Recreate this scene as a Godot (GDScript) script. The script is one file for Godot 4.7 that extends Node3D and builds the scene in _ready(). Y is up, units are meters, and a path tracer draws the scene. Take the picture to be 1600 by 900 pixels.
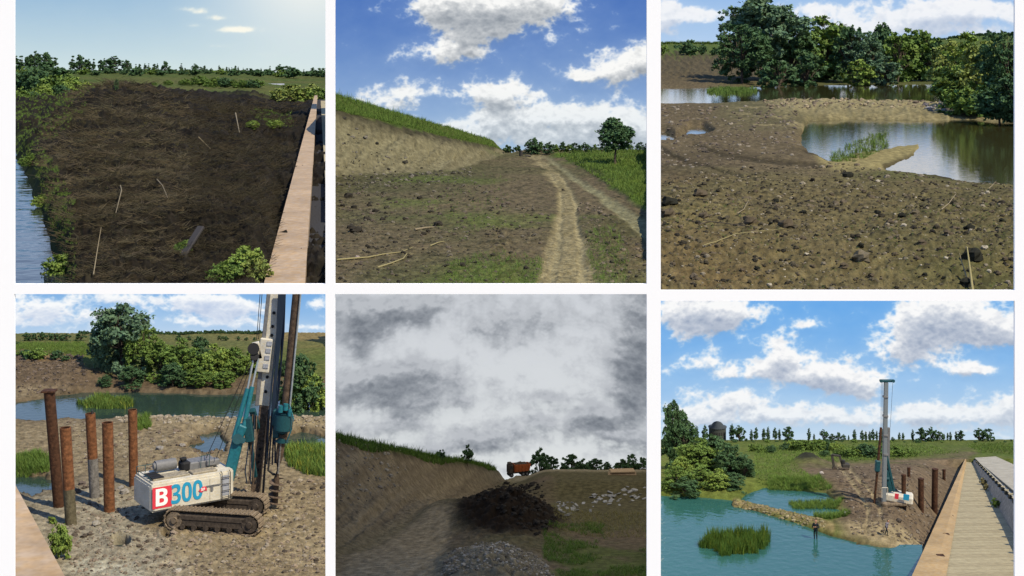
extends Node3D
# A white display wall with six openings; behind each opening lies one stretch of the river valley, with its own sky behind it.
const F := 2400.0      # picture columns per unit of slope, used only to lay out positions
const EYE := 24.0      # height of the camera
const ROW := 60.0      # picture row of the camera's own level
var rng := RandomNumberGenerator.new()
var taken := {}
var M := {}
var T := {}
var noise_a := FastNoiseLite.new()
var noise_b := FastNoiseLite.new()
var noise_c := FastNoiseLite.new()
var panels := {}

# ---------------------------------------------------------------- mesh builder
class MB:
	var v := PackedVector3Array()
	var n := PackedVector3Array()
	var c := PackedColorArray()
	var uv := PackedVector2Array()
	var with_uv := false
	func tri(a: Vector3, b: Vector3, d: Vector3, hint: Vector3, col := Color.WHITE) -> void:
		var nn := (b - a).cross(d - a)
		if nn.length_squared() < 1e-14:
			return
		nn = nn.normalized()
		if nn.dot(hint) < 0.0:
			nn = -nn
			v.append(a); v.append(b); v.append(d)
		else:
			v.append(a); v.append(d); v.append(b)
		for i in 3:
			n.append(nn); c.append(col)
			if with_uv: uv.append(Vector2.ZERO)
	func quad(a: Vector3, b: Vector3, d: Vector3, e: Vector3, hint: Vector3, col := Color.WHITE) -> void:
		tri(a, b, d, hint, col)
		tri(a, d, e, hint, col)
	func box(o: Vector3, s: Vector3, q := Basis.IDENTITY, bevel := 0.0, col := Color.WHITE) -> void:
		var h := s * 0.5
		var b: float = minf(bevel, min(h.x, min(h.y, h.z)) * 0.9)
		for ax in 3:
			for sg in [-1.0, 1.0]:
				var e0 := Vector3.ZERO; var e1 := Vector3.ZERO; var e2 := Vector3.ZERO
				e0[ax] = sg * h[ax]
				var u := (ax + 1) % 3
				var w := (ax + 2) % 3
				e1[u] = h[u] - b
				e2[w] = h[w] - b
				quad(o + q * (e0 - e1 - e2), o + q * (e0 + e1 - e2), o + q * (e0 + e1 + e2), o + q * (e0 - e1 + e2), q * e0, col)
		if b > 0.0:
			for ax in 3:
				var u := (ax + 1) % 3
				var w := (ax + 2) % 3
				for su in [-1.0, 1.0]:
					for sw in [-1.0, 1.0]:
						var l := Vector3.ZERO; l[ax] = h[ax] - b
						var p := Vector3.ZERO; p[u] = su * h[u]; p[w] = sw * (h[w] - b)
						var r := Vector3.ZERO; r[u] = su * (h[u] - b); r[w] = sw * h[w]
						quad(o + q * (p - l), o + q * (p + l), o + q * (r + l), o + q * (r - l), q * (p + r), col)
			for sx in [-1.0, 1.0]:
				for sy in [-1.0, 1.0]:
					for sz in [-1.0, 1.0]:
						var k := Vector3(sx, sy, sz)
						tri(o + q * (k * Vector3(h.x, h.y - b, h.z - b)), o + q * (k * Vector3(h.x - b, h.y, h.z - b)), o + q * (k * Vector3(h.x - b, h.y - b, h.z)), q * k, col)
	func tube(p0: Vector3, p1: Vector3, r0: float, r1: float, sides := 10, col := Color.WHITE, caps := true) -> void:
		path([p0, p1], [r0, r1], sides, col, caps)
	func path(pts: Array, rad: Array, sides := 8, col := Color.WHITE, caps := true) -> void:
		var rings := []
		var norms := []
		var up := Vector3.UP
		for i in pts.size():
			var t: Vector3 = (pts[min(i + 1, pts.size() - 1)] - pts[max(i - 1, 0)]).normalized()
			var a := t.cross(up)
			if a.length() < 0.1:
				a = t.cross(Vector3.RIGHT)
			a = a.normalized()
			var b := t.cross(a).normalized()
			var ring := []
			var nr := []
			for k in sides:
				var an := TAU * k / sides
				var dir := a * cos(an) + b * sin(an)
				ring.append(pts[i] + dir * rad[i])
				nr.append(dir)
			rings.append(ring)
			norms.append(nr)
		for i in pts.size() - 1:
			for k in sides:
				var k2 := (k + 1) % sides
				sq(rings[i][k], rings[i][k2], rings[i + 1][k2], rings[i + 1][k], norms[i][k], norms[i][k2], norms[i + 1][k2], norms[i + 1][k], col)
		if caps:
			for e in [0, pts.size() - 1]:
				var out: Vector3 = pts[e] - pts[1 if e == 0 else e - 1]
				for k in range(1, sides - 1):
					tri(rings[e][0], rings[e][k], rings[e][k + 1], out, col)
	func st(a: Vector3, b: Vector3, d: Vector3, na: Vector3, nb: Vector3, nd: Vector3, col: Color) -> void:
		var g := (b - a).cross(d - a)
		var pa := [a, d, b] if g.dot(na + nb + nd) > 0.0 else [a, b, d]
		var pn := [na, nd, nb] if g.dot(na + nb + nd) > 0.0 else [na, nb, nd]
		for i in 3:
			v.append(pa[i]); n.append(pn[i]); c.append(col)
			if with_uv: uv.append(Vector2.ZERO)
	func sq(a: Vector3, b: Vector3, d: Vector3, e: Vector3, na: Vector3, nb: Vector3, nd: Vector3, ne: Vector3, col: Color) -> void:
		st(a, b, d, na, nb, nd, col)
		st(a, d, e, na, nd, ne, col)
	func prism(poly: Array, depth: float, q := Transform3D.IDENTITY, col := Color.WHITE) -> void:
		# a flat outline (Vector2, x right, y up) given a thickness along z, centred
		var pv := PackedVector2Array(poly)
		var ind := Geometry2D.triangulate_polygon(pv)
		var h := depth * 0.5
		for i in range(0, ind.size(), 3):
			for s in [-1.0, 1.0]:
				var t := []
				for k in 3:
					var p := pv[ind[i + k]]
					t.append(q * Vector3(p.x, p.y, s * h))
				tri(t[0], t[1], t[2], q.basis * Vector3(0, 0, s), col)
		var ccw := not Geometry2D.is_polygon_clockwise(pv)
		for i in pv.size():
			var a := pv[i]
			var b := pv[(i + 1) % pv.size()]
			var e := b - a
			var o := Vector3(e.y, -e.x, 0) if ccw else Vector3(-e.y, e.x, 0)
			quad(q * Vector3(a.x, a.y, -h), q * Vector3(b.x, b.y, -h), q * Vector3(b.x, b.y, h), q * Vector3(a.x, a.y, h), q.basis * o, col)
	func mesh() -> ArrayMesh:
		var m := ArrayMesh.new()
		var a := []
		a.resize(Mesh.ARRAY_MAX)
		a[Mesh.ARRAY_VERTEX] = v
		a[Mesh.ARRAY_NORMAL] = n
		a[Mesh.ARRAY_COLOR] = c
		if with_uv: a[Mesh.ARRAY_TEX_UV] = uv
		m.add_surface_from_arrays(Mesh.PRIMITIVE_TRIANGLES, a)
		return m

# ---------------------------------------------------------------- nodes
func numbered(called: String) -> String:
	if not taken.has(called):
		taken[called] = 0
		return called
	taken[called] += 1
	return "%s_%03d" % [called, taken[called]]

func thing(called: String, label: String, category: String, at := Vector3.ZERO, group := "") -> Node3D:
	var o := Node3D.new()
	o.name = numbered(called)
	add_child(o)
	o.position = at
	meta(o, label, category, group)
	return o

func meta(o: Node3D, label: String, category: String, group := "") -> void:
	if label: o.set_meta("label", label)
	if category: o.set_meta("category", category)
	if group: o.set_meta("group", group)

func part(called: String, m: Mesh, mat: Material, parent: Node3D, at := Transform3D.IDENTITY) -> MeshInstance3D:
	var o := MeshInstance3D.new()
	o.name = called
	o.mesh = m
	o.material_override = mat
	parent.add_child(o, true)
	o.transform = at
	return o

func solid(called: String, m: Mesh, mat: Material, label: String, category: String, group := "", at := Transform3D.IDENTITY) -> MeshInstance3D:
	var o := MeshInstance3D.new()
	o.name = numbered(called)
	o.mesh = m
	o.material_override = mat
	add_child(o)
	o.transform = at
	meta(o, label, category, group)
	return o

func setting(called: String, m: Mesh, mat: Material, label := "", kind := "structure") -> MeshInstance3D:
	var o := MeshInstance3D.new()
	o.name = numbered(called)
	o.mesh = m
	o.material_override = mat
	add_child(o)
	o.set_meta("kind", kind)
	if label: o.set_meta("label", label)
	return o

func lin(r: float, g: float, b: float, a := 1.0) -> Color:
	return Color(r, g, b, a).linear_to_srgb()

func mat(called: String, col: Color, rough := 0.9, spec := 0.3, metal := 0.0) -> StandardMaterial3D:
	var m := StandardMaterial3D.new()
	m.resource_name = called
	m.albedo_color = col.linear_to_srgb()
	m.roughness = rough
	m.metallic = metal
	m.metallic_specular = spec
	m.vertex_color_use_as_albedo = true
	M[called] = m
	return m

func textured(m: StandardMaterial3D, tex: Texture2D, scale: float, nrm: Texture2D = null, nscale := 1.0, world := true) -> StandardMaterial3D:
	m.uv1_triplanar = true
	m.uv1_world_triplanar = world
	m.uv1_scale = Vector3.ONE * scale
	if tex: m.albedo_texture = tex
	if nrm:
		m.normal_enabled = true
		m.normal_texture = nrm
		m.normal_scale = nscale
	return m

# ---------------------------------------------------------------- places
func at(px: float, py: float, d: float) -> Vector3:
	return Vector3((px - 800.0) * d / F, EYE - (py - ROW) * d / F, -d)

func ss(a: float, b: float, x: float) -> float:
	return smoothstep(a, b, x)

func pdist(p: Vector2, poly: PackedVector2Array) -> float:
	# signed distance to a closed outline, negative inside
	var best := 1e12
	var inside := false
	var m := poly.size()
	var j := m - 1
	for i in m:
		var a := poly[i]
		var b := poly[j]
		var e := b - a
		var w := p - a
		var t: float = clampf(w.dot(e) / e.length_squared(), 0.0, 1.0)
		best = minf(best, (w - e * t).length_squared())
		if (a.y > p.y) != (b.y > p.y) and p.x < (b.x - a.x) * (p.y - a.y) / (b.y - a.y) + a.x:
			inside = not inside
		j = i
	return -sqrt(best) if inside else sqrt(best)

func ldist(p: Vector2, line: PackedVector2Array) -> float:
	var best := 1e12
	for i in line.size() - 1:
		var a := line[i]
		var e := line[i + 1] - a
		var t: float = clampf((p - a).dot(e) / e.length_squared(), 0.0, 1.0)
		best = minf(best, (p - a - e * t).length_squared())
	return sqrt(best)

func pw(x: float, pts: Array) -> float:
	# piecewise linear through [x, y] pairs
	if x <= pts[0][0]: return pts[0][1]
	for i in pts.size() - 1:
		if x <= pts[i + 1][0]:
			return lerp(float(pts[i][1]), float(pts[i + 1][1]), (x - pts[i][0]) / (pts[i + 1][0] - pts[i][0]))
	return pts[-1][1]

func mixc(a: Color, b: Color, t: float) -> Color:
	return a.lerp(b, clampf(t, 0.0, 1.0))

# land sheets: base(d) is the general lie of the land, shape(u, r, d) gives [height, colour]
func land(key: String, c0: float, c1: float, d0: float, d1: float, nu: int, nv: int, base: Callable, shape: Callable, m: Material, label: String) -> void:
	panels[key] = {"base": base, "shape": shape, "d0": d0, "d1": d1}
	var pos := PackedVector3Array()
	var col := PackedColorArray()
	for j in nv + 1:
		var d := 1.0 / lerpf(1.0 / d0, 1.0 / d1, float(j) / nv)
		var r: float = ROW + (EYE - base.call(d)) * F / d
		for i in nu + 1:
			var u := lerpf(c0, c1, float(i) / nu)
			var s: Array = shape.call(u, r, d)
			pos.append(Vector3((u - 800.0) * d / F, s[0], -d))
			col.append(s[1])
	var nrm := PackedVector3Array()
	nrm.resize(pos.size())
	var w := nu + 1
	for j in nv + 1:
		for i in nu + 1:
			var l := pos[j * w + max(i - 1, 0)]
			var r2 := pos[j * w + min(i + 1, nu)]
			var f := pos[max(j - 1, 0) * w + i]
			var k := pos[min(j + 1, nv) * w + i]
			var q := (r2 - l).cross(k - f).normalized()
			nrm[j * w + i] = q if q.y > 0.0 else -q
	var idx := PackedInt32Array()
	for j in nv:
		for i in nu:
			var a := j * w + i
			idx.append_array([a, a + w, a + 1, a + 1, a + w, a + w + 1])
	var mesh := ArrayMesh.new()
	var arr := []
	arr.resize(Mesh.ARRAY_MAX)
	arr[Mesh.ARRAY_VERTEX] = pos
	arr[Mesh.ARRAY_NORMAL] = nrm
	arr[Mesh.ARRAY_COLOR] = col
	arr[Mesh.ARRAY_INDEX] = idx
	mesh.add_surface_from_arrays(Mesh.PRIMITIVE_TRIANGLES, arr)
	setting("ground", mesh, m, label)

func height(key: String, p: Vector3) -> float:
	var d := -p.z
	var b: float = panels[key].base.call(d)
	return panels[key].shape.call(800.0 + p.x * F / d, ROW + (EYE - b) * F / d, d)[0]

func hit(key: String, px: float, py: float) -> Vector3:
	# where the sight line through that spot of the picture first meets the land
	var P: Dictionary = panels[key]
	var lo: float = P.d0
	var steps := 160
	var prev := lo
	for i in steps + 1:
		var d := 1.0 / lerpf(1.0 / P.d0, 1.0 / P.d1, float(i) / steps)
		var b: float = P.base.call(d)
		var y: float = P.shape.call(px, ROW + (EYE - b) * F / d, d)[0]
		if EYE - (py - ROW) * d / F <= y:
			var a := prev
			var z := d
			for k in 10:
				var m := (a + z) * 0.5
				var bm: float = P.base.call(m)
				var ym: float = P.shape.call(px, ROW + (EYE - bm) * F / m, m)[0]
				if EYE - (py - ROW) * m / F <= ym: z = m
				else: a = m
			d = z
			var be: float = P.base.call(d)
			return Vector3((px - 800.0) * d / F, P.shape.call(px, ROW + (EYE - be) * F / d, d)[0], -d)
		prev = d
	var dl: float = P.d1
	var bl: float = P.base.call(dl)
	return Vector3((px - 800.0) * dl / F, P.shape.call(px, ROW + (EYE - bl) * F / dl, dl)[0], -dl)

func ground_at(key: String, px: float, d: float) -> Vector3:
	var x := (px - 800.0) * d / F
	var p := Vector3(x, 0, -d)
	p.y = height(key, p)
	return p

# ---------------------------------------------------------------- computed textures
func grain(size: int, seed_: int, freq: float, lo: float, hi: float, tint_a: Color, tint_b: Color, octaves := 5) -> ImageTexture:
	var nz := FastNoiseLite.new()
	nz.seed = seed_
	nz.frequency = freq
	nz.fractal_octaves = octaves
	nz.noise_type = FastNoiseLite.TYPE_SIMPLEX_SMOOTH
	var a := nz.get_seamless_image(size, size)
	nz.seed = seed_ + 9
	nz.frequency = freq * 7.0
	nz.fractal_octaves = 3
	var b := nz.get_seamless_image(size, size)
	nz.seed = seed_ + 17
	nz.frequency = freq * 22.0
	nz.fractal_octaves = 2
	var dc := nz.get_seamless_image(size, size).get_data()
	var da := a.get_data()
	var db := b.get_data()
	var out := PackedByteArray()
	out.resize(size * size * 3)
	for i in size * size:
		var t := (da[i] * 0.42 + db[i] * 0.33 + dc[i] * 0.25) / 255.0
		if dc[(i * 3 + 77) % (size * size)] < 62: t *= 0.72
		t = clampf((t - 0.5) * 1.9 + 0.5, 0.0, 1.0)
		var k := lerpf(lo, hi, t)
		var q := da[(i * 7 + 311) % (size * size)] / 255.0
		var cc := tint_a.lerp(tint_b, clampf(db[(i + size * 37) % (size * size)] / 255.0 * 1.6 - 0.3, 0.0, 1.0))
		out[i * 3] = int(clampf(255.0 * k * cc.r, 0, 255))
		out[i * 3 + 1] = int(clampf(255.0 * k * cc.g, 0, 255))
		out[i * 3 + 2] = int(clampf(255.0 * k * cc.b, 0, 255))
	return ImageTexture.create_from_image(Image.create_from_data(size, size, false, Image.FORMAT_RGB8, out))

func relief(size: int, seed_: int, freq: float, strength: float, octaves := 5) -> ImageTexture:
	var nz := FastNoiseLite.new()
	nz.seed = seed_
	nz.frequency = freq
	nz.fractal_octaves = octaves
	var a := nz.get_seamless_image(size, size)
	a.convert(Image.FORMAT_RGBA8)
	a.bump_map_to_normal_map(strength)
	return ImageTexture.create_from_image(a)

# a sky as seen through one opening: clear air, cloud masses at given places, broken up by noise
func sky_image(w: int, h: int, r0: float, r1: float, c0: float, c1: float, top: Color, low: Color, low_row: float, masses: Array, lit: Color, under: Color, seed_: int, spread := 0.0, wisp := 0.35, horizon_haze := 0.0, ragged := 1.0, soft := 0.0, glow := []) -> ImageTexture:
	var nz := FastNoiseLite.new()
	nz.seed = seed_
	nz.fractal_octaves = 6
	nz.fractal_gain = 0.55
	nz.frequency = 0.021 * 384.0 / w * (c1 - c0) / 486.0
	var nz2 := FastNoiseLite.new()
	nz2.seed = seed_ + 3
	nz2.fractal_octaves = 4
	nz2.frequency = 0.006 * 384.0 / w * (c1 - c0) / 486.0
	var nz3 := FastNoiseLite.new()
	nz3.seed = seed_ + 8
	nz3.fractal_octaves = 4
	nz3.fractal_gain = 0.6
	nz3.frequency = 0.034 * 384.0 / w * (c1 - c0) / 486.0
	var dens := PackedFloat32Array()
	dens.resize(w * h)
	var broad := PackedFloat32Array()
	broad.resize(w * h)
	for j in h:
		var r := lerpf(r0, r1, (j + 0.5) / h)
		for i in w:
			var u := lerpf(c0, c1, (i + 0.5) / w)
			var q := spread
			for m in masses:
				var dx: float = (u - m[0]) / m[2]
				var dy: float = (r - m[1]) / m[3]
				if dy > 0.0: dy *= 1.35
				var e := dx * dx + dy * dy
				if e < 5.0:
					q += m[4] * exp(-e)
			var big := nz2.get_noise_2d(i, j * 1.6) * wisp
			var fine := nz.get_noise_2d(i, j * 1.25) * 0.62 * ragged
			broad[j * w + i] = q + big + fine * 0.45
			q += fine + big
			q += (0.24 - absf(nz3.get_noise_2d(i, j * 1.15))) * 0.55 * ragged
			dens[j * w + i] = q
	var out := PackedByteArray()
	out.resize(w * h * 3)
	var step := int(max(2.0, h * 0.022))
	for j in h:
		var r := lerpf(r0, r1, (j + 0.5) / h)
		var t: float = clampf((r - r0) / (low_row - r0), 0.0, 1.0)
		var air := top.lerp(low, pow(t, 1.3))
		for i in w:
			var q := dens[j * w + i]
			var a := smoothstep(0.20 - soft, 0.72 + soft * 1.5, q)
			a = a + (1.0 - a) * 0.20 * smoothstep(-0.6, 0.9, broad[j * w + i])
			var up := dens[max(j - step, 0) * w + i]
			var up2 := broad[max(j - step * 3, 0) * w + i]
			var here := broad[j * w + i]
			var shade: float = clampf(0.02 + (here - 0.5) * 0.30 + (up2 - 0.40) * 0.62 - (here - up2) * 0.5 - (q - up) * 0.75, 0.0, 3.0)
			shade = 1.0 - exp(-shade * 1.15)
			shade = clampf(shade + (absf(nz3.get_noise_2d(i * 0.8 + 300.0, j * 1.1)) - 0.2) * 0.5 * a, 0.0, 1.0)
			var cl := lit.lerp(under, shade)
			cl = cl.lerp(low, horizon_haze * smoothstep(0.55, 1.0, t))
			var cc := air.lerp(cl, a)
			if glow:
				# bright air round the sun, which stands just above the opening
				var u := lerpf(c0, c1, (i + 0.5) / w)
				var gd: float = Vector2(u - glow[0], (r - glow[1]) * 1.3).length() / glow[2]
				cc = cc.lerp(Color(1.0, 0.99, 0.95), glow[3] * exp(-gd * gd))
			var k := (j * w + i) * 3
			out[k] = int(clampf(cc.r * 255.0, 0, 255))
			out[k + 1] = int(clampf(cc.g * 255.0, 0, 255))
			out[k + 2] = int(clampf(cc.b * 255.0, 0, 255))
	return ImageTexture.create_from_image(Image.create_from_data(w, h, false, Image.FORMAT_RGB8, out))

func sky_sheet(c0: float, c1: float, r0: float, r1: float, d: float, tex: Texture2D, label: String, over := false) -> void:
	var m := StandardMaterial3D.new()
	m.resource_name = "sky_air"
	m.albedo_color = Color.BLACK
	m.roughness = 1.0
	m.metallic_specular = 0.0
	m.emission_enabled = true
	m.emission = Color.BLACK
	m.emission_texture = tex
	m.emission_energy_multiplier = 0.8
	m.texture_repeat = false
	var v := PackedVector3Array()
	var n := PackedVector3Array()
	var uv := PackedVector2Array()
	var idx := PackedInt32Array()
	var nx := 24
	var ny := 12
	# an upright curved screen, its clouds laid out in metres along its width and height
	var x0 := (c0 - 800.0) * d / F
	var x1 := (c1 - 800.0) * d / F
	var y0 := EYE - (r0 - ROW) * d / F
	var y1 := EYE - (r1 - ROW) * d / F
	for j in ny + 1:
		var t := float(j) / ny
		for i in nx + 1:
			var q := float(i) / nx
			v.append(Vector3(lerpf(x0, x1, q), lerpf(y0, y1, t), -d + d * 0.03 * pow(2.0 * q - 1.0, 2.0)))
			n.append(Vector3(0, 0, 1))
			uv.append(Vector2(q, t))
	for j in ny:
		for i in nx:
			var a := j * (nx + 1) + i
			idx.append_array([a, a + 1, a + nx + 1, a + 1, a + nx + 2, a + nx + 1])
	var arr := []
	arr.resize(Mesh.ARRAY_MAX)
	arr[Mesh.ARRAY_VERTEX] = v
	arr[Mesh.ARRAY_NORMAL] = n
	arr[Mesh.ARRAY_TEX_UV] = uv
	arr[Mesh.ARRAY_INDEX] = idx
	var mesh := ArrayMesh.new()
	mesh.add_surface_from_arrays(Mesh.PRIMITIVE_TRIANGLES, arr)
	setting("sky", mesh, m, label)

func _ready() -> void:
	rng.seed = 20240
	noise_a.seed = 5; noise_a.frequency = 0.11; noise_a.fractal_octaves = 5; noise_a.fractal_gain = 0.55
	noise_b.seed = 15; noise_b.frequency = 0.9; noise_b.fractal_octaves = 4; noise_b.fractal_gain = 0.6
	noise_c.seed = 25; noise_c.frequency = 0.018; noise_c.fractal_octaves = 4
	# camera: level, lens shifted down so that all six views fit the frame
	var cam := Camera3D.new()
	cam.name = "camera"
	cam.projection = Camera3D.PROJECTION_FRUSTUM
	cam.near = 1.0
	cam.far = 6000.0
	cam.size = 900.0 / F
	cam.frustum_offset = Vector2(0, -(450.0 - ROW) / F)
	cam.position = Vector3(0, EYE, 0)
	add_child(cam)
	cam.current = true
	# sky and sun
	var env := Environment.new()
	var sm := ProceduralSkyMaterial.new()
	sm.sky_top_color = Color(0.40, 0.55, 0.80)
	sm.sky_horizon_color = Color(0.80, 0.88, 0.96)
	sm.sky_curve = 0.16
	sm.ground_bottom_color = Color(0.36, 0.34, 0.30)
	sm.ground_horizon_color = Color(0.62, 0.65, 0.66)
	var sky := Sky.new()
	sky.sky_material = sm
	env.background_mode = Environment.BG_SKY
	env.sky = sky
	env.background_energy_multiplier = 1.0
	env.tonemap_mode = Environment.TONE_MAPPER_LINEAR
	env.tonemap_exposure = 1.25
	env.sdfgi_enabled = true
	env.ssao_enabled = true
	env.ssil_enabled = true
	var we := WorldEnvironment.new()
	we.name = "air"
	we.environment = env
	add_child(we)
	var sun := DirectionalLight3D.new()
	sun.name = "sun"
	sun.light_energy = 1.5
	sun.light_color = Color(1.0, 0.95, 0.855)
	sun.light_angular_distance = 0.5
	sun.shadow_enabled = true
	add_child(sun)
	var az := deg_to_rad(46.0)      # to the right of straight behind the camera
	var el := deg_to_rad(50.0)
	sun.look_at_from_position(Vector3.ZERO, -Vector3(sin(az) * cos(el), sin(el), cos(az) * cos(el)), Vector3.UP)
	# structure
	make_materials()
	make_wall()
	make_lands()
	make_skies()
	make_waters()
	make_content()

func poly(a: Array) -> PackedVector2Array:
	var p := PackedVector2Array()
	for i in range(0, a.size(), 2):
		p.append(Vector2(a[i], a[i + 1]))
	return p

func make_wall() -> void:
	# white display wall with six openings, standing on the ground in front of the views
	var d := 46.0
	var th := 0.10
	var m := MB.new()
	var X := [-420.0, 22.5, 508.5, 523.5, 1010.5, 1032.5, 1585.5, 2020.0]
	var wx := func(px: float) -> float: return (px - 800.0) * d / F
	var wy := func(py: float) -> float: return EYE - (py - ROW) * d / F
	var slab := func(l: float, r: float, t: float, b: float) -> void:
		m.box(Vector3((wx.call(l) + wx.call(r)) * 0.5, (wy.call(t) + wy.call(b)) * 0.5, -d - th * 0.5), Vector3(wx.call(r) - wx.call(l), wy.call(t) - wy.call(b), th))
	var top := -70.0
	var bot := 935.0
	var floor_row := ROW + (EYE - 0.0) * F / d
	slab.call(X[0], X[7], top - 25.0, top)
	slab.call(X[0], X[7], bot, floor_row)
	slab.call(X[0], X[1], top, bot)
	slab.call(X[2], X[3], top, bot)
	slab.call(X[4], X[5], top, bot)
	slab.call(X[6], X[7], top, bot)
	slab.call(X[1], X[2], 443.5, 459.5)
	slab.call(X[3], X[4], 443.5, 459.5)
	slab.call(X[5], X[6], 453.5, 470.0)
	setting("wall", m.mesh(), M.white_paint, "white wall with six square openings")
	var g := MB.new()
	g.quad(Vector3(-900, 0, 400), Vector3(900, 0, 400), Vector3(900, 0, -61.5), Vector3(-900, 0, -61.5), Vector3.UP)
	setting("ground", g.mesh(), M.plain_ground, "bare ground in front of the white wall")

func make_materials() -> void:
	T.soil = grain(512, 3, 0.012, 0.50, 1.0, Color(1, 0.97, 0.92), Color(0.93, 0.95, 1))
	T.soil_n = relief(512, 4, 0.02, 9.0, 6)
	T.fine = grain(256, 13, 0.03, 0.72, 1.0, Color(1, 1, 0.98), Color(0.97, 0.97, 1), 4)
	T.fine_n = relief(256, 14, 0.05, 5.0, 5)
	T.wave_n = relief(512, 40, 0.018, 7.0, 4)
	T.grime = grain(256, 53, 0.014, 0.80, 1.0, Color(1, 0.95, 0.84), Color(1, 1, 1), 5)
	T.rust = grain(256, 33, 0.03, 0.42, 1.0, Color(1, 0.86, 0.72), Color(1, 1, 1), 5)
	mat("white_paint", Color(0.90, 0.90, 0.90), 0.9, 0.1)
	textured(mat("plain_ground", Color(0.22, 0.20, 0.16), 1.0, 0.1), T.soil, 0.06)
	textured(mat("soil_far", Color(1.0, 0.97, 0.88), 1.0, 0.15), T.soil, 0.018, T.soil_n, 0.5)
	textured(mat("soil_mid", Color(0.93, 0.97, 0.71), 1.0, 0.15), T.soil, 0.075, T.soil_n, 0.4)
	textured(mat("soil_near", Color(1.0, 0.97, 0.80), 1.0, 0.15), T.soil, 0.26, T.soil_n, 0.4)
	for w in [["water_far", 0.012, 0.10, Color(0.012, 0.016, 0.020)], ["water_still", 0.05, 0.035, Color(0.045, 0.042, 0.015)], ["water_near", 0.16, 0.16, Color(0.022, 0.085, 0.075)], ["water_green", 0.2, 0.10, Color(0.022, 0.04, 0.03)]]:
		var m := mat(w[0], w[3], 0.04, 0.5)
		textured(m, null, w[1], T.wave_n, w[2])
		if w[0] == "water_far": m.metallic_specular = 0.27

# ---------------------------------------------------------------- the six stretches of land
var q1_river := PackedVector2Array()
var q2_road := PackedVector2Array()
var q2_track := PackedVector2Array()
var q2_field := PackedVector2Array()
var q3_upper := PackedVector2Array()
var q3_pond := PackedVector2Array()
var q3_puddle := PackedVector2Array()
var q4_river := PackedVector2Array()
var q4_pools := []
var q5_road := PackedVector2Array()
var q6_river := PackedVector2Array()
var q6_pond := PackedVector2Array()
var q6_road := PackedVector2Array()

func nf(u: float, d: float, k: float, off := 0.0) -> float:
	return noise_a.get_noise_2d((u - 800.0) * d / F * k + off, d * k)

func nb(u: float, d: float, k: float, off := 0.0) -> float:
	return noise_b.get_noise_2d((u - 800.0) * d / F * k + off, d * k)

func base1(d: float) -> float: return -(d - 150.0) * 0.006
func base2(d: float) -> float: return -(d - 150.0) * 0.030
func base3(_d: float) -> float: return 0.0
func base4(d: float) -> float: return -maxf(0.0, d - 112.0) * 0.105
func base5(d: float) -> float: return -(d - 68.0) * 0.203
func base6(d: float) -> float: return -max(0.0, d - 83.0) * 0.225

func shape1(u: float, r: float, d: float) -> Array:
	var y := base1(d)
	var a := nf(u, d, 0.22)
	var b := nb(u, d, 0.28)
	var s := pdist(Vector2(u, r), q1_river) + a * 9.0
	var heap := ss(150.0, 163.0, r + a * 10.0 + (u - 300.0) * 0.012)
	y += ss(-4.0, 26.0, s) * (2.6 + heap * 2.2) - 1.6
	y += heap * ss(0.0, 40.0, s) * (a * 3.0 + b * 1.5 + nb(u, d, 0.8, 7.0) * 0.7 + nf(u, d, 0.06, 40.0) * 5.0)
	# the high end of the heap
	var gu := (u - 182.0) / (95.0 if u > 182.0 else 70.0)
	var gd := (d - 470.0) / 170.0
	y += 6.4 * exp(-gu * gu - gd * gd) * (1.0 + b * 0.08)
	y -= ss(182.0, 147.0, d) * 5.5 + ss(385.0, 440.0, u) * (2.0 + 2.5 * ss(420.0, 180.0, d))
	y += (1.0 - heap) * b * 0.5
	y = lerpf(y, -5.0, ss(2.0, -8.0, s))
	var backlit_earth := Color(0.020, 0.018, 0.016)  # darkness of a backlit heap, put into the soil colour
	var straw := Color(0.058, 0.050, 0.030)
	var c := mixc(backlit_earth, Color(0.045, 0.040, 0.032), 0.5 + b * 0.9)
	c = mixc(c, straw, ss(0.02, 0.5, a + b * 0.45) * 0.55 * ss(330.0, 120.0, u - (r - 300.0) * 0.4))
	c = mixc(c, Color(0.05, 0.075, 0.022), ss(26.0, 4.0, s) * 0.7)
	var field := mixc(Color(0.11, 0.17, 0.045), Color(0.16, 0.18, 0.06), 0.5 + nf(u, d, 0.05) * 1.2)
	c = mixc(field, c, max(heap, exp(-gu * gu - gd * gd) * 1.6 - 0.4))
	return [y, c]

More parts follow.
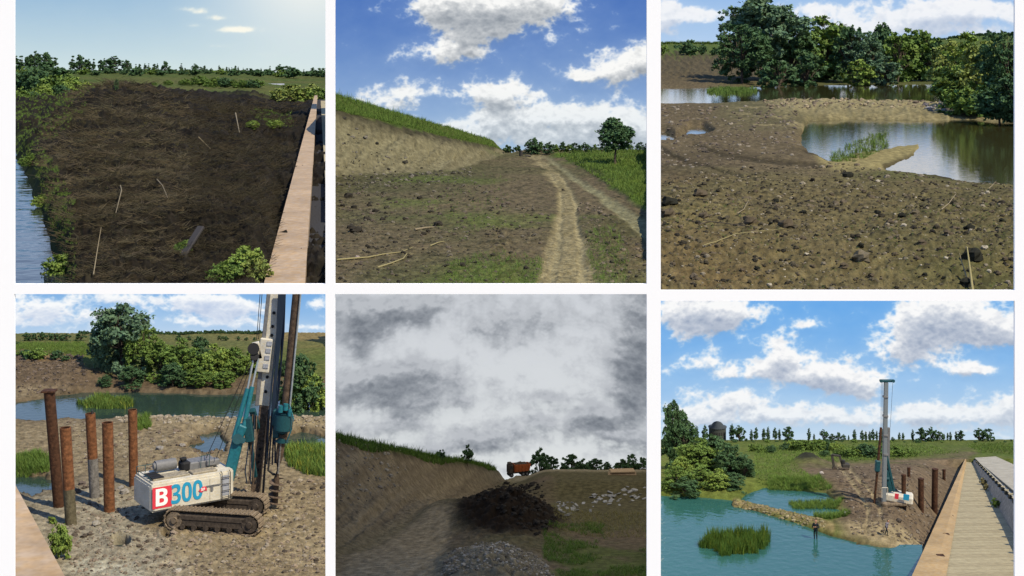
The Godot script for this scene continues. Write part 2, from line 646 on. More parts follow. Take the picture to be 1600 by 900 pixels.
func shape2(u: float, r: float, d: float) -> Array:
	var y := base2(d)
	var a := nf(u, d, 0.3)
	var b := nb(u, d, 0.35)
	var toe := pw(u, [[480, 322], [640, 338], [705, 350], [742, 376], [775, 415], [800, 440], [830, 470]]) + a * 5.0
	var run := 34.0
	var crow := pw(u, [[480, 156], [525, 170], [600, 190], [700, 214], [760, 226], [800, 238], [830, 246]]) + nf(u, 100.0, 0.9) * 3.0
	var top := EYE - (crow - ROW) * (toe + run) / F
	var t: float = clampf((d - toe) / run, 0.0, 1.0)
	var tt: float = t * t * (3.0 - 2.0 * t) * 0.45 + t * 0.55
	var grassy := pw(u, [[480, 3.2], [525, 2.7], [600, 2.2], [700, 1.6], [760, 0.8], [800, 0.2]])
	# runnels down the cut face
	var x := (u - 800.0) * d / F
	var groove := noise_b.get_noise_2d(x * 0.30 - t * 3.4, t * 1.3) * 1.0 + noise_b.get_noise_2d(x * 0.9 - t * 8.0, t * 2.4) * 0.55 + nb(u, d, 0.5, 3.0) * 0.5
	var sm := nb(u, d, 1.1, 60.0)
	y += a * 0.35 + b * 0.26 + sm * 0.20
	var p := Vector2(u, r)
	var road := ss(3.0, -7.0, pdist(p, q2_road) + a * 12.0)
	var track := ss(2.5, -5.0, pdist(p, q2_track) + a * 4.0)
	var field := ss(4.0, -6.0, pdist(p, q2_field) + a * 10.0)
	# two wheel ruts along the road
	var rut := 0.0
	if road > 0.0:
		var cu := pw(r, [[244, 836], [270, 866], [300, 886], [330, 889], [380, 888], [460, 885]])
		var half := pw(r, [[244, 5], [300, 9], [460, 27]])
		rut = ss(0.42, 0.12, absf(absf(u - cu + a * 8.0) / half - 1.0)) * road
	y -= maxf(road, track) * 0.25 + rut * 0.16
	y += field * (0.8 + a * 1.2)
	# ruts left by crawler tracks
	if r > 330.0 and u > 700.0 and u < 1010.0:
		var lane: float = maxf(ss(30.0, 12.0, absf(u - 785.0 - (r - 380.0) * 0.05)), ss(30.0, 14.0, absf(u - 968.0 - (r - 380.0) * 0.35)))
		y += lane * sin(d * 4.6 + a * 3.0) * 0.16 * ss(330.0, 352.0, r) * (1.0 - road)
	if d > toe:
		y = lerpf(y, top + grassy * ss(0.0, 14.0, d - toe - run) - maxf(0.0, d - toe - run - 14.0) * 0.075 + a * 0.3, tt) + groove * sin(t * PI) * 0.95
	var olive := Color(0.150, 0.140, 0.088)
	var brown := Color(0.215, 0.168, 0.130)
	var c := mixc(olive, brown, ss(-0.25, 0.35, nf(u, d, 0.09, 9.0) + ss(700.0, 840.0, u) * 0.35 + ss(600.0, 520.0, u) * 0.25 * ss(330.0, 400.0, r)))
	c = mixc(c, Color(0.08, 0.074, 0.054), ss(0.16, 0.55, b))
	c = mixc(c, Color(0.26, 0.22, 0.15), ss(0.2, 0.5, sm) * 0.6)
	c = mixc(c, Color(0.16, 0.20, 0.07), ss(0.05, 0.45, nf(u, d, 0.12, 33.0)) * 0.75 * ss(560.0, 640.0, u))
	c = mixc(c, Color(0.17, 0.20, 0.075), ss(405.0, 450.0, r + a * 40.0) * ss(640.0, 720.0, u) * 0.8)
	c = mixc(c, Color(0.44, 0.36, 0.26) * (0.95 + b * 0.3), road)
	c = mixc(c, Color(0.30, 0.245, 0.165), road * (1.0 - rut) * ss(-0.1, 0.3, sm + a) * 0.8)
	c = mixc(c, Color(0.50, 0.42, 0.31), rut * 0.6)
	c = mixc(c, Color(0.36, 0.33, 0.25) * (0.95 + b * 0.25), track)
	c = mixc(c, mixc(Color(0.12, 0.20, 0.035), Color(0.17, 0.22, 0.06), 0.5 + a), field)
	if d > toe - 4.0:
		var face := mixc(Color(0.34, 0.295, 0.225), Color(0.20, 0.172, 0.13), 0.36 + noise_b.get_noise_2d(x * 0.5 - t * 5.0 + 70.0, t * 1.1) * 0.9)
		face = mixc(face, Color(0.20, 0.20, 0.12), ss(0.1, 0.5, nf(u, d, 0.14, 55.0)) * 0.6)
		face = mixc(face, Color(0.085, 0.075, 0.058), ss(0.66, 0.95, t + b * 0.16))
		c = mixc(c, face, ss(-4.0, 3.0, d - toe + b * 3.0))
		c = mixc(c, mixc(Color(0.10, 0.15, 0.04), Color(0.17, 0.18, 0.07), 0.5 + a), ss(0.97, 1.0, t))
	return [y, c]

func shape3(u: float, r: float, d: float) -> Array:
	var a := nf(u, d, 0.3)
	var b := nb(u, d, 0.30)
	var p := Vector2(u, r)
	var wob := a * 7.0 * clampf((r - 100.0) / 200.0, 0.15, 1.0)
	var w1 := pdist(p, q3_upper) + wob * 0.5
	var w2 := pdist(p, q3_pond) + wob
	var w3 := pdist(p, q3_puddle) + a * 3.0
	var s: float = minf(w1, w2)
	var fore := ss(255.0, 330.0, r + (1250.0 - u) * 0.03)
	var y := 0.25 + ss(0.0, 20.0, s) * 0.7 + fore * 1.2 + a * 0.45 * (0.4 + fore) + b * (0.16 + 0.26 * fore)
	var sm := nb(u, d, 1.0, 31.0)
	y += sm * 0.24 * (0.35 + fore)
	# wheel tracks in the mud
	var wt: float = minf(ldist(p, poly([1030, 238, 1075, 262, 1100, 268, 1180, 300])), ldist(p, poly([1085, 232, 1130, 248, 1200, 258, 1290, 268])))
	y -= ss(5.0, 1.0, wt + a * 4.0) * 0.45
	# sand bank between the two waters
	var bank := ss(26.0, 4.0, absf(r - 168.0 - a * 3.0)) * ss(1180.0, 1230.0, u) * ss(1545.0, 1500.0, u)
	y += bank * (1.2 + b * 0.9)
	# far side: bare bank at the left, then a green rise
	var far := ss(137.0, 122.0, r)
	y += far * ss(1300.0, 1100.0, u) * (3.0 + b * 1.4)
	y += ss(800.0, 1550.0, d) * (14.0 + ss(1350.0, 1560.0, u) * 12.0)
	y -= ss(172.0, 147.0, d) * 3.6 + ss(1031.0, 1013.0, u) * minf((d - 140.0) * 0.045 + 3.0, 16.0)
	var spit := ss(26.0, 8.0, pdist(p, poly([1300, 243, 1360, 236, 1430, 222, 1415, 236, 1370, 248, 1310, 252])) + a * 8.0) * ss(262.0, 250.0, r)
	y = lerpf(y, -0.36 + b * 0.16 + sm * 0.10, spit)
	var k := ss(3.5, -5.0, s)
	y = lerpf(y, -3.0, k)
	y = lerpf(y, -0.9, ss(5.0, -1.0, w3))
	var soil := mixc(Color(0.225, 0.180, 0.115), Color(0.155, 0.145, 0.080), ss(-0.2, 0.3, nf(u, d, 0.07, 70.0)))
	soil = mixc(soil, Color(0.28, 0.225, 0.13), ss(0.1, 0.5, nf(u, d, 0.2, 12.0)) * fore)
	soil = mixc(soil, Color(0.085, 0.072, 0.048), ss(0.20, 0.6, b))
	var mud := mixc(Color(0.25, 0.19, 0.145), Color(0.17, 0.13, 0.10), 0.5 + a * 1.2)
	mud = mixc(mud, Color(0.085, 0.068, 0.052), maxf(ss(6.0, 1.5, wt + a * 4.0) * 0.8, ss(0.12, 0.4, nf(u, d, 0.16, 200.0)) * 0.5))
	mud = mixc(mud, Color(0.30, 0.235, 0.17), ss(0.15, 0.45, sm + a * 0.4) * 0.5)
	soil = mixc(soil, Color(0.30, 0.25, 0.155), ss(0.25, 0.55, sm) * 0.7)
	soil = mixc(soil, Color(0.24, 0.165, 0.105), ss(0.05, 0.35, nf(u, d, 0.06, 90.0)) * ss(1330.0, 1150.0, u) * 0.6)
	soil = mixc(soil, Color(0.15, 0.165, 0.07), ss(0.0, 0.4, nf(u, d, 0.05, 130.0) + 0.1) * ss(1250.0, 1400.0, u) * 0.65)
	var c := mixc(mud, soil, ss(262.0, 300.0, r + a * 24.0 + (u - 1200.0) * 0.05))
	c = mixc(c, Color(0.19, 0.165, 0.11), ss(220.0, 175.0, r + a * 30.0) * ss(1090.0, 1150.0, u))
	c = mixc(c, Color(0.46, 0.38, 0.26) * (0.95 + b * 0.5), max(bank, ss(0.02, 0.3, a + b * 0.3) * ss(218.0, 200.0, r) * ss(150.0, 165.0, r) * ss(1120.0, 1180.0, u) * 0.8))
	c = mixc(c, Color(0.44, 0.36, 0.21), ss(34.0, 18.0, pdist(p, poly([1300, 243, 1360, 236, 1430, 222, 1415, 236, 1370, 248, 1310, 252]))) * ss(210.0, 216.0, r))
	c = mixc(c, Color(0.07, 0.055, 0.042), ss(9.0, 2.0, s) * ss(225.0, 245.0, r) * 0.8)
	c = mixc(c, mixc(Color(0.21, 0.165, 0.125), Color(0.12, 0.098, 0.078), 0.5 + b), far * ss(1300.0, 1200.0, u))
	c = mixc(c, Color(0.10, 0.15, 0.045), far * ss(1200.0, 1300.0, u))
	c = mixc(c, mixc(Color(0.13, 0.20, 0.06), Color(0.17, 0.21, 0.075), 0.5 + a), ss(112.0, 104.0, r + b * 8.0))
	return [y, c]

func shape4(u: float, r: float, d: float) -> Array:
	var a := nf(u, d, 1.3)
	var b := nb(u, d, 1.5)
	var p := Vector2(u, r)
	var s := pdist(p, q4_river) + a * 6.0
	for q in q4_pools:
		s = minf(s, pdist(p, q) + a * 16.0 + b * 5.0)
	var y := base4(d) + 0.12 + ss(0.0, 22.0, s) * 0.22 + a * 0.14 + b * 0.05
	var sm := nb(u, d, 4.5, 17.0)
	y += sm * 0.055
	# crawler ruts across the site
	var ru: float = minf(ldist(p, poly([420, 850, 360, 858, 300, 880, 240, 905])), ldist(p, poly([440, 825, 470, 812, 520, 806])))
	y -= ss(13.0, 4.0, ru + a * 5.0) * 0.09
	y += ss(12.0, 2.0, absf(r - 665.0 - a * 4.0)) * ss(150.0, 260.0, u) * 0.25
	# far left bank rises from the water
	y += ss(622.0, 590.0, r) * ss(535.0, 575.0, r) * ss(190.0, 120.0, u) * (0.75 + b * 0.12)
	y -= ss(119.0, 135.0, d) * 0.15
	y = lerpf(y, -1.0, ss(3.0, -6.0, s))
	# two bored holes
	for h in [[188.0, 858.0, 15.0], [261.0, 845.0, 9.0]]:
		var e := Vector2((u - h[0]) / h[2], (r - h[1]) / (h[2] * 0.62)).length()
		y -= ss(1.1, 0.75, e) * 1.1
		y += ss(2.2, 1.2, e) * ss(0.8, 1.15, e) * 0.12
	var c := mixc(Color(0.43, 0.36, 0.26), Color(0.32, 0.262, 0.185), 0.5 + a * 1.1)
	c = mixc(c, Color(0.44, 0.41, 0.355), ss(260.0, 190.0, u + a * 60.0 - (r - 800.0) * 0.5) * ss(735.0, 775.0, r) * 0.9)
	c = mixc(c, Color(0.55, 0.54, 0.48), ss(0.10, 0.40, nf(u, d, 1.1, 80.0) + 0.12) * ss(235.0, 205.0, u) * ss(825.0, 860.0, r) * ss(90.0, 130.0, u))
	c = mixc(c, Color(0.33, 0.27, 0.20), ss(690.0, 650.0, r) * ss(610.0, 640.0, r))
	c = mixc(c, Color(0.42, 0.36, 0.26) * (0.95 + b * 0.3), ss(13.0, 4.0, absf(r - 664.0 - a * 4.0)) * ss(180.0, 260.0, u))
	c = mixc(c, Color(0.15, 0.12, 0.09), ss(0.18, 0.55, b) * 0.7)
	c = mixc(c, Color(0.46, 0.40, 0.31), ss(0.2, 0.5, sm) * 0.6)
	c = mixc(c, Color(0.20, 0.155, 0.11), ss(0.05, 0.45, nf(u, d, 0.6, 44.0)) * 0.55)
	c = mixc(c, Color(0.09, 0.07, 0.055), ss(8.0, 1.0, s) * 0.6)
	# beyond the river
	var far := ss(618.0, 608.0, r)
	var bank := mixc(Color(0.24, 0.185, 0.14), Color(0.16, 0.125, 0.095), 0.5 + b)
	bank = mixc(bank, Color(0.36, 0.25, 0.15), ss(0.0, 0.3, nf(u, d, 0.9, 21.0) + 0.1) * ss(592.0, 582.0, r))
	var green := mixc(Color(0.14, 0.20, 0.06), Color(0.20, 0.22, 0.085), 0.5 + a)
	var meadow := mixc(Color(0.27, 0.25, 0.11), Color(0.20, 0.22, 0.09), 0.5 + nf(u, d, 0.35, 5.0) * 1.3)
	var b2 := mixc(bank, green, ss(577.0, 567.0, r + b * 8.0 - ss(90.0, 140.0, u) * 22.0))
	b2 = mixc(b2, meadow, ss(556.0, 545.0, r + a * 10.0))
	b2 = mixc(b2, Color(0.36, 0.29, 0.15), ss(538.0, 534.0, r) * ss(300.0, 460.0, u))
	c = mixc(c, b2, far)
	return [y, c]

func shape5(u: float, r: float, d: float) -> Array:
	var a := nf(u, d, 0.9)
	var b := nb(u, d, 1.1)
	var p := Vector2(u, r)
	var y := base5(d) + a * 0.12 + b * 0.05
	# cut slope at the left
	var toe := pw(u, [[480, 74], [560, 79], [620, 85], [680, 93], [730, 103], [770, 114], [810, 126]]) + a * 1.2
	var run := 17.0
	var crow := pw(u, [[480, 672], [525, 684], [600, 700], [680, 714], [740, 724], [790, 738], [830, 752]]) + nf(u, 60.0, 1.4) * 2.5
	var top := EYE - (crow - ROW) * (toe + run) / F
	var t: float = clampf((d - toe) / run, 0.0, 1.0)
	var x := (u - 800.0) * d / F
	var groove := noise_b.get_noise_2d(x * 0.7 - t * 3.0, t * 1.2) + nb(u, d, 1.3, 3.0) * 0.5
	var road := ss(6.0, -16.0, pdist(p, q5_road) + a * 14.0)
	y -= road * 0.12
	# heaps: dark earth, then gravel in front of it
	var m1 := Vector2((u - 798.0) / 80.0, (d - 89.0) / 7.5)
	var m2 := Vector2((u - 765.0) / 95.0, (d - 70.5) / 7.5)
	var h1 := exp(-m1.length_squared() * 1.2)
	var h2 := exp(-m2.length_squared() * 1.2)
	y += h1 * (2.0 + b * 0.6 + a * 0.4) + h2 * (0.75 + b * 0.35)
	var m3 := Vector2((u - 690.0) / 60.0, (d - 93.0) / 6.0)
	y += exp(-m3.length_squared()) * 0.9
	# raised track to the right of the far end
	y += ss(782.0, 770.0, r) * ss(800.0, 860.0, u) * 0.9 * ss(742.0, 752.0, r)
	if d > toe:
		y = lerpf(y, top - maxf(0.0, d - toe - run) * 0.33, t) + groove * sin(t * PI) * 0.32
	var c := mixc(Color(0.215, 0.168, 0.130), Color(0.150, 0.140, 0.088), 0.5 + a)
	c = mixc(c, Color(0.44, 0.36, 0.26) * (0.95 + b * 0.4), road)
	c = mixc(c, Color(0.14, 0.165, 0.065), ss(0.0, 0.3, a + 0.15) * ss(850.0, 900.0, u + (r - 850.0) * 0.6) * ss(815.0, 850.0, r))
	c = mixc(c, Color(0.16, 0.145, 0.085), ss(850.0, 880.0, u) * ss(830.0, 815.0, r))
	c = mixc(c, Color(0.26, 0.235, 0.19) * (0.9 + b * 0.6), ss(0.22, 0.45, h2))
	c = mixc(c, Color(0.028, 0.023, 0.019), ss(0.12, 0.35, h1))
	c = mixc(c, Color(0.40, 0.35, 0.27), ss(758.0, 752.0, r) * ss(740.0, 746.0, r) * ss(770.0, 820.0, u))
	if d > toe - 2.0:
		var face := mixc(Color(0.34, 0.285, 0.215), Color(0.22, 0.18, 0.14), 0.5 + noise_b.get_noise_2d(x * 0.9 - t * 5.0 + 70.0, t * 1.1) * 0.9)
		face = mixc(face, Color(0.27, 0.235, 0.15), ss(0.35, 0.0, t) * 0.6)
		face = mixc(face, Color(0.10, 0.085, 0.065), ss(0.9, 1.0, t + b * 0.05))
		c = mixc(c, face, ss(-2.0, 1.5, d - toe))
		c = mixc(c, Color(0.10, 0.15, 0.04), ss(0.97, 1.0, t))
	return [y, c]

func shape6(u: float, r: float, d: float) -> Array:
	var a := nf(u, d, 1.3)
	var b := nb(u, d, 1.6)
	var p := Vector2(u, r)
	var w1 := pdist(p, q6_river) + a * 4.0
	var w2 := pdist(p, q6_pond) + a * 4.0
	var s: float = minf(w1, w2)
	var y := base6(d) + 0.02 + ss(0.0, 14.0, s) * 0.22 + a * 0.10 + b * 0.04
	y = lerpf(y, -1.1, ss(3.0, -5.0, s))
	var dam := ss(9.0, 3.0, ldist(p, poly([1148, 786, 1200, 797, 1250, 811, 1300, 830])) + a * 4.0)
	y = maxf(y, lerpf(y, 0.10 + b * 0.08, dam))
	var bare := ss(12.0, -14.0, pdist(p, poly([1236, 738, 1262, 726, 1330, 727, 1440, 720, 1520, 712, 1500, 790, 1460, 870, 1400, 862, 1330, 845, 1290, 826, 1308, 806, 1316, 792, 1284, 764, 1262, 750])) + a * 14.0)
	var road := ss(5.0, 1.0, absf(ldist(p, q6_road) - 9.0 * (0.45 + (r - 735.0) / 110.0)) + a * 3.0)
	y -= road * 0.08 * bare
	var heap := exp(-pow((u - 1262.0) / 22.0, 2.0) - pow((r - 729.0) / 5.0, 2.0))
	y += heap * 0.7
	var bu := lerpf(1428.0, 1506.0, clampf((1.0 / 64.0 - 1.0 / d) / (1.0 / 64.0 - 1.0 / 104.0), 0.0, 1.0))
	var by := lerpf(1.4, -4.5, (d - 62.0) / 42.0) - 0.55
	if d < 104.0:
		y = lerpf(y, minf(y, by), ss(bu - 70.0, bu + 2.0, u))
		y -= ss(bu + 4.0, bu + 16.0, u) * 0.9
	var c := mixc(Color(0.15, 0.22, 0.055), Color(0.20, 0.24, 0.075), 0.5 + a)
	c = mixc(c, mixc(Color(0.27, 0.21, 0.16), Color(0.19, 0.15, 0.118), 0.5 + a), bare)
	c = mixc(c, Color(0.46, 0.385, 0.265) * (0.95 + b * 0.3), max(road * bare, ss(815.0, 832.0, r) * ss(1300.0, 1330.0, u) * bare))
	c = mixc(c, Color(0.36, 0.30, 0.17) * (0.9 + b * 0.5), dam)
	c = mixc(c, Color(0.10, 0.075, 0.045), ss(5.0, 0.5, s) * 0.5 * ss(820.0, 835.0, r))
	c = mixc(c, Color(0.06, 0.065, 0.05), ss(0.3, 0.7, heap))
	return [y, c]

func make_lands() -> void:
	q1_river = poly([-120, 205, 10, 222, 24, 238, 40, 270, 54, 300, 74, 350, 92, 400, 104, 470, -120, 470])
	q2_road = poly([826, 244, 852, 270, 870, 300, 870, 330, 858, 380, 832, 460, 940, 460, 920, 385, 906, 340, 906, 312, 882, 276, 846, 244])
	q2_track = poly([846, 244, 890, 279, 940, 316, 985, 356, 1030, 400, 1030, 352, 1000, 338, 960, 310, 905, 278, 862, 246])
	q2_field = poly([862, 240, 905, 262, 950, 290, 985, 312, 1040, 350, 1040, 236])
	q3_upper = poly([900, 141, 1110, 136, 1200, 133, 1480, 131, 1700, 140, 1700, 176, 1520, 168, 1440, 161, 1300, 158, 1190, 156, 1090, 160, 900, 158])
	q3_pond = poly([1256, 196, 1264, 187, 1330, 183, 1440, 184, 1520, 184, 1600, 190, 1720, 195, 1720, 306, 1600, 291, 1500, 281, 1440, 275, 1388, 266, 1384, 260, 1420, 246, 1440, 226, 1436, 219, 1400, 223, 1350, 233, 1296, 245, 1262, 238, 1252, 216])
	q3_puddle = poly([1000, 203, 1040, 204, 1056, 212, 1070, 206, 1080, 197, 1098, 197, 1112, 206, 1098, 212, 1075, 212, 1050, 219, 1000, 219])
	q4_river = poly([-60, 634, 60, 627, 130, 614, 190, 613, 300, 614, 600, 610, 600, 652, 420, 656, 300, 656, 200, 650, 120, 651, 60, 652, -60, 656])
	q4_pools = [poly([296, 694, 340, 680, 352, 690, 352, 708, 322, 714, 292, 704]), poly([428, 684, 470, 674, 530, 690, 530, 706, 450, 704]), poly([-20, 744, 70, 740, 92, 756, 84, 768, -20, 780])]
	q5_road = poly([420, 900, 520, 850, 590, 812, 640, 800, 690, 806, 720, 822, 700, 850, 690, 900, 690, 930, 420, 930])
	q6_river = poly([900, 940, 900, 776, 1080, 776, 1150, 782, 1196, 801, 1262, 821, 1300, 838, 1370, 854, 1460, 862, 1500, 940])
	q6_road = poly([1316, 733, 1326, 744, 1342, 764, 1358, 784, 1366, 800, 1366, 832])
	q6_pond = poly([1158, 781, 1168, 771, 1196, 763, 1232, 768, 1290, 770, 1306, 784, 1270, 789, 1310, 797, 1318, 806, 1290, 812, 1236, 799, 1196, 791])
	land("p1", -60, 522, 147, 1500, 250, 210, base1, shape1, M.soil_far, "heap of earth and torn brushwood painted dark as if backlit with green fields behind, top left view")
	land("p2", 511, 1026, 147, 460, 260, 230, base2, shape2, M.soil_mid, "graded earth with a pale dirt road under a cut slope, top middle view")
	land("p3", 1012, 1720, 147, 1600, 300, 260, base3, shape3, M.soil_mid, "clod strewn river bank with ponds behind, top right view")
	land("p4", -60, 522, 62, 139, 300, 260, base4, shape4, M.soil_near, "muddy river bank of the piling site, bottom left view")
	land("p5", 511, 1026, 62, 134, 260, 220, base5, shape5, M.soil_near, "dirt road under a cut slope with earth heaps, bottom middle view")
	land("p6", 1012, 1720, 62, 140, 300, 240, base6, shape6, M.soil_near, "green river meadow and bare building ground, bottom right view")

func sheet(called: String, key_y: float, c0: float, c1: float, d0: float, d1: float, m: Material, label: String, d2 := 0.0, c2 := 0.0) -> void:
	var b := MB.new()
	if d2 > 0.0:
		# a narrower upstream reach beyond the near one
		b.quad(Vector3((c0 - 800) * d1 / F, key_y, -d1), Vector3((c2 - 800) * d1 / F, key_y, -d1), Vector3((c2 - 800) * d2 / F, key_y, -d2), Vector3((c0 - 800) * d2 / F, key_y, -d2), Vector3.UP)
	var n := 12
	for i in n:
		var da := 1.0 / lerpf(1.0 / d0, 1.0 / d1, float(i) / n)
		var db := 1.0 / lerpf(1.0 / d0, 1.0 / d1, float(i + 1) / n)
		b.quad(Vector3((c0 - 800) * da / F, key_y, -da), Vector3((c1 - 800) * da / F, key_y, -da), Vector3((c1 - 800) * db / F, key_y, -db), Vector3((c0 - 800) * db / F, key_y, -db), Vector3.UP)
	setting(called, b.mesh(), m, label)

func make_waters() -> void:
	sheet("river", -1.9, -60, 130, 146, 420, M.water_far, "dark river along the left edge of the heap, top left view")
	sheet("river", -0.55, 1031, 1720, 190, 860, M.water_still, "calm brown pond and channel mirroring trees, top right view")
	sheet("river", -0.05, -60, 522, 66, 112, M.water_green, "river and pools at the piling site, bottom left view")
	sheet("river", -0.06, 1012, 1441, 62, 73.0, M.water_near, "blue rippled river, bottom right view", 83.1, 1338.0)

func make_skies() -> void:
	# top left: pale clear evening air with a few small clouds
	var t1 := sky_image(384, 200, -130, 130, -60, 522, Color8(112, 160, 210), Color8(208, 226, 228), 112,
		[[300, 18, 20, 6, 0.55], [325, 28, 22, 6, 0.6], [358, 47, 34, 7, 0.85], [290, 40, 14, 4, 0.4], [330, 72, 16, 3, 0.35], [270, 14, 12, 4, 0.4], [400, 85, 26, 4, 0.2]],
		Color8(255, 252, 236), Color8(226, 226, 220), 61, -0.05, 0.12, 0.2, 0.5, 0.0, [470.0, -40.0, 150.0, 0.85])
	sky_sheet(-60, 545, -130, 130, 1700, t1, "pale hazy blue sky with small clouds, top left view")
	var t2 := sky_image(440, 320, -60, 260, 524, 1014, Color8(62, 104, 182), Color8(172, 200, 226), 246,
		[[700, 5, 75, 30, 0.9], [770, 25, 80, 40, 1.0], [840, 5, 70, 32, 0.9], [690, 85, 60, 22, 0.9], [725, 55, 50, 30, 0.7], [640, 140, 45, 14, 0.7], [600, 160, 50, 18, 0.7], [780, 145, 55, 20, 1.0], [800, 175, 60, 24, 0.8], [960, 110, 60, 22, 0.9], [1000, 85, 40, 24, 1.0], [905, 120, 30, 8, 0.5], [890, 180, 60, 22, 0.8], [970, 185, 50, 22, 0.8], [680, 205, 150, 22, 0.8], [880, 215, 160, 26, 0.9], [1010, 210, 60, 30, 0.8]],
		Color8(250, 250, 248), Color8(142, 150, 160), 77, -0.04, 0.3, 0.3)
	sky_sheet(524, 1014, -60, 262, 480, t2, "deep blue sky with bright cumulus, top middle view")
	var t3 := sky_image(480, 300, -290, 130, 1005, 1740, Color8(70, 132, 214), Color8(186, 212, 240), 90,
		[[1045, 30, 40, 26, 0.8], [1075, 20, 40, 20, 0.6], [1110, 24, 36, 14, 0.8], [1290, 14, 60, 18, 0.9], [1330, 38, 60, 14, 0.7], [1440, 24, 50, 18, 0.9], [1490, 14, 50, 20, 0.9], [1540, 16, 60, 20, 0.8], [1480, 45, 120, 12, 0.7], [1400, -60, 160, 40, 0.8], [1200, -110, 140, 40, 0.7], [1600, -120, 120, 50, 0.8], [1080, -60, 70, 30, 0.6]],
		Color8(252, 250, 250), Color8(178, 190, 212), 91, -0.02, 0.3, 0.25)
	sky_sheet(985, 1740, -290, 132, 1720, t3, "blue summer sky with white clouds, top right view")
	var t4 := sky_image(440, 90, 451, 545, -60, 524, Color8(112, 168, 226), Color8(188, 212, 236), 522,
		[[60, 482, 60, 16, 0.6], [110, 495, 80, 12, 0.55], [40, 505, 60, 10, 0.5], [190, 470, 60, 12, 0.5], [290, 482, 60, 16, 0.9], [350, 490, 50, 14, 0.8], [330, 470, 40, 10, 0.6], [390, 480, 30, 12, 0.6], [300, 505, 120, 8, 0.5], [500, 470, 20, 8, 0.6], [490, 503, 30, 6, 0.6]],
		Color8(248, 250, 252), Color8(176, 194, 224), 103, 0.02, 0.3, 0.3)
	sky_sheet(-60, 534, 446, 545, 145, t4, "light blue sky with low white clouds, bottom left view")
	var t5 := sky_image(440, 300, 452, 758, 524, 1014, Color8(208, 212, 218), Color8(224, 228, 228), 740,
		[[585, 485, 90, 26, 1.0], [570, 520, 30, 30, 0.8], [660, 480, 40, 20, 0.6], [1010, 500, 60, 60, 1.0], [990, 560, 40, 40, 1.2], [985, 610, 30, 30, 0.9], [600, 600, 110, 26, 0.9], [660, 630, 70, 18, 0.7], [640, 575, 60, 16, 0.7], [800, 500, 110, 40, 0.6], [930, 640, 50, 12, 1.0], [850, 620, 60, 10, 0.7], [760, 680, 90, 16, 0.8], [860, 660, 70, 14, 0.8], [980, 670, 60, 12, 0.9], [600, 660, 90, 14, 0.8], [700, 700, 100, 12, 0.6]],
		Color8(186, 190, 196), Color8(100, 107, 117), 117, 0.16, 0.35, 0.0, 1.0, 0.14)
	overcast_and_sun_block(t5)
	var t6 := sky_image(480, 200, 461, 715, 1005, 1740, Color8(96, 164, 232), Color8(200, 220, 238), 690,
		[[1090, 500, 60, 30, 1.0], [1060, 480, 50, 26, 0.8], [1140, 490, 40, 20, 0.6], [1250, 510, 26, 8, 0.7], [1080, 560, 50, 16, 0.8], [1150, 580, 60, 16, 0.8], [1210, 560, 30, 26, 1.0], [1300, 590, 60, 26, 1.0], [1340, 610, 50, 18, 0.9], [1250, 590, 50, 18, 0.7], [1430, 520, 50, 40, 1.1], [1480, 500, 60, 36, 1.1], [1550, 520, 60, 34, 1.2], [1400, 555, 50, 22, 0.9], [1510, 577, 44, 12, 0.9], [1120, 620, 70, 20, 0.8], [1460, 650, 60, 18, 0.8], [1570, 640, 60, 34, 0.9], [1200, 645, 120, 16, 0.7], [1330, 655, 120, 16, 0.7], [1060, 650, 60, 16, 0.7]],
		Color8(250, 250, 250), Color8(150, 164, 188), 131, 0.0, 0.3, 0.35)
	sky_sheet(1014, 1740, 455, 715, 146, t6, "bright blue sky with cumulus, bottom right view")

func overcast_and_sun_block(tex: Texture2D) -> void:
	# the overcast of the bottom middle view stands behind the land; added unseen sheets overhead and beside block the sun and glow as fill
	sky_sheet(524, 1014, 446, 758, 133, tex, "grey overcast sky, bottom middle view")
	var m := StandardMaterial3D.new()
	m.resource_name = "added_overcast_fill"
	m.albedo_color = lin(0.4, 0.4, 0.42)
	m.roughness = 1.0
	m.metallic_specular = 0.0
	m.emission_enabled = true
	m.emission = Color8(160, 157, 152)
	m.emission_energy_multiplier = 1.75
	var b := MB.new()
	var n := 10
	for i in n:
		var da := lerpf(47.0, 132.0, float(i) / n)
		var db := lerpf(47.0, 132.0, float(i + 1) / n)
		var e := []
		for dd in [da, db]:
			var ya: float = EYE - (456.0 - ROW) * dd / F
			e.append(Vector3((516.0 - 800.0) * dd / F + maxf(ya, 0.0) * 0.555, ya, -dd))
			e.append(Vector3((1021.0 - 800.0) * dd / F, ya, -dd))
			e.append(Vector3((1021.0 - 800.0) * dd / F, base5(dd) - 1.0, -dd))
		b.quad(e[0], e[1], e[4], e[3], Vector3.DOWN)
		b.quad(e[1], e[2], e[5], e[4], Vector3.LEFT)
	setting("sky", b.mesh(), m, "unseen glowing sun blocker added over and beside the bottom middle view")

# ---------------------------------------------------------------- plants
var crowns := {}

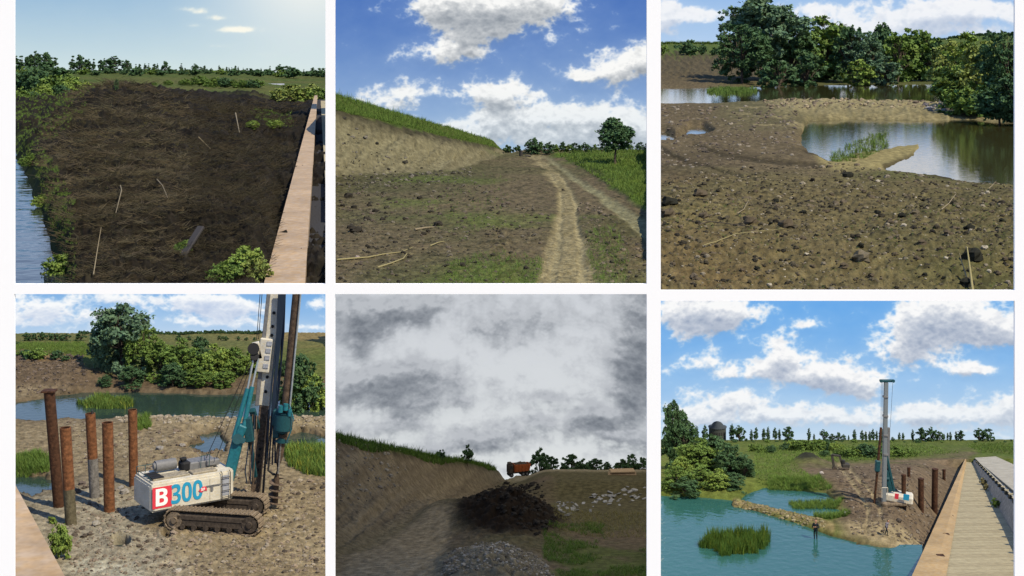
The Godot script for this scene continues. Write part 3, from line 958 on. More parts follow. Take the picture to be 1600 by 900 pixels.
func leaf_mesh(lobes: Array, count: int, size: float, seed_: int, droop := 0.0, shell := 0.55) -> ArrayMesh:
	# leaf sprays spread through the volume of the lobes; unit tree height
	var g := RandomNumberGenerator.new()
	g.seed = seed_
	var total := 0.0
	var cum := []
	for l in lobes:
		total += pow(l[1].x * l[1].y * l[1].z, 0.72)
		cum.append(total)
	var clumps := []
	var nclump := int(max(8, count / 26))
	for i in nclump:
		var pick := g.randf() * total
		var k := 0
		while cum[k] < pick: k += 1
		var dir := Vector3(g.randfn(), g.randfn(), g.randfn()).normalized()
		var rad := lerpf(shell, 1.0, sqrt(g.randf()))
		clumps.append([lobes[k][0] + dir * rad * lobes[k][1], dir, lobes[k][1].length() * g.randf_range(0.10, 0.24), g.randf_range(0.72, 1.18), g.randf_range(-1, 1)])
	var v := PackedVector3Array()
	var n := PackedVector3Array()
	var c := PackedColorArray()
	for i in count:
		var q: Array = clumps[g.randi() % nclump]
		var p: Vector3 = q[0] + Vector3(g.randfn(), g.randfn() * 0.7, g.randfn()) * q[2] * 0.55
		p.y -= droop * g.randf() * q[2]
		if p.y < 0.01: p.y = g.randf_range(0.01, 0.05)
		var nn: Vector3 = (Vector3(g.randfn(), g.randfn(), g.randfn()) * 0.75 + q[1] * 0.7 + Vector3.UP * 0.45).normalized()
		var a := nn.cross(Vector3(g.randfn(), g.randfn(), g.randfn())).normalized()
		var b := nn.cross(a)
		var s := size * g.randf_range(0.6, 1.35)
		var w := s * g.randf_range(0.45, 0.8)
		var k: float = q[3] * g.randf_range(0.82, 1.18)
		var col := Color(k * (1.0 + 0.10 * q[4]), k, k * (1.0 - 0.12 * q[4]))
		var p0 := p - a * s
		var p1 := p + b * w - nn * s * 0.12
		var p2 := p + a * s
		var p3 := p - b * w - nn * s * 0.12
		for t in [p0, p1, p2, p0, p2, p3]:
			v.append(t); n.append(nn); c.append(col)
	var m := ArrayMesh.new()
	var arr := []
	arr.resize(Mesh.ARRAY_MAX)
	arr[Mesh.ARRAY_VERTEX] = v
	arr[Mesh.ARRAY_NORMAL] = n
	arr[Mesh.ARRAY_COLOR] = c
	m.add_surface_from_arrays(Mesh.PRIMITIVE_TRIANGLES, arr)
	return m

func wood_mesh(lobes: Array, seed_: int, r := 0.022, split := 0.28) -> ArrayMesh:
	var g := RandomNumberGenerator.new()
	g.seed = seed_
	var b := MB.new()
	var top := 0.0
	for l in lobes: top = maxf(top, l[0].y)
	var pts := []
	var rad := []
	for i in 6:
		var t := i / 5.0
		pts.append(Vector3(g.randfn() * 0.012 * i, -0.03 + t * (top + 0.03), g.randfn() * 0.012 * i))
		rad.append(lerpf(r * 1.25, r * 0.22, t))
	b.path(pts, rad, 7)
	for l in lobes:
		var o: Vector3 = pts[2].lerp(pts[3], g.randf()) if split > 0.2 else pts[1]
		o.y = minf(o.y, split + g.randf() * 0.15)
		var e: Vector3 = l[0] + Vector3(0, l[1].y * 0.35, 0)
		var mid := o.lerp(e, 0.5) + Vector3(g.randfn(), g.randf(), g.randfn()) * 0.02
		b.path([o, mid, e], [r * 0.55, r * 0.36, r * 0.12], 5)
		for k in 2:
			var e2: Vector3 = l[0] + Vector3(g.randfn(), g.randfn(), g.randfn()).normalized() * l[1] * 0.8
			b.path([mid, e2], [r * 0.25, r * 0.07], 4)
	return b.mesh()

func lobes_for(kind: String, seed_: int) -> Array:
	var g := RandomNumberGenerator.new()
	g.seed = seed_ * 31 + 7
	var L := []
	if kind == "poplar":
		for i in 7:
			var t := i / 6.0
			var w := 0.085 * (0.55 + 1.0 * sin(PI * clampf(t * 0.86 + 0.14, 0, 1)))
			L.append([Vector3(g.randfn() * 0.012, 0.16 + 0.74 * t, g.randfn() * 0.012), Vector3(w, 0.11, w)])
	elif kind == "broad":
		for i in 15:
			var an := g.randf() * TAU
			var t := g.randf()
			var w := 0.30 * sin(PI * clampf(0.22 + t * 0.72, 0, 1))
			L.append([Vector3(cos(an) * w * g.randf_range(0.4, 1.0), 0.30 + 0.56 * t, sin(an) * w * g.randf_range(0.4, 1.0)), Vector3(g.randf_range(0.11, 0.17), g.randf_range(0.08, 0.13), g.randf_range(0.11, 0.17))])
		L.append([Vector3(0.02, 0.88, 0), Vector3(0.12, 0.11, 0.12)])
	elif kind == "full":
		for i in 30:
			var an := g.randf() * TAU
			var t := pow(g.randf(), 1.15)
			var w := 0.38 * sqrt(maxf(0.0, 1.0 - pow(t * 1.02 - 0.12, 2.0)))
			L.append([Vector3(cos(an) * w * g.randf_range(0.45, 1.0), 0.06 + 0.76 * t, sin(an) * w * g.randf_range(0.45, 1.0)), Vector3(g.randf_range(0.11, 0.17), g.randf_range(0.09, 0.14), g.randf_range(0.12, 0.18))])
		L.append([Vector3(-0.03, 0.86, 0), Vector3(0.13, 0.13, 0.13)])
	elif kind == "willow":
		for i in 32:
			var an := g.randf() * TAU
			var t := pow(g.randf(), 0.9)
			var w := 0.36 * (0.35 + 0.65 * sin(PI * clampf(0.1 + t * 0.75, 0, 1)))
			L.append([Vector3(cos(an) * w * g.randf_range(0.4, 1.05), 0.09 + 0.77 * t, sin(an) * w * g.randf_range(0.4, 1.05)), Vector3(g.randf_range(0.08, 0.14), g.randf_range(0.10, 0.17), g.randf_range(0.08, 0.14))])
		L.append([Vector3(0.04, 0.86, 0), Vector3(0.09, 0.14, 0.09)])
		L.append([Vector3(-0.12, 0.80, 0.02), Vector3(0.08, 0.12, 0.08)])
	else: # bush
		for i in 11:
			var an := g.randf() * TAU
			var w := 0.42 * sqrt(g.randf())
			L.append([Vector3(cos(an) * w, g.randf_range(0.22, 0.72) * (1.0 - w * 0.7), sin(an) * w), Vector3(g.randf_range(0.18, 0.28), g.randf_range(0.18, 0.30), g.randf_range(0.18, 0.28))])
	return L

func proto(kind: String, variant: int, fine: int) -> Array:
	var key := "%s%d_%d" % [kind, variant, fine]
	if not crowns.has(key):
		var L := lobes_for(kind, variant)
		var counts := {"poplar": [800, 2200, 2600], "broad": [700, 2400, 8000], "full": [800, 2600, 9000], "willow": [800, 2800, 10000], "bush": [420, 1400, 4000]}
		var sizes := {"poplar": [0.050, 0.030, 0.02], "broad": [0.075, 0.043, 0.024], "full": [0.080, 0.046, 0.026], "willow": [0.070, 0.040, 0.022], "bush": [0.14, 0.080, 0.046]}
		crowns[key] = [leaf_mesh(L, counts[kind][fine], sizes[kind][fine], variant * 13 + fine + kind.length(), 0.5 if kind == "willow" else 0.1), wood_mesh(L, variant + 3, 0.02 if kind != "bush" else 0.016, 0.28 if kind in ["broad", "willow"] else 0.08)]
	return crowns[key]

func plant(called: String, kind: String, variant: int, fine: int, tint: Material, p: Vector3, h: float, wide: float, turn: float, label: String, category: String, group := "") -> Node3D:
	var q := proto(kind, variant, fine)
	var t := thing(called, label, category, p, group)
	t.rotation.y = turn
	var x := Transform3D(Basis.from_scale(Vector3(h * wide, h, h * wide)), Vector3.ZERO)
	part("trunk" if kind != "bush" else "stem", q[1], M.bark, t, x)
	part("crown" if kind != "bush" else "foliage", q[0], tint, t, x)
	return t

func plant_px(key: String, called: String, kind: String, variant: int, fine: int, tint: Material, px: float, foot: float, top: float, wide: float, label: String, category: String, group := "", dd := 0.0) -> Node3D:
	# stands where the land shows at (px, foot) and reaches the given row
	var p := hit(key, px, foot) if dd == 0.0 else ground_at(key, px, dd)
	var d := -p.z
	var h := (EYE - (top - ROW) * d / F) - p.y
	p.y -= h * 0.015
	return plant(called, kind, variant, fine, tint, p, h, wide, fmod(px * 0.37, TAU), label, category, group)

const ORD := ["first", "second", "third", "fourth", "fifth", "sixth", "seventh", "eighth", "ninth", "tenth", "eleventh", "twelfth", "thirteenth", "fourteenth", "fifteenth", "sixteenth", "seventeenth", "eighteenth", "nineteenth", "twentieth", "twenty-first", "twenty-second", "twenty-third", "twenty-fourth", "twenty-fifth", "twenty-sixth", "twenty-seventh", "twenty-eighth", "twenty-ninth", "thirtieth", "thirty-first", "thirty-second", "thirty-third", "thirty-fourth", "thirty-fifth", "thirty-sixth", "thirty-seventh", "thirty-eighth", "thirty-ninth", "fortieth"]

func row_of(key: String, called: String, kind: String, fine: int, tints: Array, list: Array, wide: float, what: String, where: String, category: String, group: String) -> void:
	# list: [px, foot row, top row, distance or 0, width factor]; sorted from left to right, the label counts them
	list.sort_custom(func(a, b): return a[0] < b[0])
	for i in list.size():
		var e: Array = list[i]
		plant_px(key, called, kind, i % 3, fine, tints[(i * 7 + i / 3) % tints.size()], e[0], e[1], e[2], wide * (e[4] if e.size() > 4 else 1.0), "%s, %s from the left %s" % [what, ORD[i], where], category, group, e[3] if e.size() > 3 else 0.0)

func leaf_mat(called: String, c: Color) -> StandardMaterial3D:
	var m := mat(called, c, 0.75, 0.25)
	m.backlight_enabled = true
	m.backlight = Color(0.45, 0.5, 0.16)
	m.cull_mode = BaseMaterial3D.CULL_DISABLED
	return m

# ---------------------------------------------------------------- ground cover
func tuft_mesh(blades: int, spread: float, lean: float, wd: float, seed_: int) -> ArrayMesh:
	var g := RandomNumberGenerator.new()
	g.seed = seed_
	var b := MB.new()
	for i in blades:
		var an := g.randf() * TAU
		var o := Vector3(cos(an), 0, sin(an)) * spread * g.randf()
		var h := g.randf_range(0.35, 1.0)
		var l := Vector3(g.randfn(), 0, g.randfn()) * lean
		var side := Vector3(cos(an + 1.3), 0, sin(an + 1.3)) * wd
		var k := g.randf_range(0.75, 1.2)
		var mid := o + l * 0.4 + Vector3(0, h * 0.6, 0)
		var tip := o + l + Vector3(0, h, 0)
		var f := side.cross(Vector3.UP)
		b.quad(o - side, o + side, mid + side * 0.7, mid - side * 0.7, f, Color(k, k, k * 0.9))
		b.tri(mid - side * 0.7, mid + side * 0.7, tip, f, Color(k, k, k * 0.9))
	return b.mesh()

func scatter(called: String, label: String, mesh: Mesh, m: Material, spots: Array) -> void:
	# spots: [position, height, colour factor]
	var mm := MultiMesh.new()
	mm.transform_format = MultiMesh.TRANSFORM_3D
	mm.use_colors = true
	mm.mesh = mesh
	mm.instance_count = spots.size()
	for i in spots.size():
		var s: Array = spots[i]
		var w: float = s[3] if s.size() > 3 else 1.0
		mm.set_instance_transform(i, Transform3D(Basis(Vector3.UP, fmod(i * 2.39996, TAU)).scaled(Vector3(s[1] * w, s[1], s[1] * w)), s[0]))
		mm.set_instance_color(i, s[2])
	var o := MultiMeshInstance3D.new()
	o.name = numbered(called)
	o.multimesh = mm
	o.material_override = m
	add_child(o)
	o.set_meta("kind", "stuff")
	o.set_meta("label", label)

func spots_in(key: String, outline: PackedVector2Array, count: int, hpx0: float, hpx1: float, seed_: int, lift := 0.0) -> Array:
	# random places on the land inside an outline (picture rows of the land's general lie)
	var g := RandomNumberGenerator.new()
	g.seed = seed_
	var lo := Vector2(1e9, 1e9)
	var hi := -lo
	for p in outline:
		lo = lo.min(p); hi = hi.max(p)
	var out := []
	var base: Callable = panels[key].base
	var tries := 0
	while out.size() < count and tries < count * 12:
		tries += 1
		var q := Vector2(g.randf_range(lo.x, hi.x), g.randf_range(lo.y, hi.y))
		if not Geometry2D.is_point_in_polygon(q, outline):
			continue
		# distance at which the general lie shows in that row
		var a: float = panels[key].d0
		var z: float = panels[key].d1
		for k in 14:
			var m := (a + z) * 0.5
			if ROW + (EYE - base.call(m)) * F / m > q.y: a = m
			else: z = m
		var p := ground_at(key, q.x, a)
		p.y += lift
		var k2 := g.randf_range(0.7, 1.25)
		out.append([p, g.randf_range(hpx0, hpx1) * a / F, Color(k2 * g.randf_range(0.92, 1.08), k2, k2 * g.randf_range(0.85, 1.05))])
	return out

# ---------------------------------------------------------------- what stands on the land
func make_content() -> void:
	leaf_mat("leaf_dark", Color(0.066, 0.124, 0.052))
	leaf_mat("leaf_mid", Color(0.130, 0.200, 0.045))
	leaf_mat("leaf_light", Color(0.195, 0.270, 0.058))
	leaf_mat("leaf_yellow", Color(0.205, 0.250, 0.066))
	leaf_mat("leaf_grey", Color(0.105, 0.172, 0.098))
	leaf_mat("grass", Color(0.115, 0.175, 0.042))
	leaf_mat("grass_dry", Color(0.26, 0.225, 0.105))
	leaf_mat("reed", Color(0.115, 0.185, 0.042))
	textured(mat("bark", Color(0.13, 0.105, 0.08), 0.95, 0.15), T.fine, 1.0, T.fine_n, 0.8)
	textured(mat("tan_rust", Color(0.42, 0.31, 0.175), 0.8, 0.3), T.grime, 0.12)
	textured(mat("concrete_b", Color(0.36, 0.325, 0.23), 0.95, 0.2), T.grime, 0.5)
	textured(mat("kerb_white", Color(0.55, 0.53, 0.46), 0.95, 0.2), T.soil, 0.5)
	textured(mat("post_dark", Color(0.075, 0.08, 0.07), 0.8, 0.3), T.fine, 0.9)
	textured(mat("mud_grey", Color(0.30, 0.285, 0.26), 0.95, 0.15), T.soil, 0.7, T.fine_n, 0.6)
	textured(mat("mud_olive", Color(0.20, 0.175, 0.11), 0.95, 0.15), T.soil, 0.7, T.fine_n, 0.6)
	textured(mat("rubble", Color(0.45, 0.435, 0.40), 0.95, 0.15), T.fine, 1.2)
	textured(mat("pale_wood", Color(0.48, 0.34, 0.20), 0.9, 0.2), T.fine, 0.8)
	textured(mat("pale_grey", Color(0.40, 0.42, 0.46), 0.8, 0.3), T.fine, 0.3)
	mat("dull_brick", Color(0.055, 0.06, 0.055), 0.9, 0.2)
	mat("slate", Color(0.06, 0.072, 0.085), 0.6, 0.4)
	leaf_mat("reed_deep", Color(0.07, 0.135, 0.026))
	mat("mast_grey", Color(0.15, 0.17, 0.18), 0.6, 0.4)
	mat("twig", Color(0.20, 0.165, 0.105), 0.9, 0.2)
	textured(mat("stone", Color(1, 1, 1), 0.95, 0.2), T.fine, 0.8, T.fine_n, 0.7)
	textured(mat("rust_steel", Color(0.30, 0.145, 0.072), 0.85, 0.3), T.rust, 0.5, T.fine_n, 0.5)
	textured(mat("dark_rust", Color(0.115, 0.062, 0.038), 0.85, 0.3), T.rust, 0.5, T.fine_n, 0.5)
	textured(mat("tan_steel", Color(0.44, 0.335, 0.235), 0.75, 0.3), T.grime, 0.03)
	textured(mat("dark_steel", Color(0.055, 0.05, 0.048), 0.7, 0.35), T.fine, 0.7)
	textured(mat("concrete", Color(0.40, 0.365, 0.26), 0.95, 0.2), T.grime, 0.6)
	textured(mat("shaded_asphalt", Color(0.055, 0.055, 0.058), 0.95, 0.2), T.fine, 0.4, T.fine_n, 0.5)  # deck surface darkened in its colour to stand in for shade beside the rail
	textured(mat("pale_road", Color(0.42, 0.41, 0.37), 0.95, 0.2), T.grime, 0.3)
	make_rocks()
	content_1()
	content_2()
	content_3()
	content_4()
	content_5()
	content_6()

var rocks := []
func make_rocks() -> void:
	for k in 5:
		var g := FastNoiseLite.new()
		g.seed = 60 + k
		g.frequency = 0.55
		g.fractal_octaves = 3
		var b := MB.new()
		var sp := SphereMesh.new()
		sp.radius = 1.0; sp.height = 2.0; sp.radial_segments = 9; sp.rings = 5
		var ar := sp.get_mesh_arrays()
		var vv: PackedVector3Array = ar[Mesh.ARRAY_VERTEX]
		var id: PackedInt32Array = ar[Mesh.ARRAY_INDEX]
		var q := []
		for p in vv:
			var w := p * (1.0 + 0.75 * g.get_noise_3dv(p * 2.0))
			w.y *= 0.72
			q.append(w)
		for i in range(0, id.size(), 3):
			b.tri(q[id[i]], q[id[i + 1]], q[id[i + 2]], q[id[i]] + q[id[i + 1]] + q[id[i + 2]])
		rocks.append(b.mesh())

func rock_px(key: String, px: float, py: float, wpx: float, col: Color, label: String, category := "clod", group := "", called := "clod", flat := 1.0) -> void:
	var p := hit(key, px, py)
	var s := wpx * 0.5 * -p.z / F
	var i := int(px * 3 + py) % 5
	var m := MB.new()
	var key2 := "rock_%s" % col.to_html()
	if not M.has(key2):
		mat(key2, col, 0.95, 0.15)
		textured(M[key2], T.fine, 1.2, T.fine_n, 0.8)
	p.y += s * 0.22 * flat
	solid(called, rocks[i], M[key2], label, category, group, Transform3D(Basis(Vector3.UP, px * 1.7).scaled(Vector3(s, s * flat, s)), p))

func loose_stones(key: String, outline: PackedVector2Array, count: int, p0: float, p1: float, seed_: int, cols: Array, label: String, called := "gravel") -> void:
	var sp := spots_in(key, outline, count, p0, p1, seed_)
	var g := RandomNumberGenerator.new()
	g.seed = seed_
	for s in sp:
		var c: Color = cols[g.randi() % cols.size()]
		s[2] = c * g.randf_range(0.75, 1.2)
		s[1] = s[1] * (0.28 + 0.72 * pow(g.randf(), 3.0))
	scatter(called, label, rocks[seed_ % 5], M.stone, sp)

func twig_mesh(seed_: int) -> ArrayMesh:
	var g := RandomNumberGenerator.new()
	g.seed = seed_
	var b := MB.new()
	for i in 6:
		var an := g.randf() * TAU
		var o := Vector3(g.randfn() * 0.25, 0.05 + g.randf() * 0.12, g.randfn() * 0.25)
		var dir := Vector3(cos(an), g.randf_range(-0.08, 0.35), sin(an))
		var l := g.randf_range(0.5, 1.3)
		var k := g.randf_range(0.6, 1.3)
		b.path([o, o + dir * l * 0.5 + Vector3(0, g.randfn() * 0.05, 0), o + dir * l + Vector3(g.randfn() * 0.1, g.randfn() * 0.08, 0)], [0.020, 0.016, 0.008], 3, Color(k, k, k * 0.9), false)
	return b.mesh()

func stick(pts: Array, r0: float, r1: float, m: Material, label: String, category := "branch", called := "branch", group := "") -> void:
	var b := MB.new()
	var rad := []
	var o: Vector3 = pts[0]
	var q := []
	for i in pts.size():
		rad.append(lerpf(r0, r1, float(i) / (pts.size() - 1)))
		q.append(pts[i] - o)
	b.path(q, rad, 6)
	solid(called, b.mesh(), m, label, category, group, Transform3D(Basis.IDENTITY, o))

func stick_px(key: String, list: Array, wpx: float, lift: float, m: Material, label: String, called := "branch", category := "branch", group := "") -> void:
	# a stick lying along spots of the picture
	var pts := []
	for e in list:
		var p := hit(key, e[0], e[1])
		p.y += lift + (e[2] if e.size() > 2 else 0.0)
		pts.append(p)
	var r: float = wpx * 0.34 * -pts[0].z / F
	stick(pts, r, r * 0.45, m, label, category, called, group)

func beam(parent: Node3D, called: String, m: Material, tl: Array, tr: Array, br: Array, bl: Array) -> void:
	# a long bar through two end sections; each argument is [near point, far point]
	var b := MB.new()
	var n := 10
	var o := parent.position
	for i in n:
		var a := float(i) / n
		var z := float(i + 1) / n
		var P := []
		for e in [tl, tr, br, bl]:
			P.append(e[0].lerp(e[1], a) - o)
			P.append(e[0].lerp(e[1], z) - o)
		b.quad(P[0], P[2], P[3], P[1], Vector3.UP)
		b.quad(P[2], P[4], P[5], P[3], Vector3.RIGHT)
		b.quad(P[4], P[6], P[7], P[5], Vector3.DOWN)
		b.quad(P[6], P[0], P[1], P[7], Vector3.LEFT)
		if i == 0: b.quad(P[0], P[2], P[4], P[6], Vector3.BACK)
		if i == n - 1: b.quad(P[1], P[3], P[5], P[7], Vector3.FORWARD)
	part(called, b.mesh(), m, parent)

# ------------------------------------------------------------ top left
func content_1() -> void:
	var where := "on the skyline of the top left view"
	var pop := []
	for e in [[25.5, 87], [33.7, 87], [42.3, 85], [47, 85], [113, 87], [135, 90], [140, 92], [146, 92], [157, 91], [162.5, 91], [212, 100], [218, 98], [227, 99], [232, 99], [241, 98], [246, 99], [283, 99], [289, 105], [343, 102], [348, 106], [354, 103], [358, 105], [362, 105], [368, 101], [372, 104], [380, 106], [403, 107], [408, 106], [422, 103], [465, 110], [470, 111], [475, 108], [507, 108]]:
		pop.append([e[0], 0, e[1], 1340.0, 1.0 if int(e[0]) % 2 else 0.8])
	row_of("p1", "poplar_tree", "poplar", 0, [M.leaf_dark, M.leaf_dark, M.leaf_dark], pop, 1.35, "thin dark poplar", where, "tree", "poplars on the skyline of the top left view")
	var rnd := []
	for e in [[55.6, 79, 0.9], [72, 78, 1.2], [124, 85, 0.95], [177, 87, 1.6], [198, 91, 0.9], [258, 95, 0.95], [305, 99, 1.0], [314, 103, 0.8], [320, 102, 0.8], [330, 106, 0.9], [388, 110, 1.0], [395, 109, 1.0], [437, 100, 1.3], [450, 101, 1.3], [489, 105, 1.1]]:
		rnd.append([e[0], 0, e[1], 1325.0, e[2]])
	row_of("p1", "round_tree", "full", 1, [M.leaf_dark, M.leaf_dark], rnd, 1.0, "dark round-headed tree", where, "tree", "round trees on the skyline of the top left view")
	var hedge := []
	for i in 30:
		hedge.append([18 + i * 17.0 + sin(i * 7.0) * 5.0, 0, 105 + sin(i * 3.3) * 2.5 - (4 if i < 5 else 0), 1300.0 - (i % 3) * 50.0, 1.6])
	row_of("p1", "bush", "bush", 1, [M.leaf_dark, M.leaf_dark, M.leaf_dark, M.leaf_mid], hedge, 1.0, "dull green bush", "in the belt below the skyline, top left view", "bush", "bushes below the skyline of the top left view")
	var mid := []
	for e in [[290, 140, 120, 900], [312, 141, 116, 880], [335, 142, 117, 860], [352, 144, 119, 840], [374, 143, 120, 840], [392, 144, 121, 840], [402, 142, 122, 860], [262, 138, 124, 900], [240, 137, 127, 900], [320, 152, 136, 720], [245, 152, 137, 700], [270, 150, 138, 700]]:
		mid.append([e[0], 0, e[2], e[3], 1.5])
	row_of("p1", "field_bush", "bush", 2, [M.leaf_mid, M.leaf_dark, M.leaf_mid], mid, 1.0, "rounded green bush in the field", "behind the dark heap", "bush", "bushes in the field of the top left view")
	for e in [[40, 138, 92, "leaf_dark", 1.15, "tall dark bush mass at the left edge of the top left view"], [70, 140, 88, "leaf_dark", 1.1, "tall dark leafy bush beside the skyline gap, top left view"], [96, 143, 106, "leaf_mid", 1.25, "sunlit green bush at the right of the dark left-hand bushes"], [118, 148, 114, "leaf_light", 1.2, "yellow-green bush at the right end of the left-hand thicket"], [138, 148, 126, "leaf_light", 1.3, "low yellow-green bush at the foot of the heap's left shoulder"], [34, 168, 130, "leaf_mid", 1.2, "green bush low at the left edge above the river"], [68, 162, 128, "leaf_light", 1.0, "small bright green bush in front of the dark thicket"], [92, 158, 130, "leaf_dark", 1.3, "dark green bush low in the left-hand thicket"], [50, 168, 140, "leaf_dark", 1.2, "dark low bush between two green bushes above the river"]]:
		plant_px("p1", "thicket_bush", "bush", int(e[0]) % 3, 2, M[e[3]], e[0], 0, e[2], e[4], e[5], "bush", "thicket at the left of the top left view", 560.0 + (168 - e[1]) * 6.0)
	for e in [[448, 128, 1.5, "leaf_yellow", "yellow-green bush behind the far end of the heap"], [468, 122, 1.5, "leaf_yellow", "tall yellow-green bush left of the rail's far end"], [486, 128, 1.2, "leaf_light", "light green bush touching the rail's far end"], [500, 134, 1.2, "leaf_mid", "green bush right of the rail's far end"]]:
		plant_px("p1", "rail_bush", "bush", int(e[0]) % 3, 2, M[e[3]], e[0], 0, e[1], e[2], e[4], "bush", "bushes at the far end of the rail", 640.0)
	plant_px("p1", "dark_shrub", "full", 1, 1, M.leaf_dark, 182, 141, 121, 0.55, "small dark shrub standing on top of the heap", "shrub")
	# growth and torn brushwood on the heap
	var lf := tuft_mesh(9, 0.25, 0.35, 0.05, 3)
	var weeds := spots_in("p1", poly([24, 172, 130, 165, 150, 190, 110, 240, 60, 250, 60, 270, 24, 235]), 2600, 2.5, 6, 51)
	weeds.append_array(spots_in("p1", poly([50, 262, 70, 262, 118, 350, 120, 430, 104, 440, 92, 380]), 1100, 3, 8, 52))
	weeds.append_array(spots_in("p1", poly([380, 185, 450, 182, 462, 205, 400, 210]), 500, 3, 7, 53))
	scatter("weeds", "green weeds along the river edge and on the heap, top left view", lf, M.grass, weeds)
	var br := spots_in("p1", poly([60, 260, 120, 180, 300, 170, 470, 175, 440, 300, 405, 470, 110, 470, 95, 400, 75, 330]), 4200, 7, 22, 54, 0.2)
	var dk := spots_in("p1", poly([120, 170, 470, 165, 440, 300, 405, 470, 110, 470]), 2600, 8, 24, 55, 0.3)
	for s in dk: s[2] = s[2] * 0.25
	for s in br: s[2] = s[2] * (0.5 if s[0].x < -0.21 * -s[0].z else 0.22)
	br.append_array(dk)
	scatter("brushwood", "torn brushwood and dry stalks strewn over the dark heap", twig_mesh(5), M.twig, br)
	var straw := spots_in("p1", poly([60, 260, 130, 190, 260, 200, 330, 260, 260, 330, 180, 400, 110, 440, 80, 350]), 1500, 4, 9, 56)
	for s in straw: s[2] = s[2] * 0.35
	scatter("dry_grass", "dry grass clumps on the left flank of the dark heap", tuft_mesh(8, 0.4, 0.8, 0.03, 8), M.grass_dry, straw)
	stick_px("p1", [[188, 300, 0.3], [190, 320, 1.2], [181, 345, 0.3]], 3.0, 0.6, M.twig, "long pale forked branch sticking out of the heap's left flank")
	stick_px("p1", [[146, 440, 0.3], [152, 420, 1.5], [158, 400, 2.6]], 3.0, 0.4, M.twig, "pale branch standing at the bottom edge of the heap")
	stick_px("p1", [[245, 290, 0.5], [254, 305, 0.9], [262, 318, 0.3]], 3.0, 0.4, M.twig, "pale broken stick in the middle of the heap")
	stick_px("p1", [[368, 192, 2.0], [374, 212, 0.3]], 3.4, 0.5, M.twig, "pale leaning stick near the weeds on the heap's right side")
	stick_px("p1", [[310, 226, 1.0], [330, 240, 0.3]], 2.6, 0.5, M.twig, "short pale stick on the upper right of the heap")
	var pl := hit("p1", 300, 398)
	var pb := MB.new()
	pb.box(Vector3(0, 0, 0), Vector3(0.9, 0.3, 4.2), Basis.IDENTITY, 0.05)
	solid("plank", pb.mesh(), M.dark_steel, "dark squared timber propped up in the brushwood near the rail", "timber", "", Transform3D(Basis(Vector3.UP, -0.5) * Basis(Vector3.RIGHT, 0.75), pl + Vector3(0, 1.5, 0)))
	for e in [[378, 425, 372, 1.1, "leaf_light", "leafy light green shrub beside the near end of the rail"], [352, 440, 400, 1.2, "leaf_mid", "lower leafy shrub at the bottom edge left of the rail"], [402, 440, 392, 0.9, "leaf_yellow", "small yellow-green shrub touching the near end of the rail"], [290, 398, 372, 1.2, "leaf_mid", "small leafy shrub behind the propped timber"], [92, 440, 392, 1.1, "leaf_light", "light green bush overhanging the river at the bottom left"], [64, 322, 300, 1.2, "leaf_light", "small yellow-green bush at the water's edge"], [46, 258, 236, 1.3, "leaf_mid", "green bush at the upper water's edge of the heap"], [430, 200, 184, 1.6, "leaf_light", "low green shrub on the right of the heap near the rail"], [395, 202, 186, 1.4, "leaf_light", "low green shrub on the heap left of the rail"]]:
		plant_px("p1", "shrub", "bush", int(e[0]) % 3, 2, M[e[4]], e[0], e[1], e[2], e[3], e[5], "shrub")
	# steel rail of the bridge along the right edge
	var A := func(px, py): return at(px, py, 150.0)
	var Z := func(px, py): return at(px, py, 560.0)
	var o: Vector3 = at(444, 455, 150)
	var r := thing("bridge_rail", "long tan steel rail running away along the right of the heap", "rail", o)
	var dn := Vector3(0, -2.4, 0)
	var df := Vector3(0, -1.4, 0)
	beam(r, "rail_beam", M.tan_steel, [A.call(409, 455), Z.call(491.5, 149)], [A.call(475.5, 455), Z.call(496, 149)], [A.call(475.5, 455) + dn, Z.call(496, 149) + df], [A.call(409, 455) + dn, Z.call(491.5, 149) + df])
	var lip := Vector3(0, 0.02, 0)
	for k in 6:
		var t := (k + 0.5) / 6.0
		var c0: Vector3 = A.call(442, 455).lerp(Z.call(494, 149), t)
		var pb2 := MB.new()
		var gy := height("p1", c0)
		pb2.box(Vector3(0, (gy - 1.0 - c0.y) * 0.5 - 1.0, 0), Vector3(0.8, c0.y - gy, 0.8))
		part("post", pb2.mesh(), M.dark_rust, r, Transform3D(Basis.IDENTITY, c0 - o))
	var dk2 := thing("bridge_deck", "bridge deck strip beside the tan rail, painted dark as if shaded", "bridge deck", A.call(492, 455) + Vector3(0, -2.6, 0))
	var dd := Vector3(0, -2.6, 0)
	var de := Vector3(0, -1.6, 0)
	beam(dk2, "deck_slab", M.shaded_asphalt, [A.call(470, 455) + dd, Z.call(495.5, 149) + de], [A.call(515, 455) + dd, Z.call(515, 149) + de], [A.call(515, 455) + dd * 1.4, Z.call(515, 149) + de * 1.4], [A.call(470, 455) + dd * 1.4, Z.call(495.5, 149) + de * 1.4])
	beam(dk2, "walkway", M.concrete, [at(511, 330, 220), Z.call(501, 156)], [at(516, 330, 220), Z.call(514, 156)], [at(516, 330, 220) + Vector3(0, -3, 0), Z.call(514, 156) + Vector3(0, -3, 0)], [at(511, 330, 220) + Vector3(0, -3, 0), Z.call(501, 156) + Vector3(0, -3, 0)])
	# distant pale roof
	low_shed("p1", 432, 132, 24, 5, 1000.0, "long low pale shed far off below the big round trees, top left view")

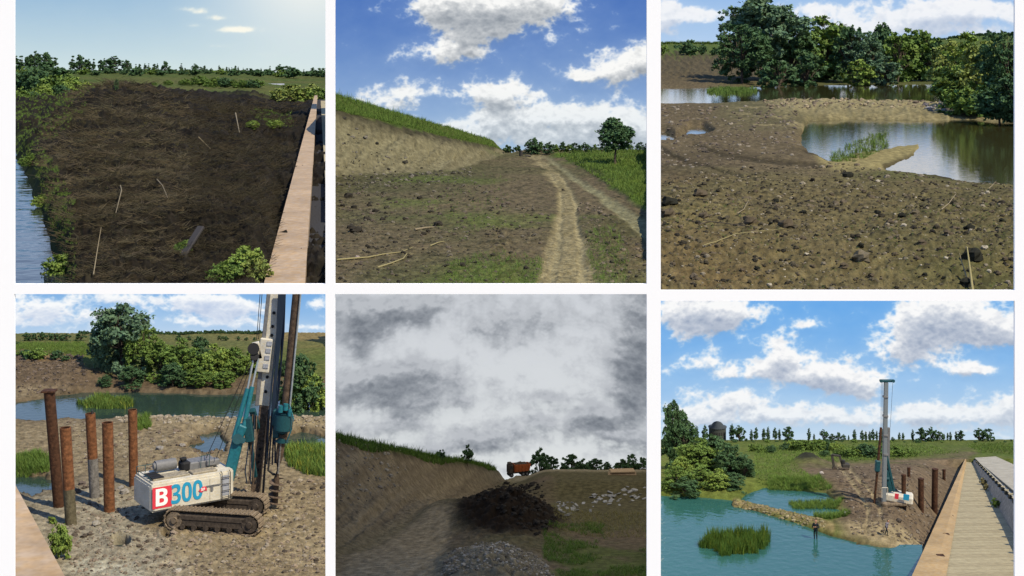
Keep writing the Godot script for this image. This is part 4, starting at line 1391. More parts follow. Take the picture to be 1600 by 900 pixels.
func low_shed(key: String, px: float, row: float, wpx: float, hpx: float, d: float, label: String) -> void:
	var p := at(px, row + hpx, d)
	var s := d / F
	var t := thing("shed", label, "shed", p)
	var w := wpx * s
	var h := hpx * s
	var b := MB.new()
	b.box(Vector3(0, h * 0.25, 0), Vector3(w, h * 1.1, w * 0.25))
	part("wall", b.mesh(), M.concrete, t)
	var r := MB.new()
	r.prism([Vector2(-w * 0.14, 0), Vector2(w * 0.14, 0), Vector2(0, h * 0.5)], w * 1.03, Transform3D(Basis(Vector3.UP, PI / 2), Vector3(0, h * 0.8, 0)))
	part("roof", r.mesh(), M.pale_grey, t)
	for k in 3:
		var q := MB.new()
		q.box(Vector3(w * (k - 1) * 0.28, h * 0.4, w * 0.126), Vector3(w * 0.1, h * 0.35, 0.05))
		part("door", q.mesh(), M.dark_steel, t)

# ------------------------------------------------------------ top middle
func content_2() -> void:
	plant_px("p2", "lone_tree", "broad", 2, 2, M.leaf_dark, 961, 256, 181, 1.25, "lone dark green broad tree standing in the meadow right of the road", "tree")
	var L := [[835, 0, 212, 432, 1.0], [826, 0, 218, 436, 0.9], [846, 0, 221, 438, 1.0], [858, 0, 221, 428, 1.2], [880, 0, 221, 440, 1.1], [897, 0, 221, 436, 1.2], [914, 0, 222, 440, 1.2], [930, 0, 225, 442, 1.2], [869, 0, 224, 440, 1.3], [888, 0, 225, 432, 1.4], [905, 0, 226, 432, 1.4], [922, 0, 227, 432, 1.4], [940, 0, 228, 432, 1.4], [955, 0, 227, 440, 1.4], [972, 0, 228, 440, 1.4], [1000, 0, 220, 420, 1.0], [1012, 0, 222, 420, 1.0], [984, 0, 225, 436, 1.3]]
	row_of("p2", "far_tree", "full", 1, [M.leaf_dark, M.leaf_dark, M.leaf_mid], L, 1.0, "dark round tree on the horizon", "beyond the end of the road", "tree", "trees on the horizon of the top middle view")
	for e in [[793, 232, "small round bush on the skyline left of the road's end"], [808, 233, "second small bush on the skyline left of the road's end"]]:
		plant_px("p2", "skyline_bush", "bush", 1, 0, M.leaf_dark, e[0], 0, e[1] - 8, 1.0, e[2], "bush", "", 445.0)
	# grass on the brow and in the meadow
	var gr := []
	var g := RandomNumberGenerator.new()
	g.seed = 71
	for i in 3600:
		var u := g.randf_range(512, 800)
		var toe := pw(u, [[480, 322], [640, 338], [705, 350], [742, 376], [775, 415], [800, 440], [830, 470]])
		var d := toe + 33.0 + pow(g.randf(), 1.2) * 16.0
		if d > 456.0: continue
		var p := ground_at("p2", u, d)
		var k := g.randf_range(0.65, 1.25)
		gr.append([p, (g.randf_range(4, 9) + (6.0 if g.randf() < 0.03 else 0.0)) * d / F * (0.5 + 0.5 * (800.0 - u) / 280.0), Color(k * 0.95, k, k * 0.85)])
	scatter("grass", "tall green grass on the brow of the cut slope, top middle view", tuft_mesh(8, 0.35, 0.3, 0.035, 11), M.grass, gr)
	var md := spots_in("p2", poly([868, 243, 905, 262, 950, 290, 985, 312, 1026, 345, 1026, 238]), 3200, 4, 9, 72)
	scatter("grass", "lush meadow grass right of the road, top middle view", tuft_mesh(8, 0.35, 0.35, 0.04, 12), M.grass, md)
	var pt := spots_in("p2", poly([690, 443, 700, 410, 760, 395, 850, 400, 842, 446]), 700, 4, 9, 73)
	pt.append_array(spots_in("p2", poly([915, 360, 960, 352, 985, 400, 975, 446, 930, 446, 918, 400]), 420, 5, 10, 74))
	pt.append_array(spots_in("p2", poly([640, 330, 720, 280, 790, 270, 800, 330, 720, 380]), 260, 3, 6, 75))
	scatter("grass", "pale sparse grass on the graded earth, top middle view", tuft_mesh(7, 0.6, 0.6, 0.03, 13), M.grass, pt)
	loose_stones("p2", poly([512, 290, 740, 285, 860, 330, 840, 446, 512, 446]), 1500, 1.5, 6, 76, [Color(0.07, 0.065, 0.045), Color(0.13, 0.105, 0.08), Color(0.17, 0.15, 0.11), Color(0.045, 0.04, 0.03)], "small clods over the graded earth, top middle view", "clods")
	loose_stones("p2", poly([512, 262, 700, 268, 740, 262, 740, 284, 512, 300]), 500, 1.5, 5, 78, [Color(0.06, 0.055, 0.04), Color(0.2, 0.18, 0.14)], "loose crumbs at the foot of the cut slope", "clods")
	loose_stones("p2", poly([900, 310, 950, 330, 1010, 400, 1010, 446, 940, 446, 915, 380]), 450, 1.5, 5, 77, [Color(0.07, 0.065, 0.045), Color(0.22, 0.18, 0.13), Color(0.14, 0.12, 0.09)], "small clods between the two tracks, top middle view", "clods")
	var dark := Color(0.05, 0.044, 0.034)
	for e in [[544, 308, 15], [535, 322, 8], [553, 325, 10], [577, 322, 9], [573, 344, 12], [598, 344, 9], [618, 380, 8], [656, 310, 9], [740, 315, 6], [555, 362, 18], [546, 356, 9], [662, 366, 8], [722, 416, 12], [787, 322, 7], [856, 342, 6], [822, 420, 10], [532, 436, 8], [575, 395, 7], [640, 402, 7], [948, 382, 9], [963, 373, 8], [880, 298, 6]]:
		rock_px("p2", e[0], e[1], e[2], dark, "dark clod of earth on the graded ground, top middle view", "clod", "dark clods of the top middle view")
	rock_px("p2", 685, 352, 14, dark, "largest dark clod beside the pale stick on the graded ground")
	rock_px("p2", 558, 403, 8, Color(0.45, 0.36, 0.30), "small pale pinkish block near the lower left corner, top middle view", "stone", "", "stone")
	stick_px("p2", [[526, 408], [548, 406], [575, 404], [600, 399], [625, 396], [644, 389]], 5.0, 0.15, M.grass_dry, "long pale straw-coloured root at the lower left of the graded earth", "root")
	stick_px("p2", [[590, 420], [612, 413], [630, 406], [636, 398]], 5.0, 0.15, M.grass_dry, "shorter pale root just below the long one", "root")
	stick_px("p2", [[648, 361], [665, 358], [678, 357]], 6.0, 0.2, M.twig, "pale stick left of the largest dark clod", "stick")
	stick_px("p2", [[672, 386], [684, 381], [694, 379]], 4.0, 0.15, M.grass_dry, "short pale root in the middle of the graded earth", "root")
	# two small dark things at the end of the road
	var p := hit("p2", 814, 244)
	var b := MB.new()
	b.path([Vector3(0, -0.2, 0), Vector3(0, 0.7, 0), Vector3(0.05, 1.35, 0), Vector3(0, 1.6, 0)], [0.55, 0.5, 0.42, 0.15], 8)
	solid("stump", b.mesh(), M.dark_steel, "small upright dark stump left of the road's far end", "stump", "", Transform3D(Basis.IDENTITY, p))
	p = hit("p2", 825, 245)
	b = MB.new()
	b.path([Vector3(-0.8, 0.15, 0), Vector3(0, 0.2, 0.05), Vector3(0.8, 0.12, 0)], [0.2, 0.24, 0.18], 7)
	solid("log", b.mesh(), M.dark_steel, "short dark log lying beside the upright stump", "log", "", Transform3D(Basis.IDENTITY, p))

# ------------------------------------------------------------ top right
func content_3() -> void:
	var L := [
		[1195, 138, -14, 0.92, "willow", 0, "leaf_grey", 2, "tallest dark tree at the water, left of the wood, top right view"],
		[1160, 138, 30, 0.8, "willow", 1, "leaf_dark", 2, "dark tree reaching left over the grassy bank, top right view"],
		[1232, 137, 12, 0.75, "full", 2, "leaf_dark", 2, "dark tree close right of the tallest tree, top right view"],
		[1285, 136, 22, 0.95, "full", 0, "leaf_mid", 2, "round mid green tree right of the tallest tree, top right view"],
		[1325, 136, 36, 0.55, "willow", 2, "leaf_dark", 1, "narrow pointed dark tree in the middle of the wood"],
		[1352, 136, 44, 0.8, "willow", 1, "leaf_grey", 2, "grey-green tree in the middle of the wood"],
		[1376, 135, 29, 0.6, "broad", 1, "leaf_dark", 2, "tree with a dark round head above the wood"],
		[1402, 135, 42, 0.75, "full", 1, "leaf_mid", 1, "green tree right of the dark round head"],
		[1424, 134, 43, 0.7, "full", 0, "leaf_mid", 1, "light topped tree towards the right of the wood"],
		[1443, 134, 38, 0.6, "willow", 0, "leaf_mid", 1, "pointed green tree at the right end of the wood"],
		[1462, 134, 60, 0.9, "full", 2, "leaf_dark", 1, "dark low tree behind the right-hand bushes"],
		[1345, 138, 88, 1.0, "full", 1, "leaf_light", 1, "rounded light green willow bush at the waterline"],
		[1384, 138, 87, 1.0, "full", 0, "leaf_grey", 1, "second rounded willow bush at the waterline"],
		[1260, 139, 78, 0.9, "full", 2, "leaf_dark", 1, "dark low bush under the tall trees"],
		[1215, 140, 88, 1.1, "full", 1, "leaf_dark", 1, "dark overhanging bush at the foot of the tallest tree"],
	]
	for e in L:
		var d: float = 775.0 + (140 - e[1]) * 12.0 + (30.0 if e[7] == 2 and e[2] < 30 else 0.0)
		plant_px("p3", "bank_tree", e[4], e[5], e[7], M[e[6]], e[0], 0, e[2], e[3] * 1.35, e[8], "tree", "trees along the far bank of the top right view", d)
	for e in [[1488, 62, 0.85, "full", 0, "leaf_yellow", 620.0, "light green tree overhanging the channel, top right view"], [1512, 50, 0.8, "full", 1, "leaf_light", 560.0, "tall leafy green tree at the right bank"], [1545, 60, 0.95, "full", 2, "leaf_yellow", 500.0, "bright green bushy tree at the right bank"], [1580, 40, 0.7, "willow", 1, "leaf_dark", 470.0, "dark tall tree cut by the right edge, top right view"], [1530, 118, 1.1, "bush", 1, "leaf_mid", 470.0, "leafy bush leaning over the end of the sand bank"], [1562, 128, 1.2, "bush", 2, "leaf_dark", 440.0, "dark bush at the right end of the pond"], [1595, 110, 1.0, "full", 0, "leaf_dark", 430.0, "dark bush filling the right edge above the pond"], [1508, 100, 1.2, "bush", 0, "leaf_mid", 560.0, "green bush at the channel's right end"]]:
		var p3 := at(e[0], 0, e[6])
		p3.y = -0.5
		var h: float = EYE - (e[1] - ROW) * e[6] / F - p3.y
		plant("right_bank_tree", e[3], e[4], 2, M[e[5]], p3, h, e[2] * 1.25, e[0] * 0.3, e[7], "tree", "trees on the right bank of the top right view")
	for e in [[1075, 56, 1.0, "round green bush on the far grassy rise"], [1098, 64, 0.6, "thin small bush on the far grassy rise"], [1117, 71, 1.0, "low dark bush on the grass near the tall trees"], [1131, 66, 0.9, "taller dark bush on the grass near the tall trees"]]:
		plant_px("p3", "rise_bush", "bush", 1, 1, M.leaf_dark, e[0], 0, e[1], e[2], e[3], "bush", "bushes on the grassy rise of the top right view", 1180.0)
	plant_px("p3", "rise_bush", "bush", 2, 1, M.leaf_mid, 1034, 0, 62, 0.8, "bush cut by the left edge on the grassy rise", "bush", "bushes on the grassy rise of the top right view", 1180.0)
	# far wood on the hill
	var fw := []
	var g := RandomNumberGenerator.new()
	g.seed = 81
	for i in 130:
		var u := g.randf_range(1430, 1610)
		var p := ground_at("p3", u, 1570.0 + g.randf() * 20.0)
		fw.append([p - Vector3(0, 0.5, 0), g.randf_range(5, 8) * 1570.0 / F, Color.WHITE * g.randf_range(0.7, 1.1)])
	scatter("far_wood", "dark strip of wood on the hill behind, top right view", proto("bush", 0, 0)[0], M.leaf_dark, fw)
	# reeds and grass
	var isl := []
	for i in 700:
		var u := 1105.0 + g.randf() * 78.0
		var r := 142.0 + g.randfn() * 2.4
		var d := 24.3 * F / (r - ROW)
		if absf(u - 1145.0 + noise_c.get_noise_1d(r * 40.0) * 30.0) > 38.0 - absf(r - 142.0) * 3.0: continue
		isl.append([Vector3((u - 800.0) * d / F, -0.6, -d), g.randf_range(4, 8.5) * d / F, Color.WHITE * g.randf_range(0.7, 1.15)])
	scatter("reed_bed", "green grassy island in the channel, top right view", tuft_mesh(9, 0.4, 0.25, 0.05, 21), M.reed, isl)
	var spit := spots_in("p3", poly([1292, 240, 1340, 218, 1360, 208, 1385, 206, 1388, 226, 1350, 246, 1310, 256]), 190, 4, 9, 82)
	for s in spit: s[0].y = maxf(s[0].y, -0.5)
	scatter("weeds", "sprawling green weeds on the sandy spit in the pond", tuft_mesh(9, 0.6, 0.6, 0.06, 22), M.grass, spit)
	var bank := spots_in("p3", poly([1012, 70, 1150, 68, 1180, 92, 1160, 100, 1100, 92, 1012, 90]), 900, 3, 6, 83)
	scatter("grass", "green grass on the far rise, top right view", tuft_mesh(7, 0.5, 0.4, 0.06, 23), M.grass, bank)
	var sparse := spots_in("p3", poly([1033, 350, 1160, 340, 1240, 400, 1400, 350, 1585, 330, 1585, 455, 1033, 455]), 700, 3, 6, 84)
	for s in sparse: s[2] = s[2] * 0.7
	scatter("weeds", "sparse green sprouts on the clod strewn bank", tuft_mesh(6, 0.7, 0.9, 0.05, 24), M.grass, sparse)
	# clods and stones
	var cols := [Color(0.15, 0.12, 0.08), Color(0.10, 0.085, 0.055), Color(0.13, 0.11, 0.07), Color(0.05, 0.043, 0.03), Color(0.07, 0.06, 0.04), Color(0.17, 0.14, 0.09), Color(0.04, 0.035, 0.026), Color(0.28, 0.24, 0.17)]
	loose_stones("p3", poly([1020, 300, 1130, 270, 1300, 262, 1600, 300, 1600, 470, 1020, 470]), 5200, 1.2, 6, 85, cols, "small clods and pebbles over the near bank, top right view", "clods")
	loose_stones("p3", poly([1020, 290, 1600, 300, 1600, 470, 1020, 470]), 700, 1.2, 3.4, 90, [Color(0.42, 0.37, 0.27), Color(0.36, 0.31, 0.22), Color(0.48, 0.43, 0.33)], "tiny pale pebbles over the near bank, top right view", "pebbles")
	loose_stones("p3", poly([1020, 330, 1600, 330, 1600, 470, 1020, 470]), 300, 4, 9, 88, [cols[0], cols[1], cols[3]], "lumps of earth over the near bank, top right view", "clods")
	loose_stones("p3", poly([1190, 160, 1500, 160, 1520, 176, 1200, 178]), 500, 1.5, 5, 86, [Color(0.40, 0.33, 0.22), Color(0.3, 0.24, 0.16), Color(0.16, 0.13, 0.1)], "rubble on the sand bank between the waters", "clods")
	loose_stones("p3", poly([1440, 166, 1520, 170, 1530, 180, 1450, 180]), 120, 3, 7, 89, [Color(0.12, 0.11, 0.12), Color(0.32, 0.30, 0.28)], "grey rubble at the right end of the sand bank", "gravel")
	loose_stones("p3", poly([1033, 165, 1250, 175, 1250, 250, 1033, 280]), 900, 1.5, 5, 87, [Color(0.12, 0.1, 0.08), Color(0.2, 0.16, 0.12), Color(0.3, 0.26, 0.2)], "crumbs of mud left of the pond", "clods")
	var dark := Color(0.030, 0.030, 0.022)
	var brown := Color(0.12, 0.095, 0.062)
	for e in [[1325, 277, 18, dark, "dark clod standing at the pond's near shore"], [1407, 268, 16, dark, "black clod silhouetted against the pond"], [1046, 320, 26, dark, "big dark clod at the left edge of the near bank"], [1044, 336, 22, brown, "flat brown slab just below the big dark clod at the left edge"], [1094, 306, 22, brown, "brown rounded clod below the tyre-marked mud"], [1172, 348, 22, brown, "long flat clod beside the thin branches"], [1228, 354, 24, brown, "flat earth slab in the middle of the near bank"], [1345, 404, 27, Color(0.19, 0.16, 0.105), "large pale topped rounded clod near the bottom middle"], [1318, 417, 14, brown, "reddish brown clod left of the large pale clod"], [1410, 341, 17, dark, "dark clod pair right of the bank's middle"], [1430, 336, 18, Color(0.15, 0.125, 0.08), "pale topped clod above the dark pair"], [1519, 403, 34, dark, "largest dark block near the lower right corner"], [1510, 446, 24, dark, "dark clod beside the pale stick at the bottom right"], [1390, 350, 14, brown, "brown clod left of the dark pair"], [1516, 358, 16, dark, "dark clod upper right of the near bank"], [1480, 366, 14, brown, "narrow clod right of the bank's middle"], [1371, 334, 12, dark, "small dark clod above the bank's middle"]]:
		rock_px("p3", e[0], e[1], e[2], e[3], e[4])
	for e in [[1213, 315, 10], [1255, 334, 12], [1290, 332, 11], [1140, 312, 8], [1180, 300, 9], [1254, 374, 12], [1120, 385, 9], [1100, 399, 10], [1183, 420, 9], [1160, 423, 9], [1090, 438, 12], [1052, 414, 10], [1270, 417, 8], [1275, 369, 8], [1440, 381, 14], [1470, 391, 12], [1432, 405, 11], [1550, 333, 10], [1565, 346, 10], [1345, 384, 10], [1398, 398, 9], [1362, 432, 9], [1445, 430, 9], [1475, 435, 8], [1560, 428, 11], [1570, 405, 9], [1205, 350, 8], [1300, 305, 8], [1350, 300, 8], [1340, 330, 8]]:
		rock_px("p3", e[0], e[1], e[2], dark if int(e[0]) % 2 else brown, "small clod of earth on the near bank, top right view", "clod", "small clods of the near bank")
	for e in [[1538, 388, 10], [1202, 446, 8], [1260, 398, 7], [1412, 354, 11], [1478, 404, 7], [1545, 425, 9], [1372, 285, 9], [1543, 301, 7]]:
		rock_px("p3", e[0], e[1], e[2], Color(0.46, 0.41, 0.31), "small pale stone on the near bank, top right view", "stone", "pale stones of the near bank", "stone")
	stick_px("p3", [[1100, 388], [1120, 382], [1150, 370], [1185, 366], [1225, 362]], 2.6, 0.35, M.grass_dry, "long thin straw-coloured branch lying on the near bank")
	stick_px("p3", [[1092, 355], [1108, 350], [1135, 353], [1180, 359]], 3.4, 0.3, M.bark, "dark bent branch above the long straw-coloured one")
	stick_px("p3", [[1152, 337], [1162, 331], [1170, 322, 0.5]], 3.0, 0.3, M.twig, "short pale twig above the dark bent branch")
	stick_px("p3", [[1471, 331], [1482, 322], [1494, 313, 0.6]], 3.4, 0.3, M.twig, "pale straight stick on the upper right of the near bank")
	stick_px("p3", [[1520, 460], [1516, 440, 0.8], [1511, 424, 2.2]], 7.0, 0.3, M.grass_dry, "thick pale stick standing at the bottom right corner")
	stick_px("p3", [[1511, 440], [1503, 430, 1.0], [1499, 424, 1.6]], 3.0, 0.3, M.twig, "thin twig left of the thick pale stick")
	stick_px("p3", [[1545, 297], [1556, 292, 0.6]], 2.6, 0.2, M.twig, "short twig at the pond's near shore on the right")




# ------------------------------------------------------------ bottom left
func content_4() -> void:
	var L := [
		[190, 614, 470, 0.80, "willow", 0, "leaf_grey", "tallest loose-crowned tree at the river, bottom left view"],
		[163, 614, 500, 0.55, "willow", 2, "leaf_grey", "lower left-hand stem of the tallest tree group, bottom left view"],
		[222, 614, 508, 0.65, "willow", 1, "leaf_mid", "tree leaning against the right of the tallest tree, bottom left view"],
		[254, 615, 530, 0.85, "full", 0, "leaf_mid", "bright green bushy tree right of the tallest tree"],
		[285, 615, 528, 0.85, "full", 1, "leaf_mid", "rounded bushy tree in the middle of the river wood"],
		[312, 613, 523, 0.6, "full", 2, "leaf_dark", "dark headed tree behind the river wood"],
		[335, 615, 536, 0.85, "full", 0, "leaf_light", "light green bushy tree left of the rig's mast"],
		[365, 614, 540, 0.8, "full", 2, "leaf_mid", "bushy tree right behind the rig's stays"],
		[392, 613, 546, 0.8, "full", 1, "leaf_light", "light green tree behind the rig's mast"],
		[425, 613, 552, 0.8, "full", 0, "leaf_mid", "tree between mast and drill rod"],
		[450, 614, 560, 0.9, "full", 2, "leaf_dark", "dark tree right of the drill rod"],
		[270, 618, 565, 1.0, "full", 2, "leaf_dark", "dark low bush at the waterline right of the tallest tree"],
		[310, 618, 572, 1.1, "full", 1, "leaf_mid", "low bush at the waterline in the middle of the river wood"],
		[350, 618, 575, 1.1, "full", 0, "leaf_mid", "low bush at the waterline left of the rig's stays"],
		[205, 618, 570, 1.1, "full", 0, "leaf_dark", "dark bush at the foot of the tallest tree, bottom left view"],
		[165, 618, 585, 1.2, "full", 1, "leaf_dark", "dark low bush over the water left of the tallest tree"],
	]
	for e in L:
		plant_px("p4", "river_tree", e[4], e[5], 2, M[e[6]], e[0], 0, e[2], e[3] * 1.4, e[7], "tree", "trees along the river of the bottom left view", 105.0 + (618 - e[1]) * 0.7)
	for e in [[470, 548, 0.8, "leaf_dark", "dark green tree at the right edge behind the river, bottom left view"], [488, 580, 0.9, "leaf_light", "light green bushes at the right edge above the reeds"], [458, 595, 1.0, "leaf_mid", "low bush at the waterline at the right, bottom left view"]]:
		plant_px("p4", "right_tree", "full", int(e[0]) % 3, 2, M[e[3]], e[0], 0, e[1], e[2], e[4], "tree", "trees at the right of the bottom left view", 100.0)
	var fb := []
	for e in [[48, 560, 541], [57, 561, 538], [88, 560, 545], [38, 556, 545], [24, 540, 531], [30, 555, 547], [102, 562, 552]]:
		fb.append([e[0], e[1], e[2], 0.0, 1.3])
	row_of("p4", "meadow_bush", "bush", 1, [M.leaf_dark, M.leaf_mid], fb, 1.0, "green bush in the meadow beyond the river", "bottom left view", "bush", "bushes in the far meadow of the bottom left view")
	var ft := []
	for e in [[42, 519], [50, 519], [64, 517], [78, 520], [86, 520], [96, 521], [104, 521], [126, 518], [280, 522], [296, 524], [345, 523], [352, 524], [372, 525], [385, 526], [398, 526]]:
		ft.append([e[0], 0, e[1], 131.0, 1.5])
	row_of("p4", "far_tree", "full", 0, [M.leaf_dark, M.leaf_dark], ft, 1.0, "small dark tree standing in the far fields", "bottom left view", "tree", "small far trees of the bottom left view")
	var g := RandomNumberGenerator.new()
	g.seed = 91
	var fw := []
	for i in 240:
		var u := g.randf_range(125, 420)
		fw.append([ground_at("p4", u, 137.6 + g.randf() * 0.8) - Vector3(0, 0.05, 0), g.randf_range(4, 7.5) * 138.0 / F, Color.WHITE * g.randf_range(0.7, 1.1)])
	scatter("far_wood", "dark strip of wood along the horizon, bottom left view", proto("bush", 1, 0)[0], M.leaf_dark, fw)
	# reeds
	var isl := []
	for i in 1500:
		var a := g.randf() * TAU
		var q := sqrt(g.randf())
		q *= 1.0 + noise_c.get_noise_1d(a * 60.0) * 0.7
		var r := 633.0 + sin(a) * q * 6.5
		var u := 168.0 + cos(a) * q * 37.0
		var d := 24.05 * F / (r - ROW)
		isl.append([Vector3((u - 800.0) * d / F, -0.08, -d), (g.randf_range(7, 16) + noise_c.get_noise_2d(u * 3.0, r * 3.0) * 9.0) * d / F, Color(1, 1, 1) * g.randf_range(0.6, 1.2) if g.randf() > 0.12 else Color(1.9, 1.25, 0.9)])
	scatter("reed_bed", "grassy reed island in the river, bottom left view", tuft_mesh(8, 0.25, 0.18, 0.028, 31), M.reed, isl)
	var rd := spots_in("p4", poly([442, 712, 455, 698, 490, 692, 520, 694, 520, 758, 480, 752, 452, 738]), 1700, 10, 20, 92)
	for i in rd.size():
		if i % 7 == 0: rd[i][2] = Color(2.0, 1.3, 0.9)
		rd[i][1] *= 0.7 + 0.9 * absf(noise_c.get_noise_2d(rd[i][0].x * 60.0, rd[i][0].z * 60.0))
	scatter("reed_bed", "bright green reeds at the right edge beside the drill, bottom left view", tuft_mesh(8, 0.25, 0.2, 0.03, 32), M.reed, rd)
	var lf := spots_in("p4", poly([10, 728, 60, 722, 76, 730, 78, 742, 10, 746]), 700, 8, 15, 93)
	lf.append_array(spots_in("p4", poly([212, 668, 232, 664, 236, 678, 214, 684]), 160, 7, 13, 94))
	scatter("weeds", "green weeds by the pools of the piling site", tuft_mesh(8, 0.3, 0.3, 0.035, 33), M.reed, lf)
	var me := spots_in("p4", poly([10, 545, 130, 545, 150, 572, 120, 582, 10, 566]), 1600, 4, 8, 95)
	scatter("grass", "meadow grass beyond the river, bottom left view", tuft_mesh(7, 0.4, 0.4, 0.04, 34), M.grass, me)
	plant_px("p4", "roadside_weed", "bush", 2, 2, M.leaf_light, 92, 872, 812, 0.55, "leafy green weed growing beside the tan parapet", "weed")
	plant_px("p4", "roadside_weed", "bush", 0, 1, M.leaf_light, 83, 818, 802, 0.8, "small weed above the leafy one beside the parapet", "weed")
	# stones
	loose_stones("p4", poly([90, 770, 520, 760, 520, 910, 110, 910]), 2600, 1.5, 6, 96, [Color(0.28, 0.22, 0.16), Color(0.2, 0.16, 0.115), Color(0.34, 0.29, 0.22), Color(0.1, 0.08, 0.06)], "crumbs and small stones over the piling site", "gravel")
	loose_stones("p4", poly([180, 654, 520, 658, 520, 674, 190, 672]), 700, 1.5, 5, 97, [Color(0.40, 0.34, 0.25), Color(0.3, 0.25, 0.18)], "rubble on the sand bank, bottom left view", "gravel")
	loose_stones("p4", poly([90, 660, 330, 680, 440, 730, 420, 760, 100, 740]), 900, 1.5, 5, 98, [Color(0.2, 0.155, 0.115), Color(0.13, 0.1, 0.075), Color(0.3, 0.26, 0.2)], "crumbs on the mud behind the piles", "gravel")
	loose_stones("p4", poly([10, 575, 130, 578, 140, 612, 10, 625]), 600, 1.5, 5, 99, [Color(0.2, 0.155, 0.115), Color(0.12, 0.095, 0.075)], "clods on the far bare bank, bottom left view", "clods")
	for e in [[150, 820, 14, Color(0.36, 0.33, 0.27), "pale broken block in front of the piles"], [188, 765, 12, Color(0.30, 0.28, 0.24), "grey stone between the fourth and fifth pile"], [120, 770, 14, Color(0.12, 0.10, 0.08), "dark clod behind the second pile"], [175, 745, 12, Color(0.13, 0.11, 0.09), "dark clod left of the fifth pile"], [195, 770, 14, Color(0.34, 0.31, 0.26), "pale slab piece at the foot of the fifth pile"], [278, 893, 10, Color(0.45, 0.42, 0.36), "pale stone at the bottom edge of the piling site"], [128, 757, 12, Color(0.15, 0.12, 0.10), "brown clod left of the third pile"], [250, 702, 11, Color(0.3, 0.28, 0.25), "grey stone by the pool behind the rig"], [285, 697, 9, Color(0.33, 0.3, 0.26), "small grey stone at the pool's left shore"]]:
		rock_px("p4", e[0], e[1], e[2], e[3], e[4], "stone", "", "stone")
	# five driven piles
	var P := [[77, 612, 92, 790, 17, "dark_rust", "tallest dark brown pile, leftmost of the five, with a flat cap"], [102, 668, 111, 818, 17.5, "rust_steel", "orange rusty pipe pile nearest the camera"], [141, 646, 148, 776, 15.5, "rust_steel", "rusty pipe pile with a grey lower half, third from the left"], [168, 660, 171, 798, 17, "rust_steel", "brown and orange pipe pile in front of the rig's counterweight"], [207, 640, 209, 761, 14, "rust_steel", "thinnest orange pipe pile, rightmost of the five"]]
	for e in P:
		var foot := hit("p4", e[2], e[3])
		var d := -foot.z
		var top := at(e[0], e[1], d)
		var r: float = e[4] * 0.5 * d / F
		var t := thing("pile", e[6], "pile", foot, "driven piles of the bottom left view")
		var v := top - foot
		var b := MB.new()
		var pts := []
		var rad := []
		for k in 9:
			pts.append(v * (k / 8.0) - (v.normalized() * 0.6 if k == 0 else Vector3.ZERO))
			rad.append(r)
		b.path(pts, rad, 20, Color.WHITE, false)
		b.path([v, v - v.normalized() * 0.5], [r * 0.84, r * 0.84], 20, Color(0.25, 0.22, 0.2), false)
		var n := 20
		var ax := v.normalized()
		var s1 := ax.cross(Vector3.BACK).normalized()
		var s2 := ax.cross(s1)
		for k in n:
			var c0 := s1 * cos(TAU * k / n) + s2 * sin(TAU * k / n)
			var c1 := s1 * cos(TAU * (k + 1) / n) + s2 * sin(TAU * (k + 1) / n)
			b.quad(v + c0 * r, v + c1 * r, v + c1 * r * 0.84, v + c0 * r * 0.84, ax)
		part("pipe", b.mesh(), M[e[5]], t)
		var c := MB.new()
		for k in 14:
			c.path([v * 0.62, v * 0.62 + ax * 0.03], [r * 1.02, r * 1.02], 18, Color(0.8, 0.8, 0.8), false)
			break
		part("weld_seam", c.mesh(), M[e[5]], t)
		if e[4] == 17 and e[5] == "dark_rust":
			var q := MB.new()
			q.box(v + ax * 0.04, Vector3(r * 2.5, 0.10, r * 2.3), Basis.IDENTITY, 0.02)
			part("cap_plate", q.mesh(), M.dark_rust, t)
		if e[0] == 141:
			var q := MB.new()
			q.path([Vector3.ZERO - ax * 0.2, v * 0.46], [r * 1.012, r * 1.012], 20, Color.WHITE, false)
			part("cement_sleeve", q.mesh(), M.mud_grey, t)
		if e[0] == 102:
			var q := MB.new()
			q.path([Vector3.ZERO - ax * 0.2, v * 0.36], [r * 1.012, r * 1.012], 20, Color.WHITE, false)
			part("mud_coat", q.mesh(), M.mud_olive, t)
		if e[0] == 141:
			var q := MB.new()
			q.path([v + Vector3(r * 0.4, -0.05, 0), v + Vector3(r * 0.45, 0.16, 0)], [0.06, 0.05], 6)
			part("lug", q.mesh(), M.dark_steel, t)
	# parapet of the bridge in the corner
	var o := at(60, 920, 63)
	var par := thing("bridge_parapet", "tan steel parapet cutting off the lower left corner", "parapet", o)
	var nr := at(112, 920, 63)
	var fr := at(8, 728, 80)
	var nl := at(-220, 920, 63)
	var fl := at(-90, 728, 80)
	var dn := Vector3(0, -0.7, 0)
	beam(par, "top_plate", M.tan_steel, [nl, fl], [nr, fr], [nr + dn * 0.4, fr + dn * 0.4], [nl + dn * 0.4, fl + dn * 0.4])
	for k in 4:
		var q := MB.new()
		var c: Vector3 = nr.lerp(fr, 0.1 + 0.27 * k).lerp(nl.lerp(fl, 0.1 + 0.27 * k), 0.4)
		q.box(Vector3(0, -1.05, 0), Vector3(0.35, 1.8, 0.35), Basis.IDENTITY, 0.02)
		part("post", q.mesh(), M.dark_rust, par, Transform3D(Basis.IDENTITY, c - o))
	make_rig()

